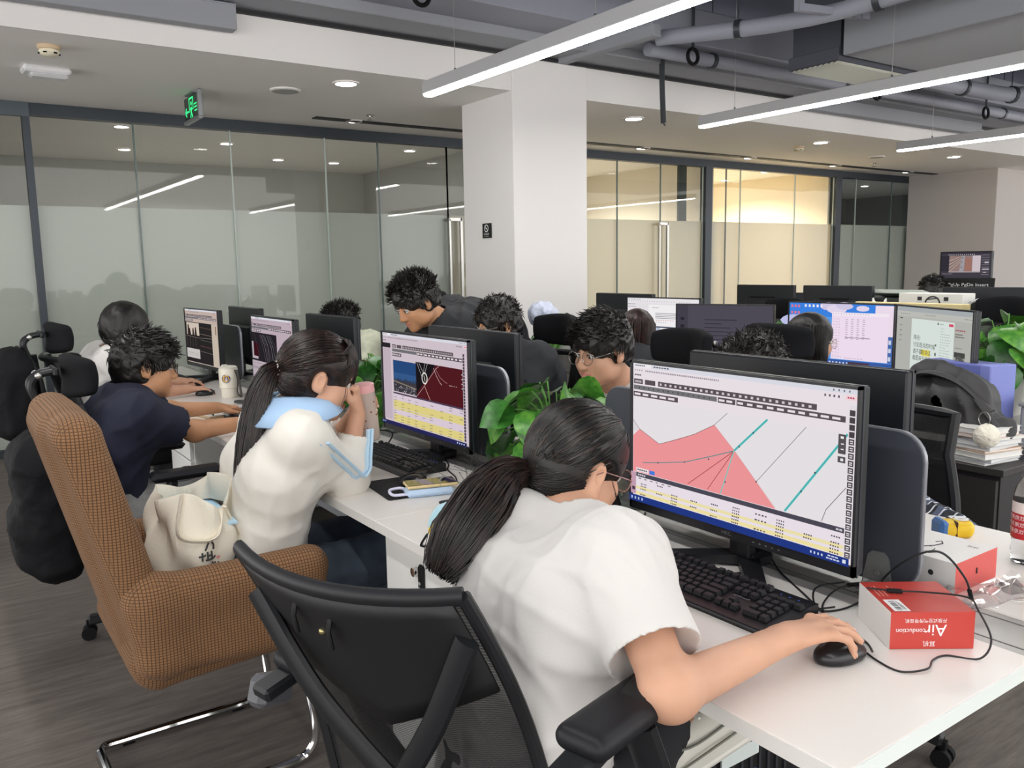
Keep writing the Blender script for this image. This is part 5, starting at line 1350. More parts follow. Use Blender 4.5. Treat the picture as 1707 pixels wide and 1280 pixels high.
# ---- two women at the row behind, seen from the back
def back_woman(label, x, y, z, az, hair, long_, top, seed, s=1.0):
    P = Person(label, 'person', dict(pelvis=(x-.12, y, .50), waist=(x-.11, y, .68), chest=(x-.08, y, .86), neck=(x-.03, y, z-.125), head=(x, y, z),
        Rsh=(x-.07, y-.165, z-.2), Rel=(x+.08, y-.2, .80), Rwr=(x+.26, y-.17, .79), Lsh=(x-.07, y+.165, z-.2), Lel=(x+.08, y+.2, .80), Lwr=(x+.3, y+.12, .79),
        Rkn=(x+.28, y-.1, .53), Lkn=(x+.28, y+.1, .53)), az, 6, 0, s, skin_l, (.007, .007, .018), hands=dict(R=((1, .1, 0), (0, 0, -1), .4)), arms=('R',))
    P.garment('top', top, .018, .014, 1.8, .07, .48, .005, seed); P.trousers(blackt, .014, .02)
    P.hair_cap(hair, .014, (.0, .125, -.06, .088, .07, .11), -.12, .008, (1, 1, 1), True, 5, .002)
    R_ = np.random.default_rng(seed); pt = []
    for i in range(240):
        a = R_.uniform(-2.0, 2.0); q = 1+.1*R_.random(); e = lambda zz, rr=1: (sin(a)*.094*q*rr, -.014-cos(a)*.112*q*rr, zz)
        L_ = long_*(.85+.2*R_.random()); pt.append([Vector(P.c+P.S*(P.R @ V(*p))-P.o) for p in (e(.116, .15), e(.10, .6), e(.05, .97), e(-.03), e(-.03-L_*.5, 1.05), e(-.03-L_, .95))])
    part(P.root, 'long_hair', strands(pt, .0045, .4, 4), hair, kind='stuff')
    return P
I_ = back_woman('woman with long brown hair seen from behind, facing the document screen', 3.26, 3.43, 1.04, 80, hair_mat('hair_brown', '1c1210', '3a2620'), .20, blackc, 44)
K_ = back_woman('woman with glasses and black hair before the blue desktop screen, hand on mouse', 3.20, 2.27, 1.07, 112, hair_k, .08, blackc, 47, .95)
K_.glasses(mat('white_gold_wire', 'e3ded4', .2, .5), .024)
# ------------------------------------------------------------------ brown fabric visitor chair
m, N, L, b = nodes('brown_knit')
tc = N.new('ShaderNodeTexCoord'); sp = N.new('ShaderNodeSeparateXYZ'); L.new(tc.outputs['Object'], sp.inputs[0])
ge = N.new('ShaderNodeNewGeometry'); sn = N.new('ShaderNodeSeparateXYZ'); L.new(ge.outputs['Normal'], sn.inputs[0])
acc = None
for i, pitch in ((0, .0085), (1, .0085), (2, .0072)):
    mu = N.new('ShaderNodeMath'); mu.operation = 'MULTIPLY'; mu.inputs[1].default_value = 2*pi/pitch; L.new(sp.outputs[i], mu.inputs[0])
    si = N.new('ShaderNodeMath'); si.operation = 'COSINE'; L.new(mu.outputs[0], si.inputs[0])
    gt = N.new('ShaderNodeMapRange'); gt.inputs['From Min'].default_value = .45; gt.inputs['From Max'].default_value = .95; L.new(si.outputs[0], gt.inputs[0])
    ab = N.new('ShaderNodeMath'); ab.operation = 'ABSOLUTE'; L.new(sn.outputs[i], ab.inputs[0])
    mr = N.new('ShaderNodeMapRange'); mr.inputs['From Min'].default_value = .85; mr.inputs['From Max'].default_value = .6; L.new(ab.outputs[0], mr.inputs[0])
    pr = N.new('ShaderNodeMath'); pr.operation = 'MULTIPLY'; L.new(gt.outputs[0], pr.inputs[0]); L.new(mr.outputs[0], pr.inputs[1])
    if acc is None: acc = pr
    else:
        mxn = N.new('ShaderNodeMath'); mxn.operation = 'MAXIMUM'; L.new(acc.outputs[0], mxn.inputs[0]); L.new(pr.outputs[0], mxn.inputs[1]); acc = mxn
mc = N.new('ShaderNodeMix'); mc.data_type = 'RGBA'; mc.inputs[6].default_value = (*srgb('8b6748'), 1); mc.inputs[7].default_value = (*srgb('503b2a'), 1)
L.new(acc.outputs[0], mc.inputs[0]); L.new(mc.outputs[2], b.inputs['Base Color']); b.inputs['Roughness'].default_value = .85; b.inputs['Sheen Weight'].default_value = .04; b.inputs['Specular IOR Level'].default_value = .2
bp = N.new('ShaderNodeBump'); bp.inputs['Strength'].default_value = .5; bp.inputs['Distance'].default_value = .002; bp.invert = True
L.new(acc.outputs[0], bp.inputs['Height']); L.new(bp.outputs[0], b.inputs['Normal'])
knit = m
t = thing('visitor_chair', 'brown knit covered armchair on chrome sled legs with a tote bag in it', 'chair', (.58, 2.42, 0))
o = np.array(t.location)
def iso_part(root, nm, F, m, h=.007, it=2, disp=None, label=None):
    P, f = iso(F, h, None, None, disp, it); return part(root, nm, np_mesh(nm, P-np.array(root.location), f, m), None, label=label)
ry = lambda a: np.array(rot(0, radians(a), 0))
F = Field()
for q in (-1, 0, 1): F.box(V(.325+.02*abs(q), 2.42+q*.14, .735), V(.052, .16, .355), ry(-14), .05, .03)
F.cone(V(.262, 2.2, 1.045), V(.262, 2.64, 1.045), .035, .035, .05)
iso_part(t, 'backrest', F, knit)
for s_, yy in ((-1, 2.145), (1, 2.695)):
    F = Field(); F.box(V(.60, yy, .535), V(.245, .047, .125), ry(3), .042, .03); F.cone(V(.40, yy, .60), V(.80, yy, .625), .046, .042, .05); F.cone(V(.42, yy, .47), V(.385, yy, .62), .05, .055, .05)
    iso_part(t, 'armrest', F, knit)
F = Field(); F.box(V(.60, 2.42, .43), V(.235, .27, .06), ry(-3), .045, .02); F.cone(V(.40, 2.2, .44), V(.40, 2.64, .44), .06, .06, .04)
iso_part(t, 'seat', F, knit)
fr = MB()
for s_ in (-1, 1):
    y = s_*.21
    P = bez([(.20, y, .40), (.225, y, .25), (.245, y, .10), (.225, y, .035), (.16, y, .016), (-.05, y, .016), (-.20, y, .016), (-.255, y*.97, .018), (-.275, y*.8, .02)], 5)
    fr.tube(P, .0125, 10)
fr.tube([(-.272, -.175, .02), (-.272, .175, .02)], .0125, 10)
part(t, 'sled_frame', fr, chrome)
for s_ in (-1, 1):
    for x in (.14, -.19): part(t, 'glide', MB().box((x, s_*.21, .004), (.035, .02, .012), 0, bev=.003), blackm)

# ------------------------------------------------------------------ mesh task chair in front
mesh_m = bpy.data.materials.new('chair_mesh'); mesh_m.use_nodes = True; nt = mesh_m.node_tree; N = nt.nodes; L = nt.links
b = N['Principled BSDF']; b.inputs['Base Color'].default_value = (*srgb('131417'), 1); b.inputs['Roughness'].default_value = .6
tc = N.new('ShaderNodeTexCoord'); mp = N.new('ShaderNodeMapping'); mp.inputs['Rotation'].default_value = (0, 0, 0); L.new(tc.outputs['Object'], mp.inputs[0])
ck = N.new('ShaderNodeTexChecker'); ck.inputs['Scale'].default_value = 700; L.new(mp.outputs[0], ck.inputs['Vector'])
tr = N.new('ShaderNodeBsdfTransparent'); mx = N.new('ShaderNodeMixShader'); sc_ = N.new('ShaderNodeMath'); sc_.operation = 'MULTIPLY'; sc_.inputs[1].default_value = .36
L.new(ck.outputs['Fac'], sc_.inputs[0]); L.new(sc_.outputs[0], mx.inputs[0]); L.new(b.outputs[0], mx.inputs[1]); L.new(tr.outputs[0], mx.inputs[2]); L.new(mx.outputs[0], N['Material Output'].inputs[0])
frame_m = mat('chair_frame', '1c1d20', .42, spec=.3)
pad_m = mat('arm_pad', '15161b', .5, spec=.3)
seat_m = mat('chair_seat_fabric', '101114', .85, spec=.2, bump=(150, .15))
# back corners in world space
TL, TR, BL, BR = Vector((.404, 1.40, .952)), Vector((.592, .978, .955)), Vector((.545, 1.36, .50)), Vector((.735, .945, .53))
o = Vector((.78, 1.16, 0)); t = thing('task_chair', 'black mesh office chair, its back turned to us, under the woman with the mouse', 'chair', o)
fw = Vector((.914, .405, 0)); rt = Vector((.405, -.914, 0))
def bk(u, v, d=0):
    p = TL.lerp(TR, u).lerp(BL.lerp(BR, u), v); c = 1-(2*u-1)**2
    return p-fw*(.055*c*(1-.3*v))+fw*(.05*math.sin(pi*v))*.6+Vector((0, 0, -.012*c*(1-v)))-fw*d-o
U_ = np.linspace(0, 1, 13)
part(t, 'back_mesh', MB().grid([[bk(u, v) for v in np.linspace(.0, 1, 13)] for u in U_]), mesh_m)
fr = MB(); fr.tube([bk(u, 0) for u in U_], .011, 10, flat=1.3); part(t, 'top_rail', fr, frame_m)
fr = MB()
for u in (0, 1): fr.tube([bk(u, v) for v in np.linspace(0, 1, 12)], .0115, 10)
fr.tube([bk(u, 1) for u in U_], .015, 8); part(t, 'back_frame', fr, frame_m)
pl = MB(); pl.grid([[bk(u, v, .006) for v in np.linspace(.02, .37+.22*(1-abs(2*u-1))*(u > .0), 8)] for u in np.linspace(.03, .97, 13)]); pp = part(t, 'back_plate', pl, mat('chair_plate', '0f1013', .55))
pp.modifiers.new('thick', 'SOLIDIFY').thickness = .006
for u, v in ((.33, .14), (.48, .17)):
    mb = MB(); c = bk(u, v, .014); mb.tube([c+Vector((0, 0, .024))-fw*.004, c-fw*.01, c-Vector((0, 0, .03))-fw*.003], .0065, 8, flat=.6); part(t, 'slot_ring', mb, black)
part(t, 'screw', MB().ell(bk(.405, .2, .012), (.006, .006, .006), 10, 6), mat('brass', 'b7ab7a', .3, .8))
sup = MB()
V0 = bk(.52, .80, .05)
for u in (.03, .97):
    A0 = bk(u, .16, .02); md_ = bk(.5+(u-.5)*.55, .5, .045); q = bez([A0, md_, V0], 6)
    sup.tube(q, .021, 10, flat=.6, up=tuple(fw))
part(t, 'back_support', sup, frame_m)
sp_ = MB(); q = bez([V0, bk(.52, 1.0, .07), Vector((.66, 1.18, .40))-o, Vector((.76, 1.16, .40))-o], 5)
sp_.tube(q, .036, 12, flat=.55, up=tuple(fw))
part(t, 'spine', sp_, frame_m)
F = Field(); Rz = np.array(rot(0, 0, radians(24))); F.box(V(.80, 1.10, .425), V(.23, .24, .04), Rz, .035, .02)
iso_part(t, 'seat', F, seat_m, .012)
def wob(a, b_, n): return [Vector(a).lerp(Vector(b_), k/n) for k in range(n+1)]
for nm, pc, side in (('armrest', Vector((.765, .823, .795)), 1), ('armrest', Vector((.60, 1.47, .70)), -1)):
    Fp = Field(); Fp.box(V(*pc), V(.125, .043, .019), np.array(rot(0, 0, .245)), .0185, .01); iso_part(t, nm, Fp, pad_m, .006, 2)
    ah = MB(); base = Vector((.80, 1.10, .41))+(rt if side > 0 else -rt)*.24
    q = bez([pc-Vector((-.02, 0, .03)), pc.lerp(base, .5)+(rt if side > 0 else -rt)*.03, base], 6)
    ah.tube([p-o for p in q], .028, 10, flat=.6, up=tuple(fw))
    ah.bar(pc-o-Vector((.17, .045, .035)), pc-o+Vector((.10, .02, .028)), .05, .026, 0, bev=.006)
    part(t, 'arm_post', ah, frame_m)
def star_base(t, c, r=.31, zs=.40):
    part(t, 'gas_lift', MB().lathe([(.028, zs), (.028, .20), (.04, .19), (.04, .09)], 14, c=(c[0], c[1], 0)), frame_m)
    for k in range(5):
        a = 2*pi*k/5+.4; p = Vector((c[0]+r*cos(a), c[1]+r*sin(a), 0))
        leg = part(t, 'base_leg', MB().bar((c[0], c[1], .105), (p.x, p.y, .075), .045, .035, 0, bev=.008), frame_m)
        w_ = MB(); ax = Vector((-sin(a), cos(a), 0))
        for s_ in (-1, 1): w_.tube([p+ax*s_*.008+Vector((0, 0, .027)), p+ax*s_*.026+Vector((0, 0, .027))], .027, 12)
        w_.bar(p+Vector((0, 0, .03)), p+Vector((0, 0, .075)), .018, .018); part(leg, 'caster', w_, blackm)
star_base(t, (0, -.05))
# grey lever paddle at the left of the chair
part(t, 'arm_paddle', MB().box(Vector((.475, 1.50, .63))-o, (.085, .05, .06), 0, rot(0, .3, .4), .012), mat('grey_plastic', '55565b', .4))

# ------------------------------------------------------------------ office chairs with headrests
def office_chair(lab, loc, rz, head=1, z_head=1.09, zb=.98, grp='black headrest office chairs', arms=True, bw=.24):
    t = thing('office_chair', lab, 'chair', loc, rz, grp)
    bkf = lambda u, v: Vector((-.20-.10*v+.05*(1-(2*u-1)**2)*-1+.02*sin(pi*v), (u-.5)*2*bw*(.8+.2*sin(pi*min(1, v+.25))), .50+(zb-.50)*v))
    part(t, 'back_mesh', MB().grid([[bkf(u, v) for v in np.linspace(0, 1, 9)] for u in np.linspace(0, 1, 9)]), mesh_m)
    fr = MB()
    loop = [bkf(u, 0) for u in np.linspace(0, 1, 7)]+[bkf(1, v) for v in np.linspace(.1, 1, 8)]+[bkf(u, 1) for u in np.linspace(.9, 0, 8)]+[bkf(0, v) for v in np.linspace(.9, 0, 8)]
    fr.tube(loop, .016, 8); part(t, 'back_frame', fr, frame_m)
    sp = MB(); q = bez([(-.05, 0, .40), (-.24, 0, .42), (-.31, 0, .62), (-.37, 0, .86), (-.39, 0, zb+.02)], 5)
    sp.tube(q, .03, 10, flat=.55, up=(1, 0, 0))
    part(t, 'spine', sp, frame_m)
    F = Field(); F.box(V(.03, 0, .45), V(.23, .235, .04), None, .035, .02); P, f = iso(F, .014, None, None, None, 1); part(t, 'seat', np_mesh('seat', P, f, seat_m), None)
    if head:
        hr = [[Vector((-.315+.07*(abs(2*u-1)**2)+.012*cos(pi*(v-.5)), (u-.5)*.33, z_head+(v-.5)*.16*(1-.25*abs(2*u-1)**3))) for v in np.linspace(0, 1, 7)] for u in np.linspace(0, 1, 11)]
        h = part(t, 'headrest', MB().grid(hr), seat_m); h.modifiers.new('thick', 'SOLIDIFY').thickness = .045; h.modifiers['thick'].offset = 0
        sb = h.modifiers.new('round', 'SUBSURF'); sb.levels = 1; sb.render_levels = 1
        br = MB(); q = bez([(-.40, 0, zb-.02), (-.43, 0, zb+.07), (-.40, 0, z_head+.01), (-.345, 0, z_head+.02)], 5)
        for s_ in (-1, 1): br.tube([p+Vector((0, s_*.035, 0)) for p in q], .012, 8)
        br.box((-.35, 0, z_head+.02), (.02, .14, .03), 0, bev=.006); b_ = part(t, 'headrest_bracket', br, frame_m)
        for s_ in (-1, 1): part(b_, 'pivot', MB().ell((-.405, s_*.052, z_head+.01), (.012, .006, .012), 10, 6), steel)
    if arms:
        for s_ in (-1, 1):
            a = part(t, 'armrest', MB().box((.02, s_*.285, .685), (.26, .085, .034), 0, bev=.015), pad_m)
            part(a, 'arm_post', MB().bar((-.03, s_*.28, .67), (-.06, s_*.26, .42), .06, .03, 0, bev=.006), frame_m)
    star_base(t, (0, 0)); return t
office_chair('black headrest chair with a backpack, under the navy shirted man', (.72, 3.45, 0), 0, 1, 1.05, .95)
office_chair('black headrest chair with keychained backpack, farthest left by the glass', (.82, 4.82, 0), .05, 1, 1.10, 1.0)
office_chair('black chair behind the man in white shirt with round glasses', (2.33, 2.46, 0), pi, 1, 1.07, .98)
office_chair('black headrest chair beside the black shirted bending man', (2.44, 4.75, 0), pi, 1, 1.19, 1.05)
office_chair('black chair behind the half hidden man with glasses', (2.32, 3.30, 0), pi, 1, 1.10, .98)
office_chair('black chair under the curly haired person behind the near monitor', (2.42, 1.84, 0), pi, 0, 1.05, .92, arms=False)
office_chair('empty black mesh chair with a plaid shirt, next to the yellow tape measure', (2.18, 1.42, 0), pi+.12, 0, 1.05, .955)
office_chair('black headrest chair behind the woman with the blue desktop screen', (3.16, 2.22, 0), 0, 1, 1.09, .98)
office_chair('black headrest chair behind the long haired woman', (3.24, 3.43, 0), 0, 1, 1.08, .95)

# ------------------------------------------------------------------ backpacks on the chairs
bag_m = mat('backpack_nylon', '0c0d11', .7, spec=.2, bump=(45, .35))
bag_d = mat('backpack_strap', '0d0d10', .7)
def backpack(lab, c, sz, lean=0, tagc=None):
    t = thing('backpack', lab, 'backpack', c); X, Y, Z = sz; F = Field(); o = V(*c)
    F.box(o, V(X, Y, Z), ry(lean), .07, .03); F.box(o+V(-X*.8, 0, -Z*.35), V(X*.55, Y*.8, Z*.45), ry(lean), .05, .03); F.cone(o+V(0, -Y*.4, Z*.9), o+V(0, Y*.4, Z*.9), X*.7, X*.7, .05)
    P, f = iso(F, .011, None, None, folds(.0045, int(c[1]*10), 1.0), 2); part(t, 'body', np_mesh('body', P-o, f, bag_m), None)
    mb = MB(); mb.tube(bez([(X*.6, -.04, Z*.95), (X*.3, -.02, Z*1.22), (X*.6, .05, Z*.95)], 5), .012, 8); part(t, 'top_handle', mb, bag_d)
    for s_ in (-1, 1): part(t, 'shoulder_strap', MB().tube(bez([(X*.9, s_*Y*.5, Z*.9), (X*1.25, s_*Y*.6, Z*.3), (X*1.1, s_*Y*.8, -Z*.6)], 6), .022, 8, flat=.35), bag_d)
    zp = MB(); zp.tube(bez([(-X*1.02, -Y*.7, Z*.2), (-X*.95, -Y*.5, Z*.72), (-X*.8, 0, Z*.9), (-X*.95, Y*.5, Z*.72), (-X*1.02, Y*.7, Z*.2)], 5), .005, 6); part(t, 'zipper', zp, blackm)
    return t
backpack('black backpack hanging low behind the navy shirted man\'s chair', (.30, 3.42, .57), (.085, .17, .25), -6)
backpack('black backpack with white keychain on the farthest left chair', (.33, 4.74, .82), (.09, .18, .20), -4)
t = thing('keychain', 'small white bell keychain on the farthest backpack', 'keychain', (.165, 4.50, .86))
part(t, 'ring', MB().tube([(.0, .016*cos(a), .016*sin(a)) for a in np.linspace(0, 2*pi, 17)], .0025, 6), chrome)
part(t, 'clasp', MB().tube([(0, .014*cos(a), .035+.02*sin(a)) for a in np.linspace(.3, 5.6, 14)], .003, 6), chrome)
part(t, 'charm', MB().lathe([(.004, -.016), (.010, -.022), (.012, -.038), (.024, -.05), (.026, -.062), (.001, -.063)], 14), mat('charm_ivory', 'e9e4d3', .4))
# ------------------------------------------------------------------ keyboards and mice
key_m = mat('keycap', '1b1c20', .45); kb_m = mat('keyboard_case', '131418', .4)
_keycache = {}
def keycap(w_):
    k = round(w_, 3)
    if k not in _keycache:
        a, b_ = w_/2-.0012, .0078; mb = MB(); vs = [(-a, -b_, 0), (a, -b_, 0), (a, b_, 0), (-a, b_, 0), (-a+.0022, -b_+.003, .0085), (a-.0022, -b_+.003, .0085), (a-.0022, b_-.0014, .0085), (-a+.0022, b_-.0014, .0085)]
        mb.add(vs, [(0, 1, 5, 4), (1, 2, 6, 5), (2, 3, 7, 6), (3, 0, 4, 7), (4, 5, 6, 7)]); _keycache[k] = mb.mesh('key', key_m, .3)
    return _keycache[k]
def keyboard(lab, loc, rz, detail=True):
    """local x along the width, -y towards the typist; origin at the desk under its centre"""
    t = thing('keyboard', lab, 'keyboard', loc, rz, 'black desktop keyboards')
    mb = MB(); mb.prism([(-.078, 0), (.078, 0), (.078, .026), (.05, .026), (-.066, .013), (-.078, .012)], -.222, .222, lambda u, v, q: Vector((q, u, v)))
    part(t, 'case', mb, kb_m); part(t, 'front_strip', MB().box((0, -.0785, .008), (.43, .003, .004)), mat('strip_grey', '3c3d42', .35))
    p = .019; rows = [(.062, [1, None, 1, 1, 1, 1, .5, 1, 1, 1, 1, .5, 1, 1, 1, 1]), (.036, [1]*13+[2]), (.017, [1.5]+[1]*12+[1.5]), (-.002, [1.75]+[1]*11+[2.25]), (-.021, [2.25]+[1]*10+[2.75]), (-.040, [1.25]*3+[6.25]+[1.25]*4)]
    zt = lambda y: .0135+(y+.066)*.112
    def put(x, y, w_):
        o = link('key', keycap(w_*p), t, (x, y-.004, zt(y))); o.rotation_euler = (.11, 0, 0)
    for y, r_ in rows:
        x = -.214
        for w_ in r_:
            if w_ is None: x += p; continue
            if w_ == .5: x += p*.5; continue
            put(x+w_*p/2, y, w_); x += w_*p
    for y, n_ in ((.062, 3), (.036, 3), (.017, 3)):
        for i in range(n_): put(.0865+i*p, y, 1)
    put(.0865+p, -.021, 1)
    for i in range(3): put(.0865+i*p, -.040, 1)
    for y, w3 in ((.036, (1, 1, 1, 1)), (.017, (1, 1, 1)), (-.002, (1, 1, 1)), (-.021, (1, 1, 1)), (-.040, (2, 1))):
        x = .145
        for w_ in w3: put(x+w_*p/2, y, w_); x += w_*p
    for i in range(3): part(t, 'indicator', MB().box((.15+i*.02, .062, .0255), (.004, .004, .001)), emit('led_blue', (.1, .2, .8), 1.2, True))
    pm = MB(); put_text(pm, 'KEYBOARD', .0075, lambda x, y: Vector((.1055+x, -.002+y, .0215+y*.1))); part(t, 'print', pm, mat('key_print', '8f9297', .5), smooth=False)
    return t
k1 = keyboard('black keyboard in front of the pink map screen', (1.258, 1.135, DZ), RN+.01)
k2 = keyboard('black keyboard in front of the yellow table screen', (1.29, 2.575, DZ), RN+.02)
k3 = keyboard('black keyboard under the navy shirted man\'s hands', (1.17, 3.72, DZ), RN)
k4 = keyboard('black keyboard before the farthest lit monitor', (1.22, 5.25, DZ), RN+.05)
def mouse(lab, loc, rz):
    t = thing('computer_mouse', lab, 'mouse', loc, rz, 'black computer mice'); F = Field()
    F.ell(V(0, -.004, .010), V(.029, .052, .022), None, .008); F.ell(V(0, -.012, .013), V(.025, .038, .018), None, .01); F.box(V(0, 0, -.1), V(.2, .2, .1), None, .001, .003, -1)
    P, f = iso(F, .0035, None, None, None, 2); part(t, 'shell', np_mesh('shell', P, f, mat('mouse_shell', '17181b', .3)), None)
    part(t, 'wheel', MB().tube([(-.003, .028, .026), (.003, .028, .026)], .006, 12), mat('wheel_rubber', '2f3034', .6)); part(t, 'button_seam', MB().box((0, .034, .026), (.0012, .03, .006), 0, rot(-.45, 0, 0)), mat('seam_grey', '55565a', .4))
    return t
mouse('black mouse under the white T-shirt woman\'s hand', (1.222, .786, DZ), -1.79)
mouse('black glossy mouse on the small mouse pad by the phone', (1.20, 2.255, DZ+.003), -1.3)
mouse('black mouse under the far white T-shirt person\'s hand', (1.22, 4.66, DZ), -1.6)
solo('mouse_pad', MB().prism(rrect(-.09, -.12, .09, .12, .008), 0, .003, lambda u, v, q: Vector((u, v, q))), mat('mouse_pad_cloth', '15161a', .8), 'thin black mouse pad under the glossy mouse', 'mouse pad', None, (1.16, 2.255, DZ), -.12)

# ------------------------------------------------------------------ earphone boxes, cables, wrap, bottle, tape measure
red = mat('red_card', 'b93c33', .45); red2 = mat('red_card_light', 'cf544e', .45); card = mat('white_card', 'e9e6e3', .45); pr_w = mat('print_white', 'e8e8e8', .6); pr_k = mat('print_black', '2b2b2d', .6)
A_, B_, Cc = Vector((1.317, .757, 0)), Vector((1.433, .672, 0)), Vector((1.397, .864, 0))
ux = (B_-A_).normalized(); uy = Vector((-ux.y, ux.x, 0)); W_, D_b, Hh = (B_-A_).length, .140, .068
t = thing('earphone_box', 'red and white earphone box lying by the white desk end, lettering upside down', 'box', A_+Vector((0, 0, DZ))); tr_ = lambda x, y, z: ux*x+uy*y+Vector((0, 0, z))
mb = MB(); c8 = [tr_(x, y, z) for x in (0, W_) for y in (0, D_b) for z in (.001, Hh)]
mb.add(c8, [(0, 1, 3, 2), (4, 6, 7, 5), (0, 4, 5, 1), (2, 3, 7, 6), (0, 2, 6, 4), (1, 5, 7, 3)], [1, 0, 0, 1, 1, 0]); part(t, 'carton', mb, [red, card])
pm = MB(); ff = lambda x, z: tr_(W_*.67-x, -.0004, z)      # upside-down print on the front
put_text(pm, 'Air', .03, lambda x, y: ff(x, .036-y), ax='LEFT'); put_text(pm, 'conduction', .0125, lambda x, y: ff(x+.036, .0345-y), ax='LEFT', sx=.9); put_text(pm, '开放式空气传导耳机', .008, lambda x, y: ff(x, .053-y), ax='LEFT'); put_text(pm, '耳机', .011, lambda x, y: ff(x+.018, .0115-y), ax='LEFT')
part(t, 'lettering', pm, pr_w, smooth=False)
tp = lambda x, y: tr_(x, y, Hh+.0004)
lb = MB().quad(tp(.008, .004), tp(.036, .004), tp(.036, .055), tp(.008, .055)); q = part(t, 'barcode_label', lb, pr_w, smooth=False)
bc = MB()
for i in range(13):
    y = .008+i*.0032+.001*(i % 3); bc.quad(tr_(.014, y, Hh+.0008), tr_(.024, y, Hh+.0008), tr_(.024, y+.0012+.0008*(i % 2), Hh+.0008), tr_(.014, y+.0012+.0008*(i % 2), Hh+.0008))
for i in range(3): bc.quad(tr_(.027+.002*i, .01, Hh+.0008), tr_(.0278+.002*i, .01, Hh+.0008), tr_(.0278+.002*i, .048-.008*i, Hh+.0008), tr_(.027+.002*i, .048-.008*i, Hh+.0008))
part(q, 'barcode', bc, pr_k, smooth=False)
ln = MB()
for i, (x, y0, y1) in enumerate(((.010, .07, .115), (.017, .07, .12), (.024, .07, .10), (.04, .08, .12), (.047, .08, .11))): ln.quad(tp(x, y0), tp(x+.0015, y0), tp(x+.0015, y1), tp(x, y1))
part(t, 'fine_print', ln, mat('print_pink', 'f0b9ae', .6), smooth=False)
t = thing('earphone_box', 'white topped earphone box with red front behind the desk divider', 'box', (1.640, .812, DZ)); W2, D2, H2 = .168, .15, .066
mb = MB(); c8 = [(x, y, z) for x in (0, W2) for y in (0, D2) for z in (.001, H2)]; mb.add(c8, [(0, 1, 3, 2), (4, 6, 7, 5), (0, 4, 5, 1), (2, 3, 7, 6), (0, 2, 6, 4), (1, 5, 7, 3)], [1, 0, 0, 0, 1, 1]); part(t, 'carton', mb, [red2, card])
pm = MB(); Z2 = H2+.0006
def ink(pts, r_=.0012): pm.tube([(x, y, Z2) for x, y in pts], r_, 5, flat=.2)
ink([(.045+.02*cos(a), .085+.014*sin(a)) for a in np.linspace(0, 5.4, 16)]); ink([(.05, .10), (.075, .085), (.10, .08), (.115, .09), (.10, .095)], .002); ink([(.06, .115), (.085, .125), (.095, .12)], .002); ink([(.03+.012*cos(a), .125+.01*sin(a)) for a in np.linspace(0, 4.4, 12)]); ink([(.02, .07), (.035, .062)], .003)
put_text(pm, '耳机', .012, lambda x, y: Vector((.125+y, .03-x, Z2))); part(t, 'printed_picture', pm, pr_k, smooth=False)
pm = MB(); pm.tube([(W2*.5, -.0006, .028), (W2*.5, -.0006, .04)], .0018, 5); pm.ell((-.0006, .05, .035), (.0006, .006, .006), 10, 6); pm.ell((-.0006, .09, .035), (.0006, .007, .004), 10, 6); part(t, 'small_icons', pm, pr_k, smooth=False)
cab_m = mat('black_cable', '141416', .45)
def cable(lab, pts, r_=.0018, name='cable', ends=None, m=cab_m):
    o = Vector(pts[0]); t = thing(name, lab, 'cable', o); P = bez([Vector(p)-o for p in pts], 7); part(t, 'wire', MB().tube(P, r_, 6), m)
    if ends: 
        for i, L_ in ends:
            d = (P[min(i+1, len(P)-1)]-P[max(i-1, 0)]).normalized() if i < len(P) else (P[-1]-P[-2]).normalized(); c = P[min(i, len(P)-1)]; x, y, z = frame_of(d)
            part(t, 'plug', MB().box(c, (.009, .007, L_), 0, Matrix((x, y, z)).transposed(), .002), black)
    return t
z = DZ+.002
cable('thin black earphone cord looping around the red box', [(1.40, .92, z), (1.345, .93, z), (1.30, .86, z), (1.285, .80, z), (1.26, .745, z), (1.255, .70, z), (1.29, .675, z+.004), (1.335, .69, z), (1.37, .685, z), (1.40, .645, z+.001), (1.425, .64, z+.03), (1.438, .67, DZ+.07), (1.46, .70, DZ+.078), (1.44, .76, DZ+.073), (1.40, .80, DZ+.073), (1.375, .84, DZ+.072)], .0017, 'earphone_cable', ((98, .028),))
cable('black cord arching beside the desk divider to the white topped box', [(1.53, .90, z), (1.50, .88, DZ+.05), (1.52, .83, DZ+.105), (1.56, .80, DZ+.11), (1.60, .775, DZ+.06), (1.615, .768, DZ+.02)], .0022, 'usb_cable', ((34, .024),))
cable('black mouse cord from the hand to the gutter', [(1.265, .757, DZ+.012), (1.31, .80, z), (1.33, .87, z), (1.36, .92, z), (1.41, 1.0, z), (1.47, 1.10, z), (1.52, 1.16, z)], .0022, 'mouse_cable')
cable('loose black cord tangle with adapter beside the gutter', [(1.32, .87, z), (1.345, .905, z+.004), (1.40, .945, z), (1.46, .955, DZ+.012), (1.50, .93, DZ+.02), (1.47, .90, DZ+.01), (1.40, .905, z), (1.36, .93, z+.003), (1.43, .985, DZ+.012), (1.50, .965, DZ+.015)], .0019, 'cable_tangle', ((26, .032),))
cable('black monitor cable running behind the V shaped stand', [(1.42, 1.14, z), (1.36, 1.18, z), (1.30, 1.32, z), (1.35, 1.45, z), (1.46, 1.52, z), (1.55, 1.6, z)], .003, 'monitor_cable')
cable('black cable loop in front of the white flower pot', [(1.40, 2.95, z), (1.36, 2.97, DZ+.03), (1.33, 2.90, DZ+.06), (1.42, 2.84, DZ+.05), (1.37, 2.80, z), (1.32, 2.72, z), (1.36, 2.60, z), (1.43, 2.55, DZ+.03)], .003, 'monitor_cable')
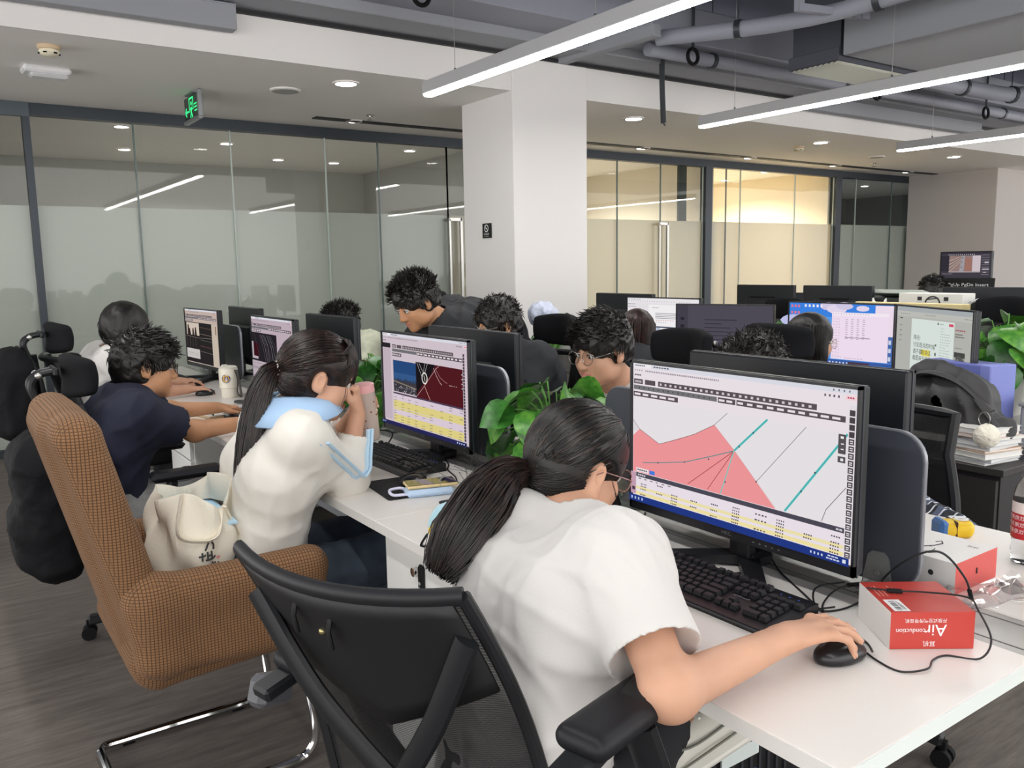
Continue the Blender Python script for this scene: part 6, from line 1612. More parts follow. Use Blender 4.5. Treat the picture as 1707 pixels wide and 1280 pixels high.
cable('black mouse cord curling behind the phone', [(1.26, 2.245, DZ+.012), (1.31, 2.20, z), (1.35, 2.26, z), (1.38, 2.36, z), (1.42, 2.42, z), (1.46, 2.52, z)], .0025, 'mouse_cable')
# crumpled clear wrap
wrapm = bpy.data.materials.new('clear_wrap'); wrapm.use_nodes = True; nt = wrapm.node_tree; N = nt.nodes; N.remove(N['Principled BSDF'])
a_ = N.new('ShaderNodeBsdfTransparent'); g_ = N.new('ShaderNodeBsdfGlossy'); g_.inputs['Roughness'].default_value = .12; lw_ = N.new('ShaderNodeLayerWeight'); lw_.inputs[0].default_value = .35; mx = N.new('ShaderNodeMixShader')
mm = N.new('ShaderNodeMath'); mm.operation = 'MULTIPLY'; mm.inputs[1].default_value = .75; nt.links.new(lw_.outputs['Facing'], mm.inputs[0])
nt.links.new(mm.outputs[0], mx.inputs[0]); nt.links.new(a_.outputs[0], mx.inputs[1]); nt.links.new(g_.outputs[0], mx.inputs[2]); nt.links.new(mx.outputs[0], N['Material Output'].inputs[0])
R_ = np.random.default_rng(5); P_ = []
for i in range(15):
    row = []
    for k in range(11):
        u, v = i/14, k/10; p = Vector((1.43, .86, 0)).lerp(Vector((1.78, .70, 0)), u)+Vector((.35, .75, 0))*(v-.5)*.13*(1+.3*R_.random())
        row.append(p-Vector((1.60, .76, 0))+Vector((R_.normal()*.004, R_.normal()*.004, .008+abs(R_.normal())*.016*(1-.4*u))))
    P_.append(row)
tag(link('plastic_wrap', MB().grid(P_).mesh('plastic_wrap', wrapm, 0), None, (1.60, .76, DZ)), 'crumpled clear plastic wrap between the two earphone boxes', 'plastic wrap')
pet = bpy.data.materials.new('clear_bottle'); pet.use_nodes = True; b = pet.node_tree.nodes['Principled BSDF']; b.inputs['Transmission Weight'].default_value = .95; b.inputs['Roughness'].default_value = .05; b.inputs['IOR'].default_value = 1.2; b.inputs['Base Color'].default_value = (.97, .98, .99, 1)
t = thing('water_bottle', 'clear plastic bottle with red label at the right edge', 'bottle', (1.952, .815, DZ))
part(t, 'bottle_body', MB().lathe([(.026, .0), (.032, .008), (.031, .02), (.033, .03), (.031, .045), (.033, .06), (.033, .14), (.030, .165), (.018, .195), (.0125, .205), (.0125, .222)], 24), pet)
part(t, 'label', MB().lathe([(.0336, .058), (.0336, .115)], 24, cap=False), mat('label_red', 'b5292f', .4)); part(t, 'label_band', MB().lathe([(.0337, .115), (.0337, .14)], 24, cap=False), mat('label_white', 'e6dcd8', .4))
part(t, 'cap', MB().lathe([(.0145, .218), (.0145, .238), (.012, .24)], 16), mat('cap_red', 'c5383a', .4))
pm = MB()
for i in range(3): put_text(pm, '饮用天然水', .011, lambda x, y: Vector((.0342*sin(-x/.0342-2.2+.0), -.0342*cos(-x/.0342-2.2), .105-i*.015+y)))
part(t, 'label_print', pm, pr_w, smooth=False)
t = thing('tape_measure', 'yellow and blue tape measure on the far side of the white desk', 'tape measure', (2.0, 1.0, DZ), -.61); F = Field()
F.box(V(0, 0, .022), V(.043, .026, .022), None, .018, .01); P, f = iso(F, .004, None, None, None, 2); part(t, 'case', np_mesh('case', P, f, mat('yellow_plastic', 'ecc61f', .35)), None)
part(t, 'blue_end', MB().box((-.034, 0, .024), (.024, .0535, .044), 0, bev=.008), mat('blue_plastic', '3f74b4', .35)); part(t, 'rubber_band', MB().box((-.006, 0, .0222), (.006, .0535, .0455), 0, bev=.008), mat('dark_rubber', '4b2a22', .5))
q = part(t, 'dial_label', MB().lathe([(.016, .0440), (.016, .0448), (.001, .0449)], 16, c=(.016, 0, 0)), card); pm = MB(); put_text(pm, '5m', .012, lambda x, y: Vector((.016+x, y, .0453))); part(q, 'label_print', pm, pr_k, smooth=False)

# ------------------------------------------------------------------ phone, power bank, plush, cap, bag
ph = Vector((1.19, 2.145, DZ)); dz_ = math.atan2(2.123-2.172, 1.273-1.102)
t = thing('power_bank', 'light blue power bank with short cable under the phone', 'power bank', ph+Vector((-.005, -.005, 0)), dz_)
part(t, 'case', MB().box((0, 0, .012), (.145, .07, .022), 0, bev=.009), mat('power_bank_blue', 'c3daf4', .3)); part(t, 'cable', MB().tube(bez([(-.07, -.02, .012), (-.11, -.015, .012), (-.115, .012, .02), (-.085, .02, .022), (-.07, .018, .018)], 6), .0045, 8), mat('cable_lilac', 'dcdcf2', .4))
t = thing('phone', 'dark screened phone with cream edge lying on the blue power bank', 'phone', ph+Vector((.008, .006, .0235)), dz_)
part(t, 'body', MB().box((0, 0, .006), (.155, .075, .010), 0, bev=.004), mat('phone_cream', 'e9cf9b', .35)); part(t, 'screen', MB().box((0, 0, .0113), (.148, .069, .001)), mat('phone_glass', '241813', .05, coat=.5)); part(t, 'wrist_strap', MB().tube(bez([(.02, -.037, .006), (.03, 0, .014), (.045, .02, .016), (.03, .04, .008)], 5), .003, 6), mat('strap_grey', '9d9c9a', .5))
plush = mat('plush_blue', 'a9d3e0', .95, bump=(160, .6), sheen=.5)
t = thing('plush_bird', 'small pale blue plush bird with yellow beak by the ponytail', 'plush toy', (1.0, 1.70, DZ)); F = Field(); F.ell(V(0, 0, .052), V(.056, .052, .055), None, .02); F.ell(V(-.02, .01, .02), V(.02, .02, .02), None, .02); P, f = iso(F, .006, None, None, folds(.0015, 3, 3), 2)
part(t, 'body', np_mesh('body', P, f, plush), None); part(t, 'beak', MB().tube(bez([(-.045, -.02, .062), (-.066, -.03, .06), (-.07, -.05, .052)], 4), [.012, .013, .013, .013, .013, .013, .013, .012, .006], 10, flat=.7), mat('plush_yellow', 'f0cf3d', .9)); part(t, 'belly', MB().ell((-.018, -.035, .045), (.03, .022, .035), 12, 8), mat('plush_cream', 'ecd2b0', .95))
part(t, 'strap', MB().tube(bez([(-.05, .03, .03), (-.06, .045, -.0), (-.055, .02, .004), (-.02, .04, .004)], 5), .006, 6, flat=.4), bag_d)
t = thing('cloth_hat', 'black cloth hat lying behind the plush bird', 'hat', (1.265, 1.86, DZ)); F = Field(); F.ell(V(0, 0, .03), V(.10, .095, .075), None, .02); F.box(V(0, 0, -.1), V(.3, .3, .1), None, .001, .01, -1); P, f = iso(F, .008, None, None, folds(.003, 8, 1.6), 2)
part(t, 'crown', np_mesh('crown', P, f, mat('cap_cloth', '1b1b20', .85, bump=(220, .1))), None); br = [[Vector((-.03+r_*cos(a)*.9, .07+r_*sin(a)*.8, .012+.012*cos(a*2)*(r_ > .09))) for r_ in (.06, .1, .135)] for a in np.linspace(radians(50), radians(165), 12)]
q = part(t, 'brim', MB().grid(br), mat('cap_cloth', '1b1b20', .85)); q.modifiers.new('thick', 'SOLIDIFY').thickness = .004
def soft_bag(name, lab, cat, c, sz, m, seed, amp=.006, h=.01, handle=True):
    t = thing(name, lab, cat, c); F = Field(); X, Y, Z = sz; R_ = np.random.default_rng(seed)
    F.box(V(0, 0, Z*.9), V(X, Y, Z*.85), None, min(sz)*.7, .03)
    for i in range(5): F.ell(V(R_.uniform(-X, X)*.7, R_.uniform(-Y, Y)*.7, Z*R_.uniform(.5, 1.6)), V(X*.45, Y*.4, Z*.5), None, .04)
    F.box(V(0, 0, -.5), V(2, 2, .5), None, .001, .004, -1); P, f = iso(F, h, None, None, folds(amp, seed, 1.3), 2); part(t, 'body', np_mesh('body', P, f, m), None)
    if handle: part(t, 'strap', MB().tube(bez([(-X*.6, -Y*.5, Z*1.6), (-X*.9, 0, Z*2.1), (X*.1, Y*.6, Z*1.7), (X*.7, Y*.4, Z*.9)], 6), .012, 8, flat=.4), bag_d)
    return t
soft_bag('black_bag', 'soft black bag between the pink map screen and the leaning woman\'s chin', 'bag', (1.29, 1.60, DZ), (.085, .12, .075), bag_m, 61)

# ------------------------------------------------------------------ tote bag in the brown chair
canvas = mat('canvas', 'e9e2d2', .85, bump=(180, .12), sheen=.1)
t = thing('tote_bag', 'cream canvas tote bag with handwritten characters and a pink heart', 'tote bag', (.555, 2.40, .50))
rim = []
def tote(a, v, k_=1.17):       # a around, v height 0..1
    rx, ry_ = .095+.02*sin(pi*v)-.004*v, .165-.02*v+.012*sin(pi*v)
    w_ = .010*sin(5*a+2.3*v*4)+.006*sin(9*a-5*v)
    return Vector((rx*cos(a)+w_*cos(a)*(1+v)+.015*v, ry_*sin(a)+w_*sin(a), k_*.275*v+.018*v*sin(2*a+.6)+(.02*sin(3*a+1) if v > .8 else 0)))
P_ = [[tote(a, v) for v in np.linspace(0, 1, 12)]+[tote(a, .93)*.9+Vector((0, 0, .02)), tote(a, .78)*.88+Vector((0, 0, .025))] for a in np.linspace(0, 2*pi, 41)[:-1]]
q = part(t, 'bag_body', MB().grid(P_, closed_u=True), canvas); q.modifiers.new('round', 'SUBSURF').render_levels = 1
part(t, 'bag_bottom', MB().prism([(tote(a, 0).x, tote(a, 0).y) for a in np.linspace(0, 2*pi, 25)[:-1]], 0.0, .006, lambda u, v, q: Vector((u, v, q))), canvas)
Pn = []
hp = [tote(4.1, .93)*1.03, tote(4.15, .68)*1.06, tote(4.5, .62)*1.07, tote(4.95, .66)*1.07, tote(5.3, .93)*1.03]
part(t, 'handle', MB().tube(bez(hp, 6), .014, 6, flat=.25, up=(1, 0, 0)), canvas); part(t, 'handle', MB().tube(bez([tote(5.5, .95)*1.02, tote(5.8, .5)*1.06, tote(6.15, .7)*1.05], 6), .014, 6, flat=.25), canvas)
bl = MB().prism([(-.07, -.12), (.09, -.13), (.085, .11), (-.06, .12)], .24, .246, lambda u, v, q: Vector((u+.01, v, q+.25*(v*.3)))); q = part(t, 'blue_folder', bl, mat('folder_blue', 'b5d8ee', .4))
pm = MB(); put_text(pm, '正能量', .042, lambda x, y: Vector((.03+y*.9, -.045-x*.9, 2475e-4+.25*.3*(-.045-x*.9)))); put_text(pm, '新日时尚', .013, lambda x, y: Vector((-.02+y, .07-x, 2475e-4+.25*.3*(.07-x)))); part(q, 'folder_print', pm, mat('print_blue', '2f66b0', .5), smooth=False)
pm = MB()
def on_bag(x, y):       # printed side faces -Y
    a = 3*pi/2+.12+x/.115; v = .52+y/.32; p = tote(a, v); n_ = Vector((cos(a)*.6, sin(a), .1)).normalized(); return p+n_*.004
def stroke(pts, r_=.0024): pm.tube([on_bag(x, y) for x, y in bez([(a, b_, 0) for a, b_ in pts], 3) for _ in (0,)] if False else [on_bag(p.x, p.y) for p in bez([(a, b_, 0) for a, b_ in pts], 4)], r_, 6)
k_ = .0052
for S_ in (((-2, 8), (-3, 6), (-4, 4)), ((0, 8), (1.2, 6.5), (1.2, 4)), ((-1, 9), (0, 9)), ((-7, 1), (-5, 1.5), (-4, 2)), ((-5.5, 3), (-5.5, -1)), ((-3, 3.5), (-3, -.5)), ((-3, 1.5), (-1.5, 1.5)), ((-.5, 3.5), (-.5, -.5)), ((-4, -.5), (0, -.5), (2.5, 0)),
          ((-2, -3), (1, -3.5), (2, -3)), ((-.5, -2), (-1.5, -5), (-2, -8)), ((1.5, -3), (1, -6), (-.5, -9)), ((3, -4), (3, -6), (2.5, -8.5)), ((3, -4.5), (5.5, -4.5), (6, -6), (5.8, -9)), ((3.5, -6.5), (5, -7.5)), ((4.8, -3.5), (3.2, -7), (2.2, -8))):
    stroke([(a*k_-.002, b_*k_) for a, b_ in S_])
part(t, 'handwriting', pm, pr_k); pm = MB(); hc = [(.5*16*sin(u)**3/16, .5*(13*cos(u)-5*cos(2*u)-2*cos(3*u)-cos(4*u))/16) for u in np.linspace(0, 2*pi, 22)[:-1]]
pm.add([on_bag((4.6+2.6*x)*k_, (-1.2+2.4*y)*k_) for x, y in hc], [tuple(range(21))]); part(t, 'heart', pm, mat('heart_pink', 'e8989c', .5), smooth=False)

# ------------------------------------------------------------------ tumbler at the mouth, mug
cupm = bpy.data.materials.new('tumbler_plastic'); cupm.use_nodes = True; b = cupm.node_tree.nodes['Principled BSDF']; b.inputs['Base Color'].default_value = (*srgb('e2cfc4'), 1); b.inputs['Transmission Weight'].default_value = .35; b.inputs['Roughness'].default_value = .2
t = thing('tumbler', 'tall pinkish clear tumbler held at the ponytailed woman\'s mouth', 'cup', (1.115, 2.385, .885), 0); Rt = rot(0, -.12, 0)
part(t, 'cup', MB().lathe([(.030, 0), (.034, .004), (.038, .13), (.038, .16)], 22, R=Rt), cupm); part(t, 'lid', MB().lathe([(.039, .155), (.039, .178), (.03, .182), (.001, .183)], 22, R=Rt), mat('lid_pink', 'e0a8a8', .35))
dc = MB(); R_ = np.random.default_rng(6)
for i in range(16): a, z_ = R_.uniform(0, 6.28), R_.uniform(.03, .15); rr = .034+.004*z_/.13+.0008; dc.ell(Rt @ Vector((rr*cos(a), rr*sin(a), z_)), (.003, .003, .003), 6, 4)
part(t, 'dots', dc, mat('dot_red', '9c4a48', .5))
t = thing('travel_mug', 'cream travel mug with round blue and yellow emblem and grey strap', 'mug', (1.30, 4.50, DZ))
part(t, 'body', MB().lathe([(.036, 0), (.040, .005), (.041, .02), (.0425, .05), (.048, .055), (.0495, .15), (.046, .158)], 26), mat('mug_cream', 'e7e1d2', .35)); part(t, 'lid', MB().lathe([(.047, .150), (.047, .163), (.04, .168), (.001, .169)], 26).box((-.02, -.01, .172), (.03, .02, .012), 0, bev=.003), mat('mug_lid', 'd9d5c9', .35))
pm = MB(); em = lambda x, y, q=0: Vector(((.0494+q)*cos(x/.049+4.15), (.0494+q)*sin(x/.049+4.15), .105+y))
pm.add([em(.023*cos(a), .023*sin(a)) for a in np.linspace(0, 2*pi, 25)[:-1]], [tuple(range(24))], 0)
pm.add([em(.0185*cos(a), .0185*sin(a), .0004) for a in np.linspace(0, 2*pi, 25)[:-1]], [tuple(range(24))], 1)
for dx in (-.006, .008): pm.quad(em(dx, -.014, .0008), em(dx+.003, -.014, .0008), em(dx+.003, .012, .0008), em(dx, .012, .0008), 0)
pm.quad(em(-.017, -.008, .0008), em(.017, -.008, .0008), em(.017, -.005, .0008), em(-.017, -.005, .0008), 0)
for a in np.linspace(-.016, .016, 7): pm.quad(em(a, -.006, .0007), em(a+.0008, -.006, .0007), em(.2*a+.0008, .012, .0007), em(.2*a, .012, .0007), 0)
part(t, 'emblem', pm, [mat('emblem_blue', '2c3a78', .4), mat('emblem_yellow', 'd9a93a', .4)], smooth=False)
part(t, 'strap', MB().tube(bez([(.02, -.045, .15), (.03, -.056, .10), (.025, -.062, .03), (.045, -.055, .01), (.04, -.05, .08), (.03, -.046, .15)], 6), .006, 6, flat=.4), mat('strap_dark', '5b5650', .7))
t = thing('notebook', 'thin notebook with pens lying by the navy shirted man\'s keyboard', 'notebook', (1.06, 3.98, DZ), .2); part(t, 'cover', MB().box((0, 0, .006), (.12, .2, .010), 0, bev=.002), mat('kraft_cover', 'b59d78', .7)); part(t, 'pages', MB().box((.0, 0, .0115), (.112, .19, .002)), card); part(t, 'pen', MB().tube([(-.03, -.08, .016), (.02, .07, .016)], .004, 8), mat('pen_green', '5e7d5a', .4))

# ------------------------------------------------------------------ pedestals and computers under the desks
ped_m = mat('pedestal_white', 'e4e4e1', .4)
def pedestal(lab, x, y0, y1, lock=True):
    t = thing('pedestal_cabinet', lab, 'cabinet', (x, (y0+y1)/2, 0), 0, 'white pedestal cabinets under the desks'); h = (y1-y0)/2
    part(t, 'carcass', MB().box((.265, 0, .365), (.49, 2*h, .70), 0, bev=.003), ped_m)
    for k, (z0, z1) in enumerate(((.52, .705), (.03, .512))):
        d = part(t, 'drawer' if k == 0 else 'door', MB().box((.01, 0, (z0+z1)/2), (.02, 2*h-.006, z1-z0), 0, bev=.002), ped_m)
        if lock and k == 0:
            lk = part(d, 'code_lock', MB().box((-.004, -.03, .645-.02), (.012, .026, .115), 0, bev=.006), black); pm = MB()
            for i in range(4): pm.ell((-.0105, -.03, .635-i*.014), (.001, .006, .005), 10, 4)
            part(d, 'lock_dials', pm, mat('dial_grey', '8f9295', .4)); part(d, 'lock_knob', MB().lathe([(.012, 0), (.012, .01), (.007, .012), (.001, .012)], 14, c=(-.001, .004, .655), R=rot(0, -pi/2, 0)), chrome)
    return t
pedestal('white pedestal cabinet with black code lock beside the jeans', .965, 1.64, 1.995)
pedestal('white pedestal cabinet beyond the navy shirted man\'s knees', .985, 4.12, 4.50, False)
pc_m = mat('pc_case', '101115', .35); led_b = emit('pc_glow_blue', (.06, .05, .55), .8, True)
def tower(lab, c, card_=False, glow=False):
    t = thing('computer_tower', lab, 'computer', c); part(t, 'case', MB().box((.2, 0, .21), (.4, .2, .40), 0, bev=.006), pc_m)
    g = MB()
    for i in range(14): g.box((-.003, -.07+.0, .08+i*.02), (.006, .1, .006))
    for i in range(10): g.box((.06+i*.03, -.1015, .22), (.008, .003, .3))
    part(t, 'vent_slats', g, mat('vent_dark', '24262c', .5)); part(t, 'power_button', MB().lathe([(.012, 0), (.012, .004)], 12, c=(-.001, .05, .36), R=rot(0, -pi/2, 0)), dgrey)
    if glow: part(t, 'glow_panel', MB().box((.12, -.1022, .36), (.16, .002, .05)).box((.13, 0, .4105), (.2, .1, .001)), led_b)
    return t
tower('black computer with blue glow under the ponytailed woman\'s desk', (1.16, 2.13, .13), glow=True)
struct_shelf = lambda lab, c: solo('under_desk_shelf', MB().box((.2, 0, -.012), (.46, .30, .02), 0, bev=.003).box((-.01, .14, .29), (.03, .015, .60)).box((.41, .14, .29), (.03, .015, .60)), leg_m, lab, 'shelf', 'metal computer shelves hung under the desks', c)
struct_shelf('metal shelf carrying the blue glowing computer', (1.16, 2.13, .128))
tower('black computer with perforated side under the nearest desk end', (1.20, 1.22, .15)); struct_shelf('metal shelf carrying the computer under the nearest desk end', (1.20, 1.22, .148))
t = thing('desk_calendar', 'small printed card with blue header stuck on the computer under the desk', 'card', (1.36, 1.108, .345)); part(t, 'sheet', MB().box((0, 0, .085), (.12, .004, .165), 0, rot(0, 0, 0)), mat('card_pale', 'cfd8d6', .6)); part(t, 'header', MB().box((0, -.003, .145), (.12, .002, .018), 0, rot(0, 0, 0)), mat('header_blue', '2f5fa8', .5))
pm = MB(); R_ = np.random.default_rng(9)
for j in range(6):
    for i in range(4): pm.box((-.04+i*.026, -.0024, .125-j*.017), (.014*R_.uniform(.4, 1), .001, .005), 0, rot(0, 0, 0))
part(t, 'entries', pm, pr_k, smooth=False)
cable('bright blue network cable beside the shoe', [(1.02, .80, .62), (1.0, .79, .45), (1.02, .77, .25), (1.10, .76, .06)], .003, 'network_cable', None, mat('cable_blue', '3567b8', .4))

# ------------------------------------------------------------------ potted pothos
leaf_ms = []
def leaf_mesh(name, m, curl):
    out = [(0, 0), (.16, .10), (.36, .30), (.45, .52), (.38, .75), (.20, .92)]; vs = []; fs = []; n_ = len(out)
    for i in range(n_+1):
        t_ = i/n_; y = t_*1.0; w_ = [.0, .30, .42, .44, .36, .2, 0][i]; z_ = -curl*(t_-.25)**2
        vs += [(-w_, y-.06*(1-t_)*(w_ > 0), z_+w_*.28), (0, y, z_), (w_, y-.06*(1-t_)*(w_ > 0), z_+w_*.28)]
    for i in range(n_): a = i*3; fs += [(a, a+1, a+4, a+3), (a+1, a+2, a+5, a+4)]
    return MB().add(vs, fs).mesh(name, m, 0)
def leafmat(n_, c, c2):
    m, N, L, b = nodes(n_); tc = N.new('ShaderNodeTexCoord'); nz = N.new('ShaderNodeTexNoise'); nz.inputs['Scale'].default_value = 4; r = N.new('ShaderNodeValToRGB')
    r.color_ramp.elements[0].color = (*srgb(c), 1); r.color_ramp.elements[1].color = (*srgb(c2), 1); r.color_ramp.elements[0].position = .4; r.color_ramp.elements[1].position = .62
    L.new(tc.outputs['Object'], nz.inputs['Vector']); L.new(nz.outputs['Fac'], r.inputs[0]); L.new(r.outputs[0], b.inputs['Base Color']); b.inputs['Roughness'].default_value = .32; b.inputs['Subsurface Weight'].default_value = 0; return m
for i, (a, b_) in enumerate((('2a5f20', '3f8030'), ('1f4a1a', '326b28'), ('3a7a2c', '68a040'))): leaf_ms.append(leaf_mesh('leaf', leafmat('leaf_green_%d' % i, a, b_), (.25, .5, .8)[i]))
stem_m = mat('plant_stem', '5c9140', .5); pot_m = mat('pot_white', 'e9e9e6', .35); soil = mat('soil', '2a211b', .95)
def pothos(lab, loc, n_, R0, hgt, size, seed, pot=(.062, .125), vase=False, droop=.12):
    t = thing('potted_plant', lab, 'plant', loc, 0, 'potted pothos plants'); R_ = np.random.default_rng(seed); r_, hp = pot
    p_ = part(t, 'pot', MB().lathe([(r_*.72, 0), (r_*.76, .004), (r_, hp), (r_*.93, hp), (r_*.9, hp-.015)], 22, cap=False).lathe([(r_*.72, .001), (.001, .001)], 22, cap=False), pot_m); part(p_, 'soil', MB().lathe([(r_*.92, hp-.014), (.001, hp-.010)], 18, cap=False), soil)
    st = MB()
    for i in range(n_):
        a = 2*pi*i*.381966+R_.normal()*.3; rr = R0*math.sqrt((i+.5)/n_); top = hp+hgt*(1-.75*(rr/R0)**2)*(.75+.35*R_.random())-droop*(rr/R0)**3*R_.random()
        tip = Vector((rr*cos(a), rr*sin(a), top)); base = Vector((r_*.4*cos(a), r_*.4*sin(a), hp-.01)); st.tube(bez([base, base.lerp(tip, .5)+Vector((0, 0, hgt*.22)), tip], 4), .0026, 5)
        o = link('leaf', leaf_ms[int(R_.integers(0, 3)) if i % 4 else 2], t, tip); s_ = size*(.75+.5*R_.random())
        o.rotation_euler = (radians(R_.uniform(-55, 5)-30*(rr/R0)), R_.normal()*.35, a-pi/2+R_.normal()*.45); o.scale = (s_, s_, s_)
    part(t, 'stems', st, stem_m); return t
pothos('lush pothos plant with drooping tip leaves between the two near monitors', (1.56, 1.985, DZ), 46, .20, .20, .125, 3, droop=.2)
pothos('pothos plant in a white pot right of the ponytailed woman\'s cup', (1.555, 3.35, DZ), 46, .17, .17, .115, 5, (.066, .13), droop=.16)
pothos('small dark pothos in a white pot in front of the column', (3.44, 4.36, DZ), 38, .16, .17, .10, 7, (.085, .15), droop=.05)
pothos('big pothos plant at the right edge beside the article screen', (3.80, 1.72, DZ), 60, .22, .26, .15, 9, (.085, .16), droop=.12)
# ------------------------------------------------------------------ row behind: desks and their things
def back_desk(lab, x0, x1, y0, y1):
    t = thing('office_desk', lab, 'desk', ((x0+x1)/2, (y0+y1)/2, 0), 0, 'white desks of the row behind'); w2, h2 = (x1-x0)/2, (y1-y0)/2-.001
    part(t, 'desktop', MB().box((0, 0, DZ-.0135), (2*w2, 2*h2, .027), 0, bev=.002), desk_w)
    for sx in (-1, 1):
        for sy in (-1, 1): part(t, 'leg', MB().box((sx*(w2-.1), sy*(h2-.12), .36), (.05, .05, .72)), leg_m)
    part(t, 'modesty_panel', MB().box((0, 0, .45), (.02, 2*h2-.3, .5)), mat('grey_panel', '9a9da2', .5)); return t
back_desk('white desk of the row behind with plant and blue box', 3.16, 4.36, 1.54, 3.05)
back_desk('white desk of the row behind with the document screen', 3.34, 4.36, 3.05, 4.60)
BG = 'lit screens of the row behind'
monitor('monitor', 'bright monitor showing a document page, beside the long haired woman', (3.76, 3.745, DZ), RN, ui_doc, .63, .36, .10, .02, BG, False)
monitor('monitor', 'dark chat window monitor angled beside the document screen', (3.63, 3.14, DZ), RN+.37, ui_chat, .56, .34, .10, .02, BG, False)
monitor('monitor', 'bright monitor with blue sky desktop and pale window', (3.76, 2.51, DZ), RN, ui_desktop, .60, .355, .105, .016, BG, False)
monitor('monitor', 'monitor with a grey page of Chinese lines and a dog picture', (3.60, 1.945, DZ), RN-.545, ui_article, .60, .36, .10, .018, BG, False)
monitor('monitor', 'black monitor back just right of the white column', (3.95, 4.28, DZ), RF, None, .56, .34, .13, .02, None, False)
mouse('black mouse under the hand before the article screen', (3.52, 2.08, DZ), -1.5)
# dark side cabinet with things on it
dk = mat('dark_cabinet', '332f30', .5, bump=(60, .05)); dk2 = mat('dark_cabinet_front', '262427', .5)
t = thing('side_cabinet', 'dark brown side cabinet under the books and black bag', 'cabinet', (3.36, 1.53, 0))
part(t, 'top', MB().box((0, -.015, .667), (.62, .30, .026), 0, bev=.002), dk); part(t, 'carcass', MB().box((.005, -.01, .33), (.58, .27, .64)), dk2)
for z_ in (.16, .48): part(t, 'drawer', MB().box((-.295, -.01, z_), (.018, .26, .31), 0, bev=.002), dk)
bk_w = mat('book_pages', 'e3e2e0', .7); bk_cols = ['d8d6d2', 'b9c4cf', 'e6e4dc', 'c9a58a', 'dedcda', 'aeb6bd', 'e9e6e2', 'd9b9a9']
z_ = .681
for i in range(9):
    h_ = .009+.005*(i % 3); t = thing('book', ('orange edged papers at the bottom of the book pile', 'second booklet up in the book pile', 'third booklet up in the book pile', 'fourth booklet up in the book pile', 'middle booklet of the book pile', 'sixth booklet up in the book pile', 'seventh booklet up in the book pile', 'booklet second from the top of the book pile', 'white booklet topping the book pile')[i], 'book', (3.17+.008*sin(i*2.3), 1.485+.006*cos(i*1.7), z_), -.15+.1*sin(i*1.9), 'booklets piled on the dark cabinet')
    cm = mat('book_cover_%d' % (i % 8), bk_cols[i % 8], .5); part(t, 'pages', MB().box((0, 0, h_/2), (.19, .135, h_-.002)), bk_w); part(t, 'cover', MB().box((0, 0, h_-.0008), (.2, .14, .0016)).box((0, 0, .0008), (.2, .14, .0016)), cm); z_ += h_+.0004
leath = mat('black_leather_bag', '2e2d2f', .55, bump=(30, .25))
t = thing('handbag', 'slouched black fabric bag on the dark cabinet before the blue box', 'bag', (3.24, 1.68, DZ)); F = Field(); o = V(*t.location)
F.box(V(0, .02, .10), V(.09, .19, .10), None, .07, .04); F.ell(V(-.02, -.05, .14), V(.08, .12, .10), None, .05); F.ell(V(.0, .16, .08), V(.08, .09, .08), None, .05); F.ell(V(-.03, -.20, .04), V(.06, .07, .05), None, .05); F.ell(V(0, .05, .22), V(.04, .10, .05), None, .04); F.box(V(0, 0, -.5), V(2, 2, .5), None, .001, .004, -1)
P, f = iso(F, .009, None, None, folds(.0075, 5, 1.1), 2); part(t, 'body', np_mesh('body', P, f, leath), None)
part(t, 'flap', MB().tube(bez([(-.05, .14, .20), (-.075, .02, .235), (-.07, -.10, .20), (-.06, -.20, .11)], 6), .03, 10, flat=.35), leath); part(t, 'strap', MB().tube(bez([(-.05, -.10, .2), (-.09, -.17, .14), (-.08, -.24, .05), (-.02, -.2, .02)], 6), .012, 8, flat=.4), leath)
pom = mat('pompom_ivory', 'ece6d6', .95, bump=(90, .8), sheen=.5)
t = thing('pompom_charm', 'round ivory charm hanging from the black fabric bag', 'charm', (3.07, 1.44, .79)); F = Field(); F.ell(V(0, 0, 0), V(.04, .04, .042), None, .01)
P, f = iso(F, .005, None, None, folds(.0025, 4, 3), 1); part(t, 'ball', np_mesh('ball', P, f, pom), None); part(t, 'loop', MB().tube([(.0, .012+.02*cos(a), .06+.025*sin(a)) for a in np.linspace(0, 2*pi, 17)], .002, 6), steel)
t = thing('file_box', 'blue violet file box standing on the desk behind the black bag', 'box', (3.50, 1.74, DZ), -.28)
bv = mat('box_violet', '6a72b8', .5); part(t, 'shell', MB().box((0, 0, .125), (.13, .30, .25), 0, bev=.004), bv); part(t, 'lid', MB().box((.0, -.152, .125), (.136, .05, .256), 0, bev=.004), mat('box_violet_light', '7d86c9', .5)); part(t, 'label', MB().box((-.0655, .06, .17), (.001, .06, .03)), card)
t = thing('tin_cup', 'white cup with a tan wooden comb across it before the article screen', 'cup', (3.52, 1.92, DZ))
part(t, 'cup', MB().lathe([(.034, 0), (.036, .004), (.042, .14), (.038, .14), (.034, .02)], 18, cap=False), pot_m); part(t, 'beads', MB().ell((0, .0, .15), (.03, .03, .018), 10, 6), mat('bead_mix', 'cfc6b4', .4, bump=(120, 1)))
t = thing('wooden_comb', 'tan wooden comb lying across the white cup', 'comb', (3.49, 1.98, DZ+.142), .2); part(t, 'handle', MB().box((0, .03, .0), (.03, .11, .008), 0, rot(-.25, 0, 0), .003), mat('comb_wood', 'b98a66', .5)); part(t, 'teeth', MB().box((0, -.05, .018), (.034, .06, .006), 0, rot(-.25, 0, 0), .002), mat('comb_wood_light', 'c79a76', .5))
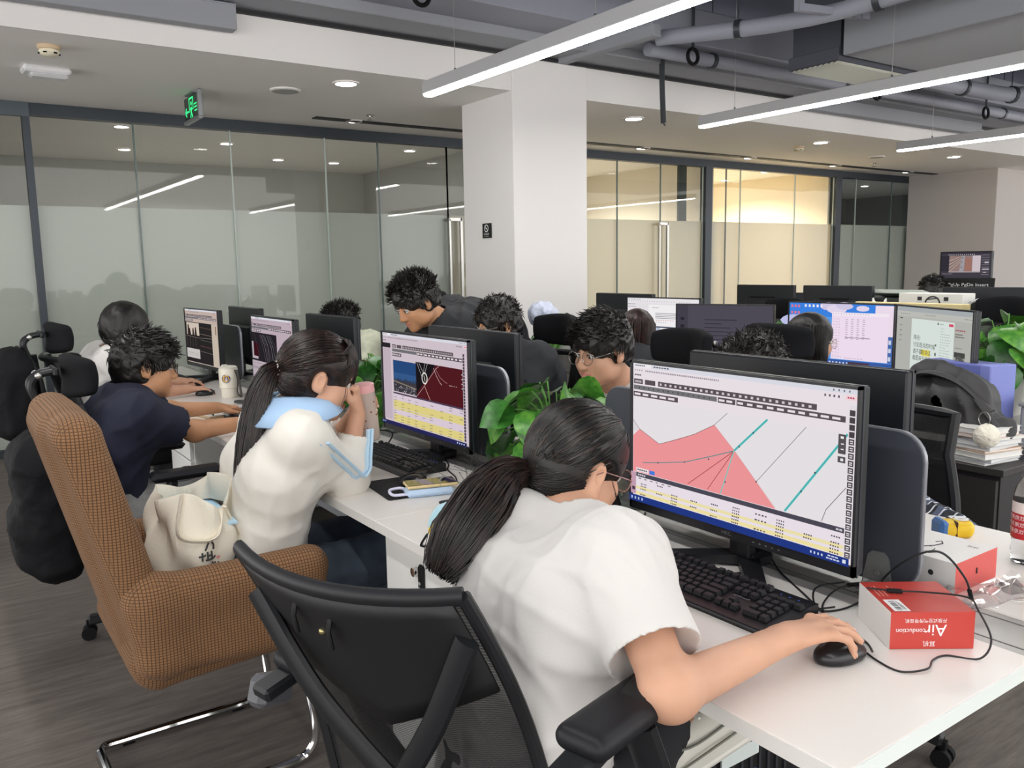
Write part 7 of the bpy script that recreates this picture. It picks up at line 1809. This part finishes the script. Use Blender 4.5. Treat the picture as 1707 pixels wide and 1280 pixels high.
t = thing('storage_box', 'plain grey storage box at the right edge on the dark cabinet', 'box', (3.56, 1.43, .681)); part(t, 'tub', MB().box((0, 0, .085), (.22, .14, .17), 0, bev=.008), mat('box_grey', '9c9da3', .5)); part(t, 'lid', MB().box((0, 0, .174), (.235, .155, .014), 0, bev=.004), mat('box_grey_dark', '85868c', .5)); part(t, 'tissue', MB().grid([[Vector((x, y, .185+.012*sin(9*x+30*y)+.01*cos(40*x))) for y in np.linspace(-.06, .06, 9)] for x in np.linspace(-.1, .1, 11)]), bk_w)
t = thing('glass_jar', 'glass jar beside the big plant at the right edge', 'jar', (4.02, 1.66, DZ)); part(t, 'jar_glass', MB().lathe([(.05, 0), (.052, .01), (.052, .13), (.045, .15)], 20, cap=False), pet); part(t, 'jar_lid', MB().lathe([(.047, .148), (.047, .17), (.001, .171)], 20), steel); part(t, 'contents', MB().lathe([(.047, .006), (.047, .08), (.001, .085)], 16), mat('jar_contents', 'cdbf8f', .6))
# plaid shirt over the empty chair
m, N, L, b = nodes('plaid_cloth'); tc = N.new('ShaderNodeTexCoord'); sp = N.new('ShaderNodeSeparateXYZ'); L.new(tc.outputs['Object'], sp.inputs[0])
def band(axis, per, lo, out=None):
    mu = N.new('ShaderNodeMath'); mu.operation = 'MULTIPLY'; mu.inputs[1].default_value = 2*pi/per; L.new(sp.outputs[axis], mu.inputs[0]); s_ = N.new('ShaderNodeMath'); s_.operation = 'SINE'; L.new(mu.outputs[0], s_.inputs[0]); g = N.new('ShaderNodeMath'); g.operation = 'GREATER_THAN'; g.inputs[1].default_value = lo; L.new(s_.outputs[0], g.inputs[0]); return g
bs = [band(1, .05, .3), band(2, .05, .3), band(1, .025, .93), band(2, .025, .93)]
ad = N.new('ShaderNodeMath'); ad.operation = 'ADD'; L.new(bs[0].outputs[0], ad.inputs[0]); L.new(bs[1].outputs[0], ad.inputs[1]); ad2 = N.new('ShaderNodeMath'); ad2.operation = 'MAXIMUM'; L.new(bs[2].outputs[0], ad2.inputs[0]); L.new(bs[3].outputs[0], ad2.inputs[1])
m1 = N.new('ShaderNodeMix'); m1.data_type = 'RGBA'; m1.inputs[6].default_value = (*srgb('1c1e26'), 1); m1.inputs[7].default_value = (*srgb('4b5368'), 1); L.new(ad.outputs[0], m1.inputs[0]); m2 = N.new('ShaderNodeMix'); m2.data_type = 'RGBA'; L.new(ad2.outputs[0], m2.inputs[0]); L.new(m1.outputs[2], m2.inputs[6]); m2.inputs[7].default_value = (*srgb('c9cbd0'), 1)
L.new(m2.outputs[2], b.inputs['Base Color']); b.inputs['Roughness'].default_value = .9
t = thing('plaid_shirt', 'dark blue and white plaid shirt heaped on the empty mesh chair', 'shirt', (2.25, 1.20, .49)); F = Field()
F.ell(V(0, 0, .12), V(.13, .15, .12), None, .04); F.ell(V(.03, -.10, .08), V(.12, .12, .08), None, .05); F.ell(V(.0, .10, .17), V(.09, .10, .10), None, .05); F.box(V(0, 0, -.5), V(2, 2, .5), None, .001, .01, -1)
P, f = iso(F, .009, None, None, folds(.008, 15, 1.2), 2); part(t, 'cloth', np_mesh('cloth', P, f, m), None)

# ------------------------------------------------------------------ far rows
part_m = mat('far_partition', '3a3d48', .6)
def far_desk(lab, x0, x1, y0, y1, grp='far office desks'):
    t = thing('office_desk', lab, 'desk', ((x0+x1)/2, (y0+y1)/2, 0), 0, grp); w2, h2 = (x1-x0)/2, (y1-y0)/2
    part(t, 'desktop', MB().box((0, 0, DZ-.0135), (2*w2, 2*h2, .027), 0, bev=.002), desk_w); part(t, 'side_panel', MB().box((0, -h2+.02, .36), (2*w2-.05, .03, .72)), leg_m); part(t, 'side_panel', MB().box((0, h2-.02, .36), (2*w2-.05, .03, .72)), leg_m); return t
far_desk('white desk holding the two far monitor backs', 5.45, 6.6, 3.72, 5.2)
far_desk('white desk behind the yellow pinboard', 5.45, 6.6, 2.2, 3.70)
far_desk('white desk of the farthest worker by the right wall', 7.2, 8.3, 2.6, 4.4)
def slot_back(lab, loc, w_=.62, h_=.37):
    t = monitor('monitor', lab, loc, RF, None, w_, h_, .10, .02, 'far monitor backs', False); part(t, 'back_slot', MB().box((0, .0562, .10+h_*.72), (w_*.42, .004, .012)), blackm); return t
slot_back('left one of two far dark monitor backs with a slot', (6.0, 4.72, DZ), .60); slot_back('right one of two far dark monitor backs with a slot', (6.0, 4.02, DZ), .62)
slot_back('dark monitor back beneath the lone far screen', (6.0, 2.86, DZ), .62)
t = thing('pinboard', 'pale yellow board top edge behind the article screen', 'board', (5.30, 3.02, 0)); part(t, 'panel', MB().box((0, 0, .92), (.03, .72, .36)), mat('board_face', 'd9cba0', .7)); part(t, 'frame', MB().box((0, 0, 1.115), (.05, .76, .045), 0, bev=.004).box((0, -.37, .92), (.05, .03, .36)).box((0, .37, .92), (.05, .03, .36)), mat('board_wood', 'e9d79f', .5)); part(t, 'post', MB().box((0, -.3, .37), (.04, .04, .74)).box((0, .3, .37), (.04, .04, .74)), leg_m)
t = thing('printer', 'black printer beyond the yellow pinboard', 'printer', (6.25, 3.66, DZ)); part(t, 'body', MB().box((0, 0, .19), (.4, .62, .38), 0, bev=.02), mat('printer_black', '1d2220', .45)); part(t, 'paper_tray', MB().box((-.05, -.1, .40), (.3, .4, .03), 0, rot(0, .2, 0), .004), mat('tray_grey', 'b5bcb4', .5)); part(t, 'panel', MB().box((-.203, .22, .33), (.006, .1, .05)), dgrey)
t = thing('white_carton', 'white carton with a black drawing above the yellow pinboard', 'box', (5.62, 3.02, DZ)); part(t, 'carton', MB().box((0, 0, .22), (.16, .44, .44), 0, bev=.003), mat('carton_white', 'e6e5df', .6)); pm = MB(); pm.tube([(-.083, .05*cos(a)-.02, .37+.05*sin(a)) for a in np.linspace(.2, 3.0, 12)], .005, 5)
for y_ in (.07, -.11): pm.box((-.081, y_, .405), (.003, .03, .025))
pm.tube([(-.082, .02, .40), (-.082, -.06, .41)], .004, 5); part(t, 'drawing', pm, pr_k)
t = thing('cat_figurine', 'small white cat shaped figure left of the white carton', 'figurine', (5.60, 3.42, DZ)); F = Field(); F.ell(V(0, 0, .30), V(.05, .06, .07), None, .02); F.box(V(0, 0, .12), V(.05, .06, .12), None, .02, .02)
for q in (-1, 1): F.cone(V(0, q*.04, .35), V(0, q*.05, .40), .018, .008, .01)
P, f = iso(F, .012, None, None, None, 1); part(t, 'body', np_mesh('body', P, f, mat('figure_white', 'e8e8e4', .5)), None); part(t, 'nose_ring', MB().tube([(-.05, .02*cos(a), .30+.02*sin(a)) for a in np.linspace(0, 6.28, 13)], .004, 5), dgrey)
monitor('monitor', 'lone far monitor raised high with a street picture on it', (7.05, 3.56, DZ), RN-.1, ui_soft, .44, .235, .49, .012, None, False, stand='p')
t = thing('laptop', 'black laptop under the lone far monitor', 'laptop', (6.95, 3.50, DZ+.0), RN); part(t, 'base', MB().box((0, -.1, .26), (.4, .26, .02), 0, bev=.004), black); q = part(t, 'lid', MB().box((0, .05, .38), (.4, .014, .26), 0, rot(-.12, 0, 0), .004), black); pm = MB(); put_text(pm, 'PgUp PgDn Insert', .045, lambda x, y: Vector((x, .040-.0*y, .455+y*.8))); part(q, 'lid_print', pm, mat('print_white', 'e8e8e8', .6), smooth=False); part(t, 'riser', MB().box((0, -.05, .125), (.36, .24, .25)), dgrey)
part_t = thing('desk_partition', 'dark desk partition below the lone far monitor', 'partition', (6.62, 2.55, 0)); part(part_t, 'panel', MB().box((0, 0, .60), (.03, 1.0, 1.18), 0, bev=.004), part_m); part(part_t, 'cap_rail', MB().box((0, 0, 1.195), (.04, 1.0, .014)), dgrey)
part_t = thing('desk_partition', 'dark desk partition behind the two far monitor backs', 'partition', (6.63, 4.5, 0)); part(part_t, 'panel', MB().box((0, 0, .57), (.03, 1.5, 1.10), 0, bev=.004), part_m); part(part_t, 'cap_rail', MB().box((0, 0, 1.125), (.04, 1.5, .014)), dgrey)
t = thing('black_crate', 'black crate draped with white cloth at the far right', 'crate', (5.6, 2.45, DZ)); part(t, 'crate_body', MB().box((0, 0, .20), (.4, .5, .40), 0, bev=.01), mat('crate_black', '20222a', .5)); q = part(t, 'cloth', MB().grid([[Vector((x, y, .405+.012*sin(20*x)+.008*cos(31*y)-(.10*max(0, (y-.18))/.1 if y > .18 else 0)*.6)) for y in np.linspace(-.28, .30, 15)] for x in np.linspace(-.22, .22, 11)]), mat('cloth_white', 'e3e3e8', .85)); q.modifiers.new('thick', 'SOLIDIFY').thickness = .006
office_chair('far black headrest chair left of the blue desktop screen', (4.95, 3.93, 0), pi, 1, 1.075, .97); office_chair('far black chair top showing over the big right plant', (4.9, 2.36, 0), pi, 1, 1.12, 1.0)
pothos('far pothos leaves showing left of the blue desktop screen', (4.15, 3.08, DZ), 26, .16, .20, .13, 15, (.08, .14), droop=.05)
L_ = Person('far worker, only black hair top showing under the lone monitor', 'person', dict(pelvis=(6.68, 3.66, .50), waist=(6.68, 3.66, .68), chest=(6.70, 3.66, .87), neck=(6.74, 3.66, 1.04), head=(6.76, 3.66, 1.14),
    Rsh=(6.72, 3.49, .97), Rel=(6.82, 3.46, .80), Rwr=(7.05, 3.5, .79), Lsh=(6.72, 3.83, .97), Lel=(6.85, 3.88, .80), Lwr=(7.1, 3.8, .79), Rkn=(7.0, 3.56, .53), Lkn=(7.0, 3.76, .53)), 90, 10, 0, 1.0, skin_m, (.01, .014, .024))
L_.garment('shirt', blackc, .018, .018, .9, .07, .48, .004, 55); L_.trousers(blackt, .014, .024); L_.hair_cap(hair_k, .02, (.0, .115, -.066, .088, .07, .10), -.1, .01, (1, 1, 1), False, 5, .003); L_.tufts(200, .045, .006, .8, (0, .1, .1), .02, .09, 19, .018, 1)
# crumpled clear bag hung behind the half hidden man
t = thing('plastic_bag', 'crumpled bluish clear bag above the half hidden man with glasses', 'bag', (2.92, 3.86, 1.10)); F = Field(); F.ell(V(0, 0, .04), V(.07, .09, .07), None, .02); P, f = iso(F, .012, None, None, folds(.009, 23, 1.6), 1); part(t, 'film', np_mesh('film', P, f, mat('bag_film', 'c6cde0', .25, bump=(40, .8))), None)
t['label'] = 'crumpled bluish clear bag on the stand above the half hidden man'; part(t, 'stand_pole', MB().tube([(0, 0, -1.08), (0, 0, .02)], .012, 10), black); part(t, 'stand_foot', MB().lathe([(.16, -1.10), (.15, -1.085), (.02, -1.07)], 20), black)
